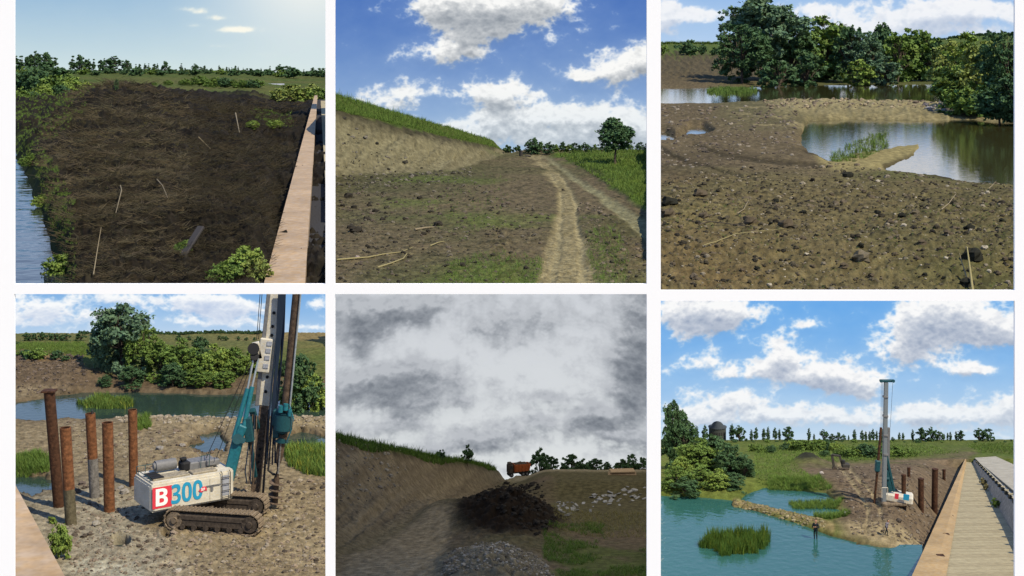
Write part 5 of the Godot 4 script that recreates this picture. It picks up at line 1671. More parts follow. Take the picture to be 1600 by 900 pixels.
# ------------------------------------------------------------ bottom middle
func content_5() -> void:
	var L := [[843, 0, 699, 128, 0.85], [862, 0, 708, 129, 0.8], [892, 0, 709, 128, 1.1], [910, 0, 716, 129, 1.0], [930, 0, 712, 128, 1.1], [950, 0, 722, 130, 1.2], [986, 0, 706, 127, 0.9], [1004, 0, 714, 127, 1.0], [972, 0, 716, 129, 1.0]]
	row_of("p5", "dark_tree", "full", 1, [M.leaf_dark, M.leaf_dark], L, 1.0, "dark tree under the grey sky", "bottom middle view", "tree", "dark trees under the grey sky")
	plant_px("p5", "slope_bush", "bush", 1, 1, M.leaf_dark, 688, 0, 699, 0.8, "dark round bush on the brow of the cut slope, bottom middle view", "bush", "", 112.0)
	plant_px("p5", "slope_shrub", "broad", 1, 1, M.leaf_dark, 731, 0, 694, 0.8, "small flat-topped shrub alone on the brow of the cut slope", "shrub", "", 119.0)
	var g := RandomNumberGenerator.new()
	g.seed = 101
	var gr := []
	for i in 4200:
		var u := g.randf_range(512, 800)
		var toe := pw(u, [[480, 74], [560, 79], [620, 85], [680, 93], [730, 103], [770, 114], [810, 126]])
		var d := toe + 16.4 + pow(g.randf(), 1.5) * 6.0
		if d > 132.0: continue
		var k := g.randf_range(0.6, 1.2)
		gr.append([ground_at("p5", u, d), (g.randf_range(6, 13) + (8.0 if g.randf() < 0.04 else 0.0)) * d / F * (0.55 + 0.45 * (800.0 - u) / 280.0), Color(k * 0.9, k, k * 0.8)])
	scatter("grass", "tall dark grass along the brow of the cut slope, bottom middle view", tuft_mesh(8, 0.3, 0.25, 0.03, 41), M.grass, gr)
	var gg := spots_in("p5", poly([850, 838, 930, 822, 1020, 830, 1020, 910, 880, 910, 850, 880]), 4200, 3, 9, 102)
	gg = gg.filter(func(s): return noise_a.get_noise_2d(s[0].x * 1.1, s[0].z * 1.1) > -0.05)
	for s in gg: s[2] = s[2] * 0.9
	scatter("grass", "green grass in the lower right corner of the bottom middle view", tuft_mesh(8, 0.35, 0.4, 0.035, 42), M.reed, gg)
	var dg := spots_in("p5", poly([860, 800, 1020, 800, 1020, 840, 870, 840]), 900, 3, 7, 103)
	for s in dg: s[2] = s[2] * 0.8
	scatter("weeds", "dull weeds right of the dark heap", tuft_mesh(7, 0.4, 0.5, 0.035, 43), M.grass_dry, dg)
	loose_stones("p5", poly([690, 900, 705, 872, 745, 858, 800, 862, 850, 885, 870, 910, 690, 910]), 2200, 1.2, 4.2, 104, [Color(0.32, 0.29, 0.23), Color(0.25, 0.215, 0.165), Color(0.42, 0.385, 0.32), Color(0.17, 0.145, 0.11)], "grey gravel of the near heap, bottom middle view")
	loose_stones("p5", poly([715, 800, 745, 765, 800, 755, 850, 770, 870, 830, 840, 850, 760, 830]), 1300, 2, 7, 105, [Color(0.026, 0.022, 0.018), Color(0.036, 0.031, 0.025)], "dark clods of the black earth heap", "clods")
	loose_stones("p5", poly([525, 770, 560, 765, 640, 790, 610, 810, 540, 830, 525, 830]), 500, 1.5, 4.5, 106, [Color(0.32, 0.28, 0.21), Color(0.2, 0.17, 0.13)], "stones at the foot of the cut slope, bottom middle view")
	# broken concrete: pale pieces in a band right of the dark heap
	var n := 0
	var gq := RandomNumberGenerator.new()
	gq.seed = 107
	for i in 70:
		var u := gq.randf_range(868, 1008)
		var mid := 793.0 - (u - 870.0) * 0.16
		var r := mid + gq.randfn() * 6.0
		var w := gq.randf_range(4, 9.5)
		var k := gq.randf_range(0.5, 1.3)
		var p := hit("p5", u, r)
		var s := w * -p.z / F
		var b := MB.new()
		b.box(Vector3.ZERO, Vector3(s, s * gq.randf_range(0.12, 0.3), s * gq.randf_range(0.4, 0.9)), Basis.from_euler(Vector3(gq.randfn() * 0.35, gq.randf() * TAU, gq.randfn() * 0.35)), s * 0.06, Color(k, k, k))
		solid("rubble_piece", b.mesh(), M.rubble, "pale piece of broken concrete in the band right of the dark heap", "rubble", "broken concrete of the bottom middle view", Transform3D(Basis.IDENTITY, p + Vector3(0, s * 0.12, 0)))
	make_truck()
	# pale planks on the right
	var p0 := hit("p5", 972, 742)
	var t := thing("plank_stack", "low stack of pale orange planks below the dark trees at the right", "plank stack", p0)
	var s0 := -p0.z / F
	for k in 4:
		var b := MB.new()
		b.box(Vector3(0, s0 * (1.5 + k * 2.0), (k % 2) * 0.15), Vector3(s0 * (44.0 - k * 2.0), s0 * 1.7, 0.9), Basis(Vector3.UP, 0.05 * k - 0.05), 0.01)
		part("plank", b.mesh(), M.pale_wood, t)

# ------------------------------------------------------------ bottom right
func content_6() -> void:
	var where := "on the skyline of the bottom right view"
	var pop := []
	for e in [[1073.6, 666], [1081, 667], [1088.4, 667], [1101.4, 666], [1143, 664], [1174, 673], [1181, 670], [1193, 671], [1200, 669], [1211, 670], [1218, 672], [1264, 671], [1272, 680], [1326, 682], [1335, 673], [1347, 674], [1353, 676], [1359, 676], [1364, 672], [1370, 675], [1377, 670], [1405, 678], [1411, 678], [1426, 673], [1475, 680], [1480.5, 678], [1485, 677], [1494, 676]]:
		pop.append([e[0], 0, e[1] - 3, 137.0, 1.0 if int(e[0]) % 2 else 0.85])
	row_of("p6", "poplar_tree", "poplar", 1, [M.leaf_dark, M.leaf_dark], pop, 1.15, "slender dark poplar", where, "tree", "poplars on the skyline of the bottom right view")
	var rnd := []
	for e in [[1155, 664, 1.0], [1231.6, 666, 1.1], [1287, 671, 1.2], [1300, 676, 1.0], [1310, 675, 1.0], [1318, 678, 1.0], [1441, 668, 1.2], [1455, 667, 1.2], [1468, 672, 1.0], [1501, 672, 1.0], [1530, 668, 1.1], [1543, 667, 1.1], [1561, 689, 1.2], [1166, 684, 1.4], [1395, 682, 1.2], [1580, 686, 1.3]]:
		rnd.append([e[0], 0, e[1], 136.4, e[2]])
	row_of("p6", "round_tree", "full", 1, [M.leaf_dark, M.leaf_dark], rnd, 0.95, "dark round-headed tree", where, "tree", "round trees on the skyline of the bottom right view")
	var hedge := []
	for i in 34:
		hedge.append([1070 + i * 15.6 + sin(i * 5.0) * 4.0, 0, 687 + sin(i * 2.1) * 2.0 + (3.0 if i > 24 else 0.0), 135.0 - (i % 3), 1.6])
	row_of("p6", "hedge_bush", "bush", 1, [M.leaf_dark, M.leaf_mid, M.leaf_dark], hedge, 1.0, "dull green bush", "in the hedge below the skyline, bottom right view", "bush", "hedge of the bottom right view")
	var mid := []
	for e in [[1228, 692, 120], [1240, 688, 120], [1254, 689, 119], [1266, 687, 119], [1280, 687, 119], [1294, 690, 119], [1306, 692, 118], [1322, 700, 109], [1338, 698, 108], [1352, 695, 108], [1366, 695, 108], [1380, 699, 108], [1398, 698, 109], [1412, 701, 109], [1424, 704, 109], [1206, 698, 116], [1192, 699, 116], [1290, 706, 109], [1180, 695, 118], [1310, 704, 110]]:
		mid.append([e[0], 0, e[1] - 4, float(e[2]) - 2.0, 1.35])
	row_of("p6", "meadow_bush", "bush", 2, [M.leaf_mid, M.leaf_light, M.leaf_dark, M.leaf_mid], mid, 1.0, "rounded green bush", "in the meadow behind the excavator and rig", "bush", "bushes in the meadow of the bottom right view")
	for e in [[1197, 716, 104, "leaf_dark", "small dark bush alone in the meadow, left of the earth heap"], [1216, 714, 105, "leaf_mid", "second small bush in the meadow, right of the dark one"], [1228, 743, 92, "leaf_mid", "bush at the far shore of the small pond"], [1252, 745, 91, "leaf_light", "light green bush at the right shore of the small pond"], [1270, 750, 89, "leaf_light", "low light green bush between pond and bare slope"]]:
		plant_px("p6", "pond_bush", "bush", int(e[0]) % 3, 1, M[e[3]], e[0], 0, e[1], 1.3, e[4], "bush", "", float(e[2]))
	for e in [[1054, 622, 0.30, "willow", 0, "leaf_dark", 92.0, "tall dark tree cut by the left edge, bottom right view"], [1066, 645, 0.55, "full", 1, "leaf_dark", 92.0, "round dark tree beside the tall one at the left edge"], [1090, 684, 1.0, "full", 0, "leaf_mid", 86.0, "big green tree in the middle of the river thicket"], [1112, 678, 0.8, "full", 2, "leaf_dark", 87.0, "dark tall crown in the river thicket"], [1140, 692, 0.85, "full", 1, "leaf_dark", 85.0, "dark tree at the right end of the river thicket"], [1164, 712, 0.75, "full", 0, "leaf_dark", 84.0, "low dark bush where the thicket meets the pond"], [1066, 712, 0.75, "full", 2, "leaf_light", 83.0, "light green bush at the left of the river thicket"], [1092, 728, 1.1, "full", 1, "leaf_mid", 81.5, "bright topped bush at the river's edge"], [1120, 732, 1.1, "full", 0, "leaf_light", 81.5, "yellow-green bush at the river's edge"], [1058, 728, 0.9, "full", 1, "leaf_mid", 81.5, "green bush at the left edge above the river, bottom right view"], [1146, 738, 1.1, "full", 2, "leaf_dark", 81.5, "dark bush overhanging the river at the thicket's right"], [1072, 745, 1.3, "full", 0, "leaf_dark", 80.8, "dark low bush overhanging the water in the middle of the thicket"]]:
		var p := at(e[0], 0, e[6])
		p.y = minf(-0.05, height("p6", p))
		var h: float = EYE - (e[1] - ROW) * e[6] / F - p.y
		plant("thicket_tree", e[3], e[4], 2, M[e[5]], p, h, e[2] * 1.6, e[0] * 0.21, e[7], "tree", "river thicket of the bottom right view")
	# reeds and grass
	var g := RandomNumberGenerator.new()
	g.seed = 111
	var isl := []
	for i in 2600:
		var a := g.randf() * TAU
		var q := sqrt(g.randf())
		q *= 1.0 + noise_c.get_noise_1d(a * 60.0 + 90.0) * 0.7
		var r := 851.0 + sin(a) * q * 14.0
		var u := 1152.0 + cos(a) * q * 50.0
		var d := 24.05 * F / (r - ROW)
		isl.append([Vector3((u - 800.0) * d / F, -0.1, -d), (g.randf_range(9, 24) + noise_c.get_noise_2d(u * 3.0, r * 3.0) * 14.0) * d / F, Color(1, 1, 1) * g.randf_range(0.6, 1.2) if g.randf() > 0.12 else Color(1.9, 1.25, 0.9), 0.85])
	scatter("reed_bed", "dense reed island in the blue river, bottom right view", tuft_mesh(8, 0.2, 0.16, 0.022, 51), M.reed_deep, isl)
	var md := spots_in("p6", poly([1180, 700, 1440, 700, 1500, 712, 1420, 722, 1330, 728, 1240, 730, 1280, 762, 1240, 764, 1180, 758]), 3000, 3, 7, 112)
	scatter("grass", "meadow grass of the bottom right view", tuft_mesh(7, 0.4, 0.4, 0.04, 52), M.grass, md)
	var mr := spots_in("p6", poly([1510, 700, 1600, 698, 1600, 716, 1530, 712]), 700, 3, 6, 113)
	scatter("grass", "grass right of the road's far end, bottom right view", tuft_mesh(7, 0.4, 0.4, 0.04, 53), M.grass, mr)
	var pr := spots_in("p6", poly([1230, 784, 1300, 780, 1318, 786, 1310, 794, 1240, 794]), 700, 4, 8, 114)
	pr.append_array(spots_in("p6", poly([1272, 806, 1320, 802, 1330, 812, 1300, 820, 1275, 816]), 300, 6, 12, 115))
	pr.append_array(spots_in("p6", poly([1200, 752, 1280, 752, 1300, 768, 1200, 764]), 700, 4, 9, 116))
	for s in pr: s[0].y = maxf(s[0].y, -0.06)
	scatter("weeds", "waterside weeds round the small pond, bottom right view", tuft_mesh(8, 0.35, 0.3, 0.035, 54), M.reed, pr)
	loose_stones("p6", poly([1300, 735, 1480, 726, 1450, 850, 1330, 840, 1320, 790]), 1500, 1.2, 4, 117, [Color(0.14, 0.11, 0.085), Color(0.24, 0.2, 0.15), Color(0.1, 0.08, 0.06)], "crumbs over the bare building ground, bottom right view", "clods")
	loose_stones("p6", poly([1150, 784, 1200, 795, 1290, 822, 1290, 830, 1190, 802, 1148, 790]), 500, 1.2, 4, 118, [Color(0.35, 0.3, 0.18), Color(0.25, 0.21, 0.12), Color(0.2, 0.2, 0.08)], "rubble of the low dam across the river", "clods")
	rock_px("p6", 1322, 803, 9, Color(0.5, 0.48, 0.42), "pale stone at the pond's right shore, bottom right view", "stone", "", "stone")
	rock_px("p6", 1284, 740, 7, Color(0.5, 0.45, 0.4), "small pale stone on the bare slope", "stone", "", "stone")
	rock_px("p6", 1404, 815, 10, Color(0.09, 0.075, 0.06), "dark clod right of the path behind the walking person", "clod")
	# posts in the bare ground
	for e in [[1412, 742, 1412, 793, 7, "thin brown steel post in front of the rig's white body"], [1439, 748, 1439, 797, 9, "brown steel post right of the rig"], [1461, 733, 1460, 800, 9.5, "tallest brown steel post, nearest the bridge rail"], [1475, 734, 1475, 750, 5, "short dark post far back near the rail"], [1420, 731, 1420, 746, 5, "short dark post far back behind the rig"]]:
		var foot := hit("p6", e[2], e[3])
		var d := -foot.z
		var top := at(e[0], e[1], d)
		var r: float = e[4] * 0.5 * d / F
		var t := thing("post", e[5], "post", foot, "steel posts of the bottom right view")
		var b := MB.new()
		b.path([Vector3(0, -0.3, 0), (top - foot) * 0.5, top - foot], [r, r, r], 14)
		part("pipe", b.mesh(), M.dark_rust, t)
		var q := MB.new()
		q.path([top - foot + Vector3(0, -0.06, 0), top - foot + Vector3(0, 0.02, 0)], [r * 1.08, r * 1.08], 14)
		part("rim", q.mesh(), M.dark_rust, t)
	low_shed("p6", 1457, 711, 36, 7, 116.0, "long low grey shed at the far edge of the bare ground, bottom right view")
	make_dome_building()
	make_bridge()
	make_small_rig()
	make_excavator()
	make_people()

func make_dome_building() -> void:
	var d := 138.0
	var s := d / F
	var p := at(1121, 694, d)
	var t := thing("domed_building", "dark round building with a domed roof above the trees, bottom right view", "building", p)
	var b := MB.new()
	b.path([Vector3(0, -1, 0), Vector3(0, 27 * s, 0)], [13.5 * s, 13.5 * s], 20, Color.WHITE, false)
	part("wall", b.mesh(), M.dull_brick, t)
	var r := MB.new()
	r.path([Vector3(0, 26.5 * s, 0), Vector3(0, 28 * s, 0), Vector3(0, 28.4 * s, 0), Vector3(0, 31.5 * s, 0), Vector3(0, 34 * s, 0), Vector3(0, 35.3 * s, 0), Vector3(0, 35.8 * s, 0)], [14.5 * s, 14.5 * s, 9.5 * s, 8.6 * s, 6 * s, 3 * s, 0.2 * s], 20)
	part("roof", r.mesh(), M.slate, t)
	for k in 8:
		var q := MB.new()
		var an := -0.9 + k * 0.26
		q.box(Vector3(sin(an) * 13.6 * s, 19 * s, cos(an) * 13.6 * s), Vector3(1.5 * s, 4.5 * s, 0.06), Basis(Vector3.UP, an))
		part("window", q.mesh(), M.dark_steel, t)

func make_bridge() -> void:
	var N := 62.0
	var Z := 104.0
	var ln := func(x0: float, y0: float, x1: float, y1: float) -> Array:
		# through two spots of the picture, carried on to row 935 near and row 717 far
		var k := (x1 - x0) / (y1 - y0)
		return [at(x0 + (935.0 - y0) * k, 935.0, N), at(x0 + (717.0 - y0) * k, 717.0, Z)]
	var tl: Array = ln.call(1424.7, 900, 1508.0, 717)
	var tr: Array = ln.call(1458.5, 900, 1509.3, 717)
	var br: Array = ln.call(1478.3, 900, 1510.2, 720)
	br[1] = at(1510.0, 721, Z)
	var o: Vector3 = tl[0]
	var t := thing("bridge_rail", "long tan rusty steel rail of the bridge, bottom right view", "rail", o)
	var bl := [br[0] + (tl[0] - tr[0]), br[1] + (tl[1] - tr[1])]
	beam(t, "rail_beam", M.tan_rust, tl, tr, br, bl)
	for k in 7:
		var a := 0.08 + k * 0.13
		var c: Vector3 = br[0].lerp(br[1], a).lerp(bl[0].lerp(bl[1], a), 0.5)
		var w: float = (tr[0].lerp(tr[1], a) - tl[0].lerp(tl[1], a)).length()
		var q := MB.new()
		q.box(Vector3(0, -0.3, 0), Vector3(w * 0.4, 0.7, w * 0.4))
		part("post", q.mesh(), M.dark_rust, t, Transform3D(Basis.IDENTITY, c - o))
	# walkway slabs
	var wl: Array = [br[0] + Vector3(-0.1, -0.05, 0), br[1] + Vector3(-0.02, -0.01, 0)]
	var wr: Array = ln.call(1590, 852, 1521, 724)
	wr[1] = at(1520, 722.5, Z)
	wr[0] = at(1640, 935, N)
	var deck := thing("bridge_walkway", "pale concrete walkway of the bridge between rail and kerb", "walkway", wl[0])
	var n := 70
	for k in n:
		# slabs get shorter towards the far end so that they stay about square
		var a := 1.0 - pow(1.0 - float(k) / n, 1.25)
		var z := 1.0 - pow(1.0 - (k + 0.94) / n, 1.25)
		var P := [wl[0].lerp(wl[1], a), wr[0].lerp(wr[1], a), wr[0].lerp(wr[1], z), wl[0].lerp(wl[1], z)]
		var q := MB.new()
		var dn := Vector3(0, -0.25, 0)
		var up := Vector3(0, 0.012 * sin(k * 12.9), 0)
		var oo: Vector3 = wl[0]
		for i in 4: P[i] = P[i] - oo + up
		q.quad(P[0], P[1], P[2], P[3], Vector3.UP)
		for i in 4:
			var j := (i + 1) % 4
			q.quad(P[i], P[j], P[j] + dn, P[i] + dn, ((P[i] + P[j]) * 0.5 - (P[0] + P[2]) * 0.5))
		part("slab", q.mesh(), M.concrete if k % 3 else M.concrete_b, deck)
	# kerb
	var kt: Array = [at(1668, 880, N), at(1521, 718.6, Z)]
	var kb := thing("kerb", "pale concrete kerb wall carrying the guard rail of the bridge", "kerb", wr[0])
	var ex := Vector3(0.5, 0, 0)
	beam(kb, "kerb_wall", M.kerb_white, kt, [kt[0] + ex, kt[1] + ex * 0.3], [wr[0] + ex + Vector3(0, -0.1, 0), wr[1] + ex * 0.3], [wr[0] + Vector3(0, -0.1, 0), wr[1]])
	# guard rail: posts and a bar
	var gt := thing("guard_rail", "row of dark guard rail posts with a bar along the bridge road", "guard rail", kt[0])
	var go: Vector3 = kt[0]
	for k in 22:
		var a := 0.16 + 0.80 * (1.0 - pow(1.0 - k / 21.0, 1.35))
		var c: Vector3 = kt[0].lerp(kt[1], a)
		var d := -c.z
		var s := lerpf(0.46, 0.07, a)
		var q := MB.new()
		q.box(Vector3(0, s * 0.48, 0), Vector3(s * 0.95, s, s * 0.8), Basis.IDENTITY, s * 0.05)
		var po := part("post", q.mesh(), M.post_dark, gt, Transform3D(Basis.IDENTITY, c - go + Vector3(s * 0.4, 0, 0)))
		var cap := MB.new()
		cap.box(Vector3(0, s * 1.01, 0), Vector3(s * 1.0, s * 0.09, s * 0.85), Basis.IDENTITY, s * 0.02)
		part("cap", cap.mesh(), M.concrete, po)
	var u := Vector3(0, 0.30, 0)
	beam(gt, "bar", M.post_dark, [kt[0] + Vector3(0.5, 0.62, 0), kt[1] + Vector3(0.08, 0.10, 0)], [kt[0] + Vector3(0.62, 0.62, 0), kt[1] + Vector3(0.1, 0.10, 0)], [kt[0] + Vector3(0.62, 0.40, 0), kt[1] + Vector3(0.1, 0.07, 0)], [kt[0] + Vector3(0.5, 0.40, 0), kt[1] + Vector3(0.08, 0.07, 0)])
	# carriageway
	var rm := MB.new()
	var ra := [at(1672, 868, N), at(1523, 715.2, Z)]
	var rb := [at(1900, 868, N), at(1556, 713.0, Z)]
	for k in 12:
		var a := k / 12.0
		var z := (k + 1) / 12.0
		rm.quad(ra[0].lerp(ra[1], a), rb[0].lerp(rb[1], a), rb[0].lerp(rb[1], z), ra[0].lerp(ra[1], z), Vector3.UP)
	setting("road", rm.mesh(), M.pale_road, "pale road surface of the bridge, bottom right view")
	# weeds along the kerb
	for e in [[1567, 800, 782, "leafy weed growing at the foot of the kerb nearest the camera"], [1550, 772, 760, "small dry weed at the foot of the kerb"], [1540, 758, 744, "farther dry weed at the foot of the kerb"]]:
		var a := 0.5
		for i in 20:
			a = i / 20.0
			var q: Vector3 = wr[0].lerp(wr[1], a)
			if ROW + (EYE - q.y) * F / -q.z < e[1]: break
		var p: Vector3 = wr[0].lerp(wr[1], a) - Vector3(0.15, 0, 0)
		var h: float = (e[1] - e[2]) * -p.z / F
		plant("kerb_weed", "bush", int(e[0]) % 3, 1, M.leaf_mid if e[0] > 1560 else M.grass_dry, p, h, 0.7, 0.5, e[3], "weed", "weeds along the kerb")

# ---------------------------------------------------------------- machines
func bar(b: MB, p0: Vector3, p1: Vector3, w: float, dp: float, bevel := 0.02, col := Color.WHITE) -> void:
	# a rectangular bar between two points
	var y := (p1 - p0).normalized()
	var x := y.cross(Vector3.BACK).normalized()
	if x.length() < 0.5: x = Vector3.RIGHT
	var z := x.cross(y).normalized()
	b.box((p0 + p1) * 0.5, Vector3(w, (p1 - p0).length(), dp), Basis(x, y, z), bevel, col)

func machine_materials() -> void:
	textured(mat("rig_white", Color(0.62, 0.61, 0.56), 0.6, 0.4), T.grime, 0.35)
	textured(mat("rig_cream", Color(0.50, 0.44, 0.32), 0.7, 0.35), T.soil, 0.8)
	textured(mat("rig_teal", Color(0.018, 0.175, 0.215), 0.5, 0.4), T.fine, 0.6)
	textured(mat("rig_teal_dark", Color(0.010, 0.075, 0.090), 0.55, 0.4), T.fine, 0.9)
	textured(mat("rig_grey", Color(0.20, 0.20, 0.20), 0.6, 0.4), T.fine, 0.6)
	textured(mat("rod_steel", Color(0.42, 0.47, 0.48), 0.35, 0.5, 0.4), T.fine, 0.6)
	textured(mat("mud_brown", Color(0.23, 0.17, 0.125), 0.9, 0.2), T.soil, 0.6, T.fine_n, 0.5)
	textured(mat("track_mud", Color(0.36, 0.285, 0.20), 0.95, 0.15), T.soil, 0.9, T.fine_n, 0.6)
	textured(mat("track_dark", Color(0.13, 0.105, 0.082), 0.9, 0.2), T.soil, 0.8)
	textured(mat("kelly_brown", Color(0.145, 0.115, 0.09), 0.7, 0.3), T.rust, 0.35, T.fine_n, 0.3)
	mat("hose_blue", Color(0.012, 0.022, 0.040), 0.5, 0.4)
	mat("black_rubber", Color(0.014, 0.014, 0.015), 0.7, 0.3)
	mat("sign_red", Color(0.55, 0.035, 0.055), 0.55, 0.4)
	mat("sign_blue", Color(0.015, 0.24, 0.40), 0.55, 0.4)
	mat("sign_white", Color(0.80, 0.78, 0.74), 0.6, 0.4)
	textured(mat("truck_orange", Color(0.42, 0.11, 0.03), 0.65, 0.35), T.fine, 0.6)
	mat("glass_dark", Color(0.02, 0.025, 0.03), 0.08, 0.5)
	textured(mat("excavator_dark", Color(0.07, 0.065, 0.055), 0.7, 0.3), T.fine, 0.9)

func word(text: String, cap: float, wide: float, m: Material, parent: Node3D, x: Transform3D, called: String, label := "") -> void:
	var t := TextMesh.new()
	var f := SystemFont.new()
	f.font_names = PackedStringArray(["Droid Sans"])
	f.font_weight = 700
	t.font = f
	t.text = text
	t.font_size = 64
	t.pixel_size = cap / (64.0 * 0.714)
	t.depth = 0.02
	t.horizontal_alignment = HORIZONTAL_ALIGNMENT_CENTER
	t.vertical_alignment = VERTICAL_ALIGNMENT_CENTER
	var o := part(called, t, m, parent, Transform3D(x.basis * Basis.from_scale(Vector3(wide, 1, 1)), x.origin))
	if label: o.set_meta("label", label)

func crawler(parent: Node3D, x: Transform3D, L: float, H: float, W: float) -> void:
	var r := H * 0.5
	var st := (L - H) * 0.5
	var root := part("track", track_frame(L, H, W), M.track_dark, parent, x)
	var per := 4.0 * st + TAU * r
	var n := int(per / 0.21)
	var shoe := MB.new()
	shoe.box(Vector3.ZERO, Vector3(0.185, 0.055, W), Basis.IDENTITY, 0.012)
	shoe.box(Vector3(0.03, 0.045, 0), Vector3(0.04, 0.05, W * 0.98))
	var sm := shoe.mesh()
	for i in n:
		var s := per * i / n
		var p := Vector3.ZERO
		var an := 0.0
		if s < 2.0 * st:
			p = Vector3(-st + s, r, 0)
		elif s < 2.0 * st + PI * r:
			an = -(s - 2.0 * st) / r
			p = Vector3(st + sin(-an) * r, cos(an) * r, 0)
		elif s < 4.0 * st + PI * r:
			p = Vector3(st - (s - 2.0 * st - PI * r), -r, 0)
			an = PI
		else:
			an = PI - (s - 4.0 * st - PI * r) / r
			p = Vector3(-st - sin(an) * r, cos(an) * r, 0)
		part("shoe", sm, M.track_mud, root, Transform3D(Basis(Vector3.BACK, an), p))
	for e in [[-st, r * 0.80, "sprocket"], [st, r * 0.78, "idler_wheel"]]:
		var b := MB.new()
		b.path([Vector3(e[0], 0, -W * 0.42), Vector3(e[0], 0, W * 0.46)], [e[1], e[1]], 18)
		b.path([Vector3(e[0], 0, W * 0.46), Vector3(e[0], 0, W * 0.56)], [e[1] * 0.45, e[1] * 0.38], 14)
		part(e[2], b.mesh(), M.track_mud if e[0] < 0 else M.track_dark, root)
	for k in 6:
		var b := MB.new()
		var cx := lerpf(-st * 0.78, st * 0.78, k / 5.0)
		b.path([Vector3(cx, -r * 0.62, -W * 0.3), Vector3(cx, -r * 0.62, W * 0.47)], [r * 0.27, r * 0.27], 12)
		part("roller", b.mesh(), M.track_dark, root)

func track_frame(L: float, H: float, W: float) -> ArrayMesh:
	var b := MB.new()
	b.box(Vector3(0, 0.02, 0), Vector3(L - H * 0.9, H * 0.62, W * 0.82), Basis.IDENTITY, 0.05)
	b.box(Vector3(0, H * 0.16, W * 0.42), Vector3(L - H * 1.3, H * 0.22, W * 0.08), Basis.IDENTITY, 0.02)
	return b.mesh()

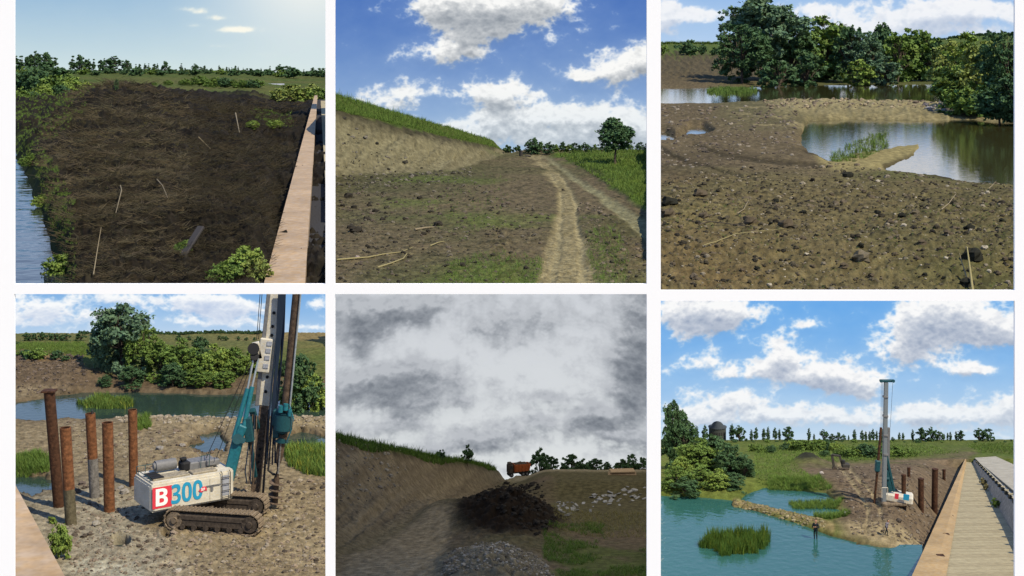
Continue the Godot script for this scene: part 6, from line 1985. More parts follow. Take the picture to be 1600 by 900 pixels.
func make_rig() -> void:
	machine_materials()
	var c0 := at(236, 802, 74.0)
	var gy := height("p4", Vector3(-15.0, 0, -75.0))
	var o := Vector3(c0.x, gy, c0.z)
	var rig := thing("drilling_rig", "white and teal crawler drilling rig with tall mast beside the rusty piles", "drilling rig", o)
	var rb := Basis(Vector3.UP, deg_to_rad(34.0))
	var low := c0.y - gy - 0.02
	var B := Transform3D(rb, Vector3(0, low, 0))   # body axes: x along the side, z towards the viewer
	var LX := 4.45
	# body shell: plan outline with a rounded right-hand corner
	var ol := []
	for p in [[0.0, -2.3], [0.0, -0.22], [0.06, -0.08], [0.22, 0.0]]:
		ol.append(Vector2(p[0], -p[1]))
	for k in 7:
		var an := PI * 0.5 * k / 6.0
		ol.append(Vector2(LX - 0.55 + sin(an) * 0.55, 0.55 - cos(an) * 0.55))
	ol.append(Vector2(LX, 2.3))
	var lay := Transform3D(Basis(Vector3.RIGHT, -PI / 2), Vector3.ZERO)
	# the outline's y runs away from the viewer
	var b := MB.new()
	var tops := [[0.0, 0.10, 0.10], [0.10, 1.22, 0.0], [1.22, 1.33, 0.05], [1.33, 1.42, 0.13]]
	for e in tops:
		var pin := []
		for q in ol:
			pin.append(Vector2(clampf(q.x, e[2], LX - e[2]), maxf(q.y, e[2])))
		b.prism(pin, e[1] - e[0], B * Transform3D(Basis(Vector3.RIGHT, -PI / 2), Vector3(0, (e[0] + e[1]) * 0.5, 0)))
	var body := part("body", b.mesh(), M.rig_white, rig)
	for e in [[1.02, 0.62, 0.012, 1.12], [3.02, 0.62, 0.012, 1.12], [4.0, 0.62, 0.012, 1.12]]:
		var sq := MB.new()
		sq.box(Vector3(e[0], e[1], 0.003), Vector3(e[2], e[3], 0.008))
		part("panel_seam", sq.mesh(), M.dark_steel, body, B)
	# lettering on the side
	var pn := MB.new()
	pn.box(Vector3(0.56, 0.70, 0.006), Vector3(0.98, 1.02, 0.012))
	part("red_panel", pn.mesh(), M.sign_red, body, B)
	word("B", 0.82, 1.05, M.sign_white, body, B * Transform3D(Basis.IDENTITY, Vector3(0.50, 0.70, 0.022)), "letter")
	word("3", 0.92, 0.80, M.sign_blue, body, B * Transform3D(Basis.IDENTITY, Vector3(1.26, 0.72, 0.014)), "digit")
	word("0", 0.92, 0.82, M.sign_blue, body, B * Transform3D(Basis.IDENTITY, Vector3(1.82, 0.73, 0.014)), "digit")
	word("0", 0.92, 0.82, M.sign_blue, body, B * Transform3D(Basis.IDENTITY, Vector3(2.38, 0.74, 0.014)), "digit")
	pn = MB.new()
	pn.prism([Vector2(2.42, 0.62), Vector2(2.56, 0.52), Vector2(2.70, 0.60), Vector2(2.86, 0.58), Vector2(2.82, 0.78), Vector2(2.62, 0.80)], 0.03, Transform3D(Basis.IDENTITY, Vector3(0, 0.08, 0.028)))
	part("badge", pn.mesh(), M.sign_red, body, B)
	word("XP", 0.13, 1.0, M.sign_white, body, B * Transform3D(Basis.IDENTITY, Vector3(2.64, 0.75, 0.05)), "badge_letters")
	var q := MB.new()
	q.box(Vector3(3.18, 0.86, 0.03), Vector3(0.75, 0.05, 0.05))
	q.box(Vector3(3.12, 0.74, 0.03), Vector3(0.12, 0.28, 0.05))
	part("latch_bar", q.mesh(), M.rig_grey, body, B)
	q = MB.new()
	for sx in [3.62, 4.06]:
		q.path([Vector3(sx, 0.05, 0.09), Vector3(sx, 1.40, 0.09), Vector3(sx, 1.46, -0.05)], [0.022, 0.022, 0.022], 6)
	for k in 4:
		q.path([Vector3(3.62, 0.2 + k * 0.32, 0.09), Vector3(4.06, 0.2 + k * 0.32, 0.09)], [0.018, 0.018], 6)
	part("ladder", q.mesh(), M.dark_steel, body, B)
	q = MB.new()
	q.box(Vector3(3.84, 0.75, 0.004), Vector3(0.40, 1.0, 0.012))
	part("side_door", q.mesh(), M.pale_grey, body, B)
	# engine deck on top
	var deck := MB.new()
	deck.box(Vector3(1.2, 1.46, -0.75), Vector3(1.9, 0.10, 0.75), Basis.IDENTITY, 0.02)
	deck.box(Vector3(2.9, 1.47, -0.60), Vector3(1.3, 0.12, 0.6), Basis.IDENTITY, 0.03)
	var dk := part("engine_deck", deck.mesh(), M.rig_cream, rig, B)
	for e in [[0.52, -0.55], [0.50, -0.95], [0.48, -1.35]]:
		q = MB.new()
		q.box(Vector3(e[0], 1.53, e[1]), Vector3(0.62, 0.06, 0.30), Basis.IDENTITY, 0.01)
		part("grille", q.mesh(), M.black_rubber, dk)
	q = MB.new()
	q.path([Vector3(0.85, 1.75, -1.7), Vector3(1.9, 1.75, -1.7)], [0.27, 0.27], 16)
	q.path([Vector3(0.75, 1.75, -1.7), Vector3(0.85, 1.75, -1.7)], [0.14, 0.2], 12)
	part("muffler", q.mesh(), M.rig_grey, rig, B)
	q = MB.new()
	q.box(Vector3(2.25, 1.66, -1.35), Vector3(0.5, 0.45, 0.6), Basis.IDENTITY, 0.08)
	q.path([Vector3(2.1, 1.8, -1.3), Vector3(2.05, 2.0, -1.3), Vector3(2.3, 2.02, -1.3)], [0.13, 0.14, 0.1], 10)
	part("engine_block", q.mesh(), M.black_rubber, rig, B)
	q = MB.new()
	q.box(Vector3(3.1, 1.62, -1.5), Vector3(1.5, 0.40, 0.9), Basis.IDENTITY, 0.05)
	q.box(Vector3(3.6, 1.70, -1.1), Vector3(0.7, 0.3, 0.4), Basis.IDENTITY, 0.05)
	part("pump_box", q.mesh(), M.rig_grey, rig, B)
	q = MB.new()
	for sx in [0.06, 0.5, 0.95]:
		q.path([Vector3(sx, 1.42, -2.1), Vector3(sx, 1.78, -2.1)], [0.02, 0.02], 5)
	q.path([Vector3(0.06, 1.78, -2.1), Vector3(0.95, 1.78, -2.1)], [0.02, 0.02], 5)
	q.tube(Vector3(0.06, 1.42, -0.3), Vector3(0.06, 1.62, -0.3), 0.02, 0.02, 5)
	q.tube(Vector3(0.06, 1.62, -0.3), Vector3(0.06, 1.62, -1.9), 0.02, 0.02, 5)
	q.tube(Vector3(0.06, 1.62, -1.9), Vector3(0.06, 1.42, -1.9), 0.02, 0.02, 5)
	for sx in [2.9, 3.35]:
		q.path([Vector3(sx, 1.5, -0.9), Vector3(sx + 0.05, 2.15, -0.9)], [0.018, 0.018], 5)
	q.path([Vector3(2.9, 2.12, -0.9), Vector3(3.4, 2.15, -0.9)], [0.018, 0.018], 5)
	part("hand_rail", q.mesh(), M.rig_teal_dark, rig, B)
	# undercarriage
	q = MB.new()
	q.path([Vector3(2.4, -0.32, -1.3), Vector3(2.4, 0.02, -1.3)], [1.05, 1.05], 20)
	q.box(Vector3(2.4, -0.42, -1.3), Vector3(1.9, 0.35, 2.2), Basis.IDENTITY, 0.05)
	part("turntable", q.mesh(), M.track_dark, rig, B)
	var ty := deg_to_rad(-11.5)
	var tb := Basis(Vector3.UP, ty)
	var t1 := Vector3((334.0 - 800.0) * 73.8 / F, 0, -73.8)
	var t2 := Vector3((346.0 - 800.0) * 76.8 / F, 0, -76.8)
	for tp in [t1, t2]:
		var gyt := height("p4", tp)
		crawler(rig, Transform3D(tb, Vector3(tp.x - o.x, gyt - gy + 0.50, tp.z - o.z)), 4.8, 0.98, 0.66)
	# boom
	var A := func(px: float, py: float, d: float) -> Vector3: return at(px, py, d) - o
	q = MB.new()
	bar(q, A.call(356, 752, 77.2), A.call(372, 686, 77.2), 0.55, 0.5, 0.06)
	bar(q, A.call(372, 686, 77.2), A.call(381, 664, 77.2), 0.42, 0.45, 0.05)
	var boom := part("boom", q.mesh(), M.rig_teal, rig)
	q = MB.new()
	q.path([A.call(371, 686, 76.85), A.call(371, 686, 77.6)], [0.26, 0.26], 14)
	q.path([A.call(379, 688, 76.9), A.call(379, 688, 77.5)], [0.16, 0.16], 12)
	part("pivot", q.mesh(), M.rig_teal_dark, boom)
	for e in [[365, 686, 387, 607, 397, 556, 0.12], [379, 676, 394, 604, 404, 560, 0.12]]:
		q = MB.new()
		q.path([A.call(e[0], e[1], 77.1), A.call(e[2], e[3], 77.5)], [e[6], e[6]], 12)
		var cy := part("hydraulic_cylinder", q.mesh(), M.rig_teal, rig)
		q = MB.new()
		q.path([A.call(e[2], e[3], 77.5), A.call(e[4], e[5], 77.8)], [0.055, 0.055], 10)
		part("piston_rod", q.mesh(), M.rod_steel, cy)
	q = MB.new()
	bar(q, A.call(386, 652, 77.3), A.call(391, 690, 77.3), 0.42, 0.4, 0.04)
	bar(q, A.call(391, 690, 77.5), A.call(399, 745, 78.0), 0.20, 0.2, 0.02)
	bar(q, A.call(394, 640, 77.6), A.call(402, 668, 78.2), 0.3, 0.3, 0.03)
	part("mast_link", q.mesh(), M.rig_teal_dark, rig)
	# mast
	var mt: Vector3 = A.call(432.0, 451.5, 78.5)
	var mm: Vector3 = A.call(413.0, 632, 78.5)
	var mb: Vector3 = A.call(398.5, 774, 78.5)
	q = MB.new()
	bar(q, mm, mt, 0.56, 0.5, 0.02)
	var mast := part("mast", q.mesh(), M.rig_white, rig)
	var side := Vector3(-0.34, 0.0, 0.05)
	q = MB.new()
	bar(q, mm + side, mt + side, 0.20, 0.5, 0.02)
	part("mast_rail", q.mesh(), M.rig_grey, mast)
	for py in [489.0, 510.0, 524.0, 589.0, 612.0]:
		q = MB.new()
		var cx := lerpf(413.0, 432.0, (632.0 - py) / 180.5)
		q.path([A.call(cx, py, 78.26), A.call(cx, py, 78.20)], [0.085, 0.085], 12)
		part("bore", q.mesh(), M.black_rubber, mast)
	q = MB.new()
	bar(q, mb, mm, 0.44, 0.46, 0.02)
	var lowm := part("lower_mast", q.mesh(), M.mud_brown, rig)
	for py in [702.0, 712.0, 722.0, 734.0, 752.0]:
		q = MB.new()
		var cx := lerpf(413.0, 398.5, (py - 632.0) / 142.0)
		q.path([A.call(cx, py, 78.28), A.call(cx, py, 78.22)], [0.07, 0.07], 10)
		part("bore", q.mesh(), M.black_rubber, lowm)
	q = MB.new()
	bar(q, A.call(411, 772, 78.2), A.call(420, 640, 78.2), 0.10, 0.16, 0.01)
	part("guide_rail", q.mesh(), M.dark_steel, lowm)
	# mast bracket with pulley
	q = MB.new()
	bar(q, A.call(411, 581, 78.1), A.call(417, 529, 78.1), 0.62, 0.3, 0.03)
	q.box(A.call(402, 548, 78.1), Vector3(0.45, 0.9, 0.3), Basis(Vector3.BACK, 0.25), 0.05)
	var br := part("mast_bracket", q.mesh(), M.rig_white, rig)
	for py in [537.0, 548.0, 559.0, 572.0]:
		q = MB.new()
		q.box(A.call(lerpf(421.0, 415.0, (py - 537.0) / 35.0), py, 77.94), Vector3(0.26, 0.22, 0.06), Basis(Vector3.BACK, -0.1), 0.01)
		part("bracket_window", q.mesh(), M.pale_grey, br)
	q = MB.new()
	q.path([A.call(396.0, 545, 77.7), A.call(396.0, 545, 78.2)], [0.30, 0.30], 16)
	q.path([A.call(398.0, 556, 77.7), A.call(398.0, 560, 78.2)], [0.22, 0.22], 14)
	part("pulley", q.mesh(), M.black_rubber, br)
	# hydraulic hoses
	var g := RandomNumberGenerator.new()
	g.seed = 7
	for k in 6:
		q = MB.new()
		var dx := k * 2.4
		q.path([A.call(436 + dx * 0.8, 451.5, 77.9), A.call(433 + dx * 0.85, 520, 77.9), A.call(425 + dx * 0.9 + g.randfn(), 600, 77.8), A.call(420 + dx * 0.9 + g.randfn(), 660, 77.7), A.call(417 + dx + g.randfn() * 2.0, 715 + g.randf() * 18, 77.7)], [0.05, 0.05, 0.05, 0.05, 0.04], 6)
		part("hose", q.mesh(), M.hose_blue, rig)
	for k in 4:
		q = MB.new()
		q.path([A.call(392 + k * 3, 640 + k * 3, 77.6), A.call(388 + k * 4, 690 + g.randf() * 10, 77.3), A.call(382 + k * 4 + g.randfn() * 3, 735 + g.randf() * 10, 77.1), A.call(386 + k * 3, 756, 77.2)], [0.035, 0.035, 0.035, 0.03], 5)
		part("hose", q.mesh(), M.mud_brown if k % 2 else M.hose_blue, rig)
	q = MB.new()
	q.path([A.call(421, 715, 77.7), A.call(419, 735, 77.6), A.call(427, 741, 77.5), A.call(434, 742, 77.5)], [0.06, 0.06, 0.06, 0.05], 6)
	part("hose_loop", q.mesh(), M.black_rubber, rig)
	# drill rod, rotary drive and auger
	q = MB.new()
	q.path([A.call(441.5, 690, 77.5), A.call(446, 640, 77.5), A.call(464.5, 451.5, 77.5)], [0.21, 0.22, 0.22], 16)
	var rod := part("drill_rod", q.mesh(), M.kelly_brown, rig)
	q = MB.new()
	q.path([A.call(452.5, 640, 77.25), A.call(470.5, 451.5, 77.25)], [0.045, 0.045], 8)
	part("rope", q.mesh(), M.rod_steel, rod)
	q = MB.new()
	q.path([A.call(440, 690, 77.4), A.call(441.5, 672, 77.4), A.call(442, 671, 77.4), A.call(443.5, 648, 77.4), A.call(444, 646, 77.4), A.call(445, 636, 77.4)], [0.36, 0.40, 0.46, 0.46, 0.36, 0.34], 18)
	q.box(A.call(433, 652, 77.6), Vector3(0.42, 0.8, 0.5), Basis(Vector3.BACK, -0.08), 0.05)
	q.box(A.call(432, 676, 77.6), Vector3(0.34, 0.5, 0.4), Basis(Vector3.BACK, -0.08), 0.05)
	var dr := part("rotary_drive", q.mesh(), M.rig_teal_dark, rig)
	for e in [[438, 634, 0.13], [446, 631, 0.13], [452, 640, 0.10]]:
		q = MB.new()
		q.path([A.call(e[0], e[1] + 10, 77.1), A.call(e[0] + 1, e[1], 77.1)], [e[2], e[2]], 12)
		part("motor", q.mesh(), M.rig_teal, dr)
	q = MB.new()
	q.path([A.call(452, 632, 77.1), A.call(459, 655, 77.0), A.call(455, 672, 77.0), A.call(449, 688, 77.1)], [0.03, 0.03, 0.03, 0.03], 6)
	part("drive_pipe", q.mesh(), M.rig_teal, dr)
	q = MB.new()
	q.path([A.call(429.5, 787, 77.4), A.call(432, 748, 77.4), A.call(436, 715, 77.4), A.call(440, 690, 77.4)], [0.15, 0.15, 0.19, 0.2], 14)
	var au := part("auger_stem", q.mesh(), M.kelly_brown, rig)
	q = MB.new()
	q.path([A.call(434.5, 740, 77.2), A.call(439, 690, 77.2)], [0.045, 0.045], 8)
	part("side_pipe", q.mesh(), M.mud_grey, au)
	var fl := MB.new()
	var turns := 4
	var seg := 14
	var p0: Vector3 = A.call(429.5, 787, 77.4)
	var p1: Vector3 = A.call(432.0, 747, 77.4)
	for k in turns * seg:
		var a0 := TAU * k / seg
		var a1 := TAU * (k + 1) / seg
		var c1: Vector3 = p0.lerp(p1, float(k) / (turns * seg))
		var c2: Vector3 = p0.lerp(p1, float(k + 1) / (turns * seg))
		var r1 := Vector3(cos(a0), 0, sin(a0))
		var r2 := Vector3(cos(a1), 0, sin(a1))
		fl.quad(c1 + r1 * 0.12, c1 + r1 * 0.36, c2 + r2 * 0.36, c2 + r2 * 0.12, Vector3.UP)
		fl.quad(c1 + r1 * 0.12 - Vector3(0, 0.04, 0), c1 + r1 * 0.36 - Vector3(0, 0.04, 0), c2 + r2 * 0.36 - Vector3(0, 0.04, 0), c2 + r2 * 0.12 - Vector3(0, 0.04, 0), Vector3.DOWN)
		fl.quad(c1 + r1 * 0.36, c2 + r2 * 0.36, c2 + r2 * 0.36 - Vector3(0, 0.04, 0), c1 + r1 * 0.36 - Vector3(0, 0.04, 0), r1)
	part("auger_flight", fl.mesh(), M.mud_brown, au)
	# stays
	for e in [[407, 451.5, 401, 531], [410, 451.5, 404, 530], [392, 562, 322, 716], [394, 566, 338, 716]]:
		q = MB.new()
		q.path([A.call(e[0], e[1], 77.6), A.call(e[2], e[3], 76.6 if e[2] < 350 else 77.6)], [0.018, 0.018], 4)
		part("cable", q.mesh(), M.black_rubber, rig)

func make_small_rig() -> void:
	var foot := hit("p6", 1392, 789)
	var d := -foot.z
	var s := d / F       # metres per picture column at that distance
	var o := foot
	var rig := thing("drilling_rig", "second drilling rig with a tall grey mast on the bare ground, bottom right view", "drilling rig", o)
	var A := func(px: float, py: float, k := 0.0) -> Vector3: return at(px, py, d + k) - o
	var b := MB.new()
	b.box(A.call(1403, 776, 0.3), Vector3(46 * s, 13 * s, 1.0), Basis(Vector3.UP, -0.25) * Basis(Vector3.BACK, -0.10), 0.08)
	var body := part("body", b.mesh(), M.rig_white, rig)
	b = MB.new()
	b.box(A.call(1416, 777, -0.45), Vector3(9 * s, 9 * s, 0.05), Basis(Vector3.UP, -0.25) * Basis(Vector3.BACK, -0.10))
	part("blue_panel", b.mesh(), M.sign_blue, body)
	b = MB.new()
	b.box(A.call(1401, 775.5, -0.42), Vector3(6 * s, 8 * s, 0.05), Basis(Vector3.UP, -0.25) * Basis(Vector3.BACK, -0.10))
	part("red_panel", b.mesh(), M.sign_red, body)
	b = MB.new()
	b.box(A.call(1398, 767, 0.6), Vector3(10 * s, 4 * s, 0.5), Basis.IDENTITY, 0.04)
	part("engine", b.mesh(), M.black_rubber, rig)
	for e in [[1396, 787.5, -0.2], [1400, 784.5, 1.0]]:
		var tr := MB.new()
		tr.path([A.call(e[0] - 15, e[1], e[2]), A.call(e[0] + 17, e[1] + 1, e[2])], [3.4 * s, 3.4 * s], 10)
		tr.box(A.call(e[0] + 1, e[1], e[2]), Vector3(38 * s, 5.5 * s, 0.32), Basis.IDENTITY, 0.05)
		part("track", tr.mesh(), M.track_mud, rig)
	b = MB.new()
	bar(b, A.call(1381, 786), A.call(1384.5, 597), 6.4 * s, 6.0 * s, 0.02)
	var mast := part("mast", b.mesh(), M.mast_grey, rig)
	b = MB.new()
	bar(b, A.call(1386.5, 770, 0.25), A.call(1388.5, 668, 0.25), 4.0 * s, 5.0 * s, 0.01)
	part("mast_rail", b.mesh(), M.rig_grey, mast)
	for py in [620.0, 650.0, 680.0, 710.0]:
		b = MB.new()
		bar(b, A.call(1383.4, py + 1.5, -0.02), A.call(1383.6, py - 1.5, -0.02), 7.6 * s, 7.0 * s, 0.01)
		part("mast_collar", b.mesh(), M.rig_grey, mast)
	b = MB.new()
	b.box(A.call(1386, 595), Vector3(23 * s, 3.4 * s, 7 * s), Basis.IDENTITY, 0.02)
	b.path([A.call(1377, 595.5, -0.2), A.call(1377, 595.5, 0.2)], [2.6 * s, 2.6 * s], 12)
	b.path([A.call(1396, 595.5, -0.2), A.call(1396, 595.5, 0.2)], [2.6 * s, 2.6 * s], 12)
	part("mast_head", b.mesh(), M.rig_teal_dark, rig)
	b = MB.new()
	b.path([A.call(1366, 786, -0.3), A.call(1371, 735, -0.3), A.call(1376.5, 668, -0.3)], [1.8 * s, 2.0 * s, 1.9 * s], 10)
	part("drill_rod", b.mesh(), M.dark_rust, rig)
	b = MB.new()
	b.box(A.call(1371, 728, -0.3), Vector3(8 * s, 18 * s, 7 * s), Basis(Vector3.BACK, -0.08), 0.05)
	part("rotary_drive", b.mesh(), M.rig_teal_dark, rig)
	b = MB.new()
	bar(b, A.call(1397, 768, 0.1), A.call(1385, 712, 0.1), 4.0 * s, 5 * s, 0.02)
	bar(b, A.call(1391, 768, 0.1), A.call(1384, 735, 0.1), 7.0 * s, 6 * s, 0.03)
	bar(b, A.call(1381, 748, 0.0), A.call(1390, 748, 0.0), 4.0 * s, 5 * s, 0.03)
	part("boom", b.mesh(), M.rig_teal_dark, rig)
	b = MB.new()
	for e in [[1378, 778, 1378, 762], [1387, 776, 1387, 762], [1378, 762, 1387, 762]]:
		b.path([A.call(e[0], e[1], -0.6), A.call(e[2], e[3], -0.6)], [0.6 * s, 0.6 * s], 6)
	part("hand_rail", b.mesh(), M.rig_white, rig)
	for e in [[1377, 597, 1376.5, 668], [1379, 597, 1378, 700], [1395, 597, 1391, 668]]:
		b = MB.new()
		b.path([A.call(e[0], e[1]), A.call(e[2], e[3])], [0.25 * s, 0.25 * s], 4)
		part("cable", b.mesh(), M.dark_steel, rig)

func make_excavator() -> void:
	var foot := hit("p6", 1316, 735)
	var d := -foot.z
	var s := d / F
	var t := thing("excavator", "small dark excavator with a bent arm at the head of the dirt road", "excavator", foot)
	var A := func(px: float, py: float, k := 0.0) -> Vector3: return at(px, py, d + k) - foot
	for z in [-0.25, 0.35]:
		var b := MB.new()
		b.path([A.call(1311, 732.6, z), A.call(1326, 732.6, z)], [2.0 * s, 2.0 * s], 10)
		part("track", b.mesh(), M.track_dark, t)
	var b := MB.new()
	b.box(A.call(1321, 727), Vector3(12 * s, 6 * s, 11 * s), Basis.IDENTITY, 0.04)
	part("house", b.mesh(), M.excavator_dark, t)
	b = MB.new()
	b.box(A.call(1318, 721.5, -0.1), Vector3(5 * s, 6 * s, 5 * s), Basis.IDENTITY, 0.03)
	var cab := part("cab", b.mesh(), M.excavator_dark, t)
	b = MB.new()
	b.box(A.call(1317.6, 721, -0.1 - 2.6 * s), Vector3(3.4 * s, 3.6 * s, 0.01))
	part("pane", b.mesh(), M.glass_dark, cab)
	b = MB.new()
	bar(b, A.call(1316, 726), A.call(1312, 712), 3.2 * s, 3 * s, 0.01)
	bar(b, A.call(1312.5, 712.5), A.call(1300, 710.5), 3.0 * s, 3 * s, 0.01)
	part("boom", b.mesh(), M.excavator_dark, t)
	b = MB.new()
	bar(b, A.call(1300, 710), A.call(1303, 730), 3.6 * s, 3 * s, 0.01)
	part("dipper_arm", b.mesh(), M.excavator_dark, t)
	b = MB.new()
	b.prism([Vector2(-3 * s, 0), Vector2(3.4 * s, 0), Vector2(3 * s, 4 * s), Vector2(-1 * s, 5 * s), Vector2(-3.2 * s, 3 * s)], 7 * s, Transform3D(Basis.IDENTITY, A.call(1304, 734)))
	part("bucket", b.mesh(), M.track_dark, t)

func make_truck() -> void:
	var foot := ground_at("p5", 809, 125.0)
	var d := -foot.z
	var s := d / F
	var t := thing("dump_truck", "orange dump truck at the far end of the dirt road", "truck", foot)
	var rot := Basis(Vector3.UP, 0.35)
	var P := func(x: float, y: float, z := 0.0) -> Vector3: return rot * Vector3(x * s, y * s, z * s)
	var b := MB.new()
	b.box(P.call(0, 6.0), Vector3(33 * s, 2.0 * s, 8 * s), rot, 0.02)
	part("chassis", b.mesh(), M.track_dark, t)
	# dump body: floor, front board, two sides and a tail board
	var body := MB.new()
	body.prism([Vector2(-9 * s, 0), Vector2(15 * s, 0), Vector2(17.5 * s, 10.5 * s), Vector2(-9.5 * s, 11.5 * s)], 0.6 * s, Transform3D(rot, P.call(2, 8.0, 6.2)))
	body.prism([Vector2(-9 * s, 0), Vector2(15 * s, 0), Vector2(17.5 * s, 10.5 * s), Vector2(-9.5 * s, 11.5 * s)], 0.6 * s, Transform3D(rot, P.call(2, 8.0, -6.2)))
	body.box(P.call(5, 8.3), Vector3(24 * s, 0.7 * s, 12.4 * s), rot)
	body.box(P.call(-7.2, 13.8), Vector3(0.7 * s, 12 * s, 12.4 * s), rot)
	body.box(P.call(18.2, 13.2), Vector3(0.7 * s, 10.5 * s, 12.4 * s), rot * Basis(Vector3.BACK, -0.22))
	var bo := part("dump_body", body.mesh(), M.truck_orange, t)
	for k in 5:
		var q := MB.new()
		q.box(P.call(-5 + k * 5.2, 13.2, 6.9), Vector3(0.9 * s, 9.6 * s, 0.9 * s), rot)
		part("rib", q.mesh(), M.truck_orange, bo)
	var q2 := MB.new()
	q2.box(P.call(4, 18.5), Vector3(20 * s, 3 * s, 10.5 * s), rot, 0.05)
	q2.box(P.call(3, 20.0), Vector3(7 * s, 3 * s, 6 * s), rot * Basis(Vector3.BACK, 0.2), 0.05)
	part("load", q2.mesh(), M.track_dark, t)
	b = MB.new()
	b.box(P.call(-13, 12.5), Vector3(8 * s, 13 * s, 11 * s), rot, 0.05)
	b.box(P.call(-13, 20.0), Vector3(6.5 * s, 4.5 * s, 10 * s), rot, 0.05)
	var cab := part("cab", b.mesh(), M.track_dark, t)
	b = MB.new()
	b.box(P.call(-13.2, 15.2, 5.6), Vector3(4.5 * s, 4.5 * s, 0.2 * s), rot)
	part("window", b.mesh(), M.glass_dark, cab)
	for x in [-12.5, 7.0, 13.5]:
		for z in [-5.0, 5.0]:
			var w := MB.new()
			w.path([P.call(x, 3.6, z - 1.4), P.call(x, 3.6, z + 1.4)], [3.6 * s, 3.6 * s], 14)
			var wh := part("wheel", w.mesh(), M.black_rubber, t)
			w = MB.new()
			w.path([P.call(x, 3.6, z + 1.4), P.call(x, 3.6, z + 1.7)], [1.7 * s, 1.4 * s], 10)
			part("hub", w.mesh(), M.rig_grey, wh)

# ---------------------------------------------------------------- people
func figure_mesh(bones: Array, cell: float, lo: Vector3, hi: Vector3, blend: float) -> ArrayMesh:
	# bones: [a, b, ra, rb, colour]; surface nets of the smoothly joined tapered capsules
	var n := Vector3i(((hi - lo) / cell).ceil()) + Vector3i.ONE
	var f := PackedFloat32Array()
	f.resize(n.x * n.y * n.z)
	for z in n.z:
		for y in n.y:
			for x in n.x:
				var p := lo + Vector3(x, y, z) * cell
				var acc := 0.0
				for q in bones:
					var ab: Vector3 = q[1] - q[0]
					var t: float = clampf((p - q[0]).dot(ab) / ab.length_squared(), 0.0, 1.0)
					acc += exp(-((p - q[0] - ab * t).length() - lerpf(q[2], q[3], t)) / blend)
				f[(z * n.y + y) * n.x + x] = -blend * log(maxf(acc, 1e-30))
	var id := {}
	var vs := []
	for z in n.z - 1:
		for y in n.y - 1:
			for x in n.x - 1:
				var sum := Vector3.ZERO
				var cnt := 0
				for e in [[0, 0, 0, 1, 0, 0], [0, 1, 0, 1, 1, 0], [0, 0, 1, 1, 0, 1], [0, 1, 1, 1, 1, 1], [0, 0, 0, 0, 1, 0], [1, 0, 0, 1, 1, 0], [0, 0, 1, 0, 1, 1], [1, 0, 1, 1, 1, 1], [0, 0, 0, 0, 0, 1], [1, 0, 0, 1, 0, 1], [0, 1, 0, 0, 1, 1], [1, 1, 0, 1, 1, 1]]:
					var a := f[((z + e[2]) * n.y + y + e[1]) * n.x + x + e[0]]
					var b := f[((z + e[5]) * n.y + y + e[4]) * n.x + x + e[3]]
					if (a < 0.0) != (b < 0.0):
						sum += Vector3(e[0], e[1], e[2]).lerp(Vector3(e[3], e[4], e[5]), a / (a - b))
						cnt += 1
				if cnt:
					id[(z * n.y + y) * n.x + x] = vs.size()
					vs.append(lo + (Vector3(x, y, z) + sum / cnt) * cell)
	var nr := []
	var cl := []
	for p in vs:
		var best := 1e9
		var c := Color.WHITE
		var g := Vector3.ZERO
		for q in bones:
			var ab: Vector3 = q[1] - q[0]
			var t: float = clampf((p - q[0]).dot(ab) / ab.length_squared(), 0.0, 1.0)
			var v: Vector3 = p - q[0] - ab * t
			var dd := v.length() - lerpf(q[2], q[3], t)
			g += v.normalized() * exp(-dd / blend)
			if dd < best:
				best = dd
				c = q[4]
		nr.append(g.normalized())
		cl.append(c)
	var m := MB.new()
	var put := func(i0: int, i1: int, i2: int, i3: int) -> void:
		m.sq(vs[i0], vs[i1], vs[i2], vs[i3], nr[i0], nr[i1], nr[i2], nr[i3], cl[i0])
	for z in range(1, n.z - 1):
		for y in range(1, n.y - 1):
			for x in range(1, n.x - 1):
				var k := (z * n.y + y) * n.x + x
				var a := f[k] < 0.0
				if a != (f[k + 1] < 0.0):
					put.call(id[k], id[k - n.x], id[k - n.x - n.x * n.y], id[k - n.x * n.y])
				if a != (f[k + n.x] < 0.0):
					put.call(id[k], id[k - 1], id[k - 1 - n.x * n.y], id[k - n.x * n.y])
				if a != (f[k + n.x * n.y] < 0.0):
					put.call(id[k], id[k - 1], id[k - 1 - n.x], id[k - n.x])
	return m.mesh()

func fingers(wrist: Vector3, dir: Vector3, side: Vector3, skin: Color) -> ArrayMesh:
	var b := MB.new()
	var d := dir.normalized()
	var s := side.normalized()
	var palm := d.cross(s).normalized()
	for i in 4:
		var l: float = [0.062, 0.075, 0.070, 0.055][i]
		var o := wrist + d * 0.075 + s * (i - 1.5) * 0.019
		b.path([o, o + d * l * 0.5, o + d * l * 0.9 + palm * l * 0.35], [0.0095, 0.009, 0.007], 5, skin)
	var o2 := wrist + d * 0.03 - s * 0.035
	b.path([o2, o2 + (d - s * 0.8).normalized() * 0.04, o2 + (d * 1.4 - s * 0.6).normalized() * 0.07 + palm * 0.01], [0.012, 0.011, 0.008], 5, skin)
	return b.mesh()

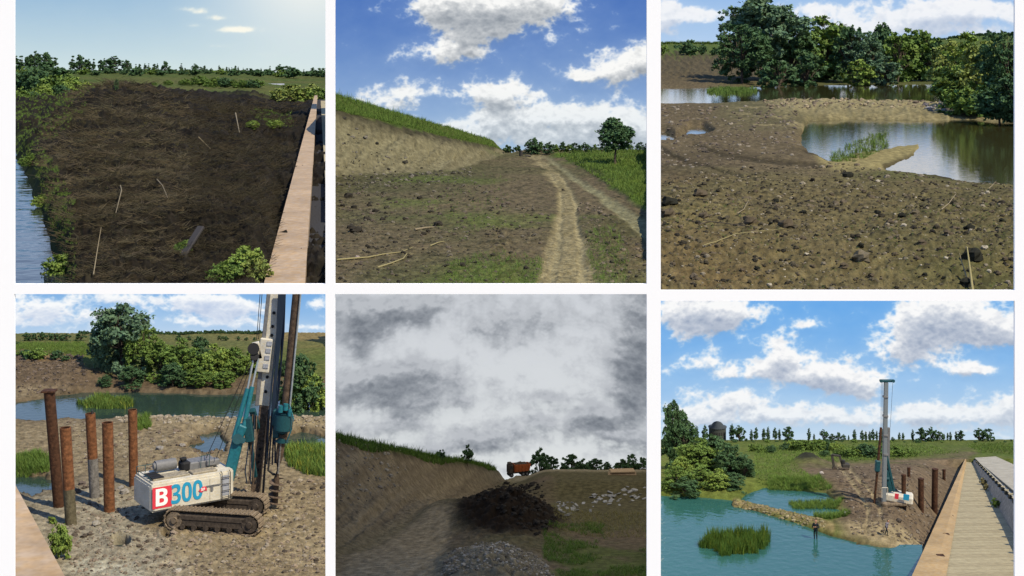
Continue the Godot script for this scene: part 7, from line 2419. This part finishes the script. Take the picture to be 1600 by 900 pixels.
func make_people() -> void:
	mat("cloth", Color(1, 1, 1), 0.95, 0.15)
	var skin := Color(0.36, 0.20, 0.13)
	# wading figure: upright, elbows bent, hands together before the chest, legs in the water
	var dark := Color(0.022, 0.026, 0.030)
	var trou := Color(0.020, 0.030, 0.034)
	var W := [
		[Vector3(0, 1.62, 0.0), Vector3(0, 1.68, 0.01), 0.085, 0.098, skin], [Vector3(0, 1.60, 0.10), Vector3(0, 1.63, 0.11), 0.014, 0.012, skin], [Vector3(0, 1.70, -0.015), Vector3(0, 1.73, -0.02), 0.092, 0.085, Color(0.03, 0.024, 0.02)],
		[Vector3(0, 1.44, 0), Vector3(0, 1.54, 0), 0.06, 0.055, skin],
		[Vector3(-0.15, 1.38, 0), Vector3(0.15, 1.38, 0), 0.085, 0.085, dark], [Vector3(0, 1.32, 0), Vector3(0, 1.05, 0), 0.15, 0.125, dark], [Vector3(-0.07, 0.95, 0), Vector3(0.07, 0.95, 0), 0.125, 0.125, trou],
		[Vector3(-0.20, 1.38, 0), Vector3(-0.27, 1.12, 0.02), 0.058, 0.048, dark], [Vector3(-0.27, 1.12, 0.02), Vector3(-0.10, 1.20, 0.24), 0.046, 0.034, dark],
		[Vector3(0.20, 1.38, 0), Vector3(0.28, 1.12, 0.02), 0.058, 0.048, dark], [Vector3(0.28, 1.12, 0.02), Vector3(0.12, 1.22, 0.24), 0.046, 0.034, dark],
		[Vector3(-0.10, 1.20, 0.24), Vector3(-0.04, 1.22, 0.30), 0.034, 0.03, skin], [Vector3(0.12, 1.22, 0.24), Vector3(0.05, 1.24, 0.30), 0.034, 0.03, skin],
		[Vector3(-0.09, 0.92, 0), Vector3(-0.11, 0.48, 0.02), 0.085, 0.060, trou], [Vector3(-0.11, 0.48, 0.02), Vector3(-0.11, 0.06, -0.02), 0.058, 0.042, trou], [Vector3(-0.11, 0.04, -0.02), Vector3(-0.12, 0.03, 0.13), 0.042, 0.035, trou],
		[Vector3(0.09, 0.92, 0), Vector3(0.10, 0.48, 0.03), 0.085, 0.060, trou], [Vector3(0.10, 0.48, 0.03), Vector3(0.11, 0.06, 0.0), 0.058, 0.042, trou], [Vector3(0.11, 0.04, 0.0), Vector3(0.12, 0.03, 0.15), 0.042, 0.035, trou]]
	var d1 := 24.06 * F / (842.0 - ROW)
	var p1 := Vector3((1274.5 - 800.0) * d1 / F, -0.06, -d1)
	var k1 := 31.0 * d1 / F / 1.65
	person(W, p1, k1, -0.5, "person in dark clothes standing in the river with hands at the chest", [[Vector3(-0.04, 1.22, 0.30), Vector3(0.5, 0.1, 0.5), Vector3(0, 1, 0)], [Vector3(0.05, 1.24, 0.30), Vector3(-0.5, 0.1, 0.5), Vector3(0, 1, 0)]], skin, -0.16)
	# walking figure on the bank: stooped, one leg forward
	var jack := Color(0.17, 0.16, 0.19)
	var S := [
		[Vector3(0, 1.52, 0.20), Vector3(0, 1.58, 0.22), 0.085, 0.096, skin], [Vector3(0, 1.50, 0.31), Vector3(0, 1.53, 0.32), 0.014, 0.012, skin], [Vector3(0, 1.60, 0.195), Vector3(0, 1.63, 0.19), 0.092, 0.085, Color(0.04, 0.03, 0.025)],
		[Vector3(0, 1.36, 0.13), Vector3(0, 1.46, 0.17), 0.06, 0.055, skin],
		[Vector3(-0.15, 1.32, 0.11), Vector3(0.15, 1.32, 0.11), 0.088, 0.088, jack], [Vector3(0, 1.28, 0.10), Vector3(0, 1.02, 0.0), 0.155, 0.135, jack], [Vector3(-0.07, 0.93, 0), Vector3(0.07, 0.93, 0), 0.128, 0.128, trou],
		[Vector3(-0.20, 1.32, 0.11), Vector3(-0.26, 1.06, 0.08), 0.060, 0.05, jack], [Vector3(-0.26, 1.06, 0.08), Vector3(-0.24, 0.84, 0.20), 0.047, 0.036, jack],
		[Vector3(0.20, 1.32, 0.11), Vector3(0.27, 1.06, 0.02), 0.060, 0.05, jack], [Vector3(0.27, 1.06, 0.02), Vector3(0.27, 0.82, 0.04), 0.047, 0.036, jack],
		[Vector3(-0.24, 0.84, 0.20), Vector3(-0.24, 0.77, 0.24), 0.034, 0.03, skin], [Vector3(0.27, 0.82, 0.04), Vector3(0.27, 0.74, 0.05), 0.034, 0.03, skin],
		[Vector3(-0.09, 0.90, 0), Vector3(-0.10, 0.49, 0.16), 0.088, 0.062, trou], [Vector3(-0.10, 0.49, 0.16), Vector3(-0.10, 0.07, 0.14), 0.06, 0.044, trou], [Vector3(-0.10, 0.045, 0.14), Vector3(-0.11, 0.035, 0.29), 0.044, 0.036, Color(0.02, 0.018, 0.016)],
		[Vector3(0.09, 0.90, 0), Vector3(0.10, 0.48, -0.04), 0.088, 0.062, trou], [Vector3(0.10, 0.48, -0.04), Vector3(0.10, 0.08, -0.22), 0.06, 0.044, trou], [Vector3(0.10, 0.06, -0.23), Vector3(0.11, 0.035, -0.09), 0.044, 0.036, Color(0.02, 0.018, 0.016)]]
	var p2 := hit("p6", 1385, 836)
	var k2 := 24.0 * -p2.z / F / 1.67
	person(S, p2, k2, 0.9, "stooping person in a grey jacket walking on the sandy bank", [[Vector3(-0.24, 0.77, 0.24), Vector3(0, -0.9, 0.4), Vector3(0.2, 0, 1)], [Vector3(0.27, 0.74, 0.05), Vector3(0, -1, 0.1), Vector3(0, 0, 1)]], skin, 0.0)

func person(bones: Array, p: Vector3, k: float, turn: float, label: String, hands: Array, skin: Color, sink: float) -> void:
	var t := thing("person", label, "person", p + Vector3(0, sink * k, 0))
	t.rotation.y = turn
	var x := Transform3D(Basis.from_scale(Vector3.ONE * k), Vector3.ZERO)
	part("body", figure_mesh(bones, 0.03, Vector3(-0.42, -0.06, -0.36), Vector3(0.42, 1.86, 0.44), 0.018), M.cloth, t, x)
	for h in hands:
		part("hand", fingers(h[0], h[1], h[2], skin), M.cloth, t, x)
	var b := MB.new()
	var hd: Vector3 = bones[0][1]
	for sx in [-1.0, 1.0]:
		b.box(hd + Vector3(sx * 0.036, 0.0, 0.088), Vector3(0.024, 0.012, 0.012), Basis.IDENTITY, 0.003, Color(0.02, 0.015, 0.012))
		b.box(hd + Vector3(sx * 0.096, -0.02, 0.0), Vector3(0.02, 0.055, 0.03), Basis.IDENTITY, 0.008, skin)
	b.box(hd + Vector3(0, -0.085, 0.075), Vector3(0.045, 0.010, 0.02), Basis.IDENTITY, 0.003, Color(0.2, 0.07, 0.06))
	part("face", b.mesh(), M.cloth, t, x)
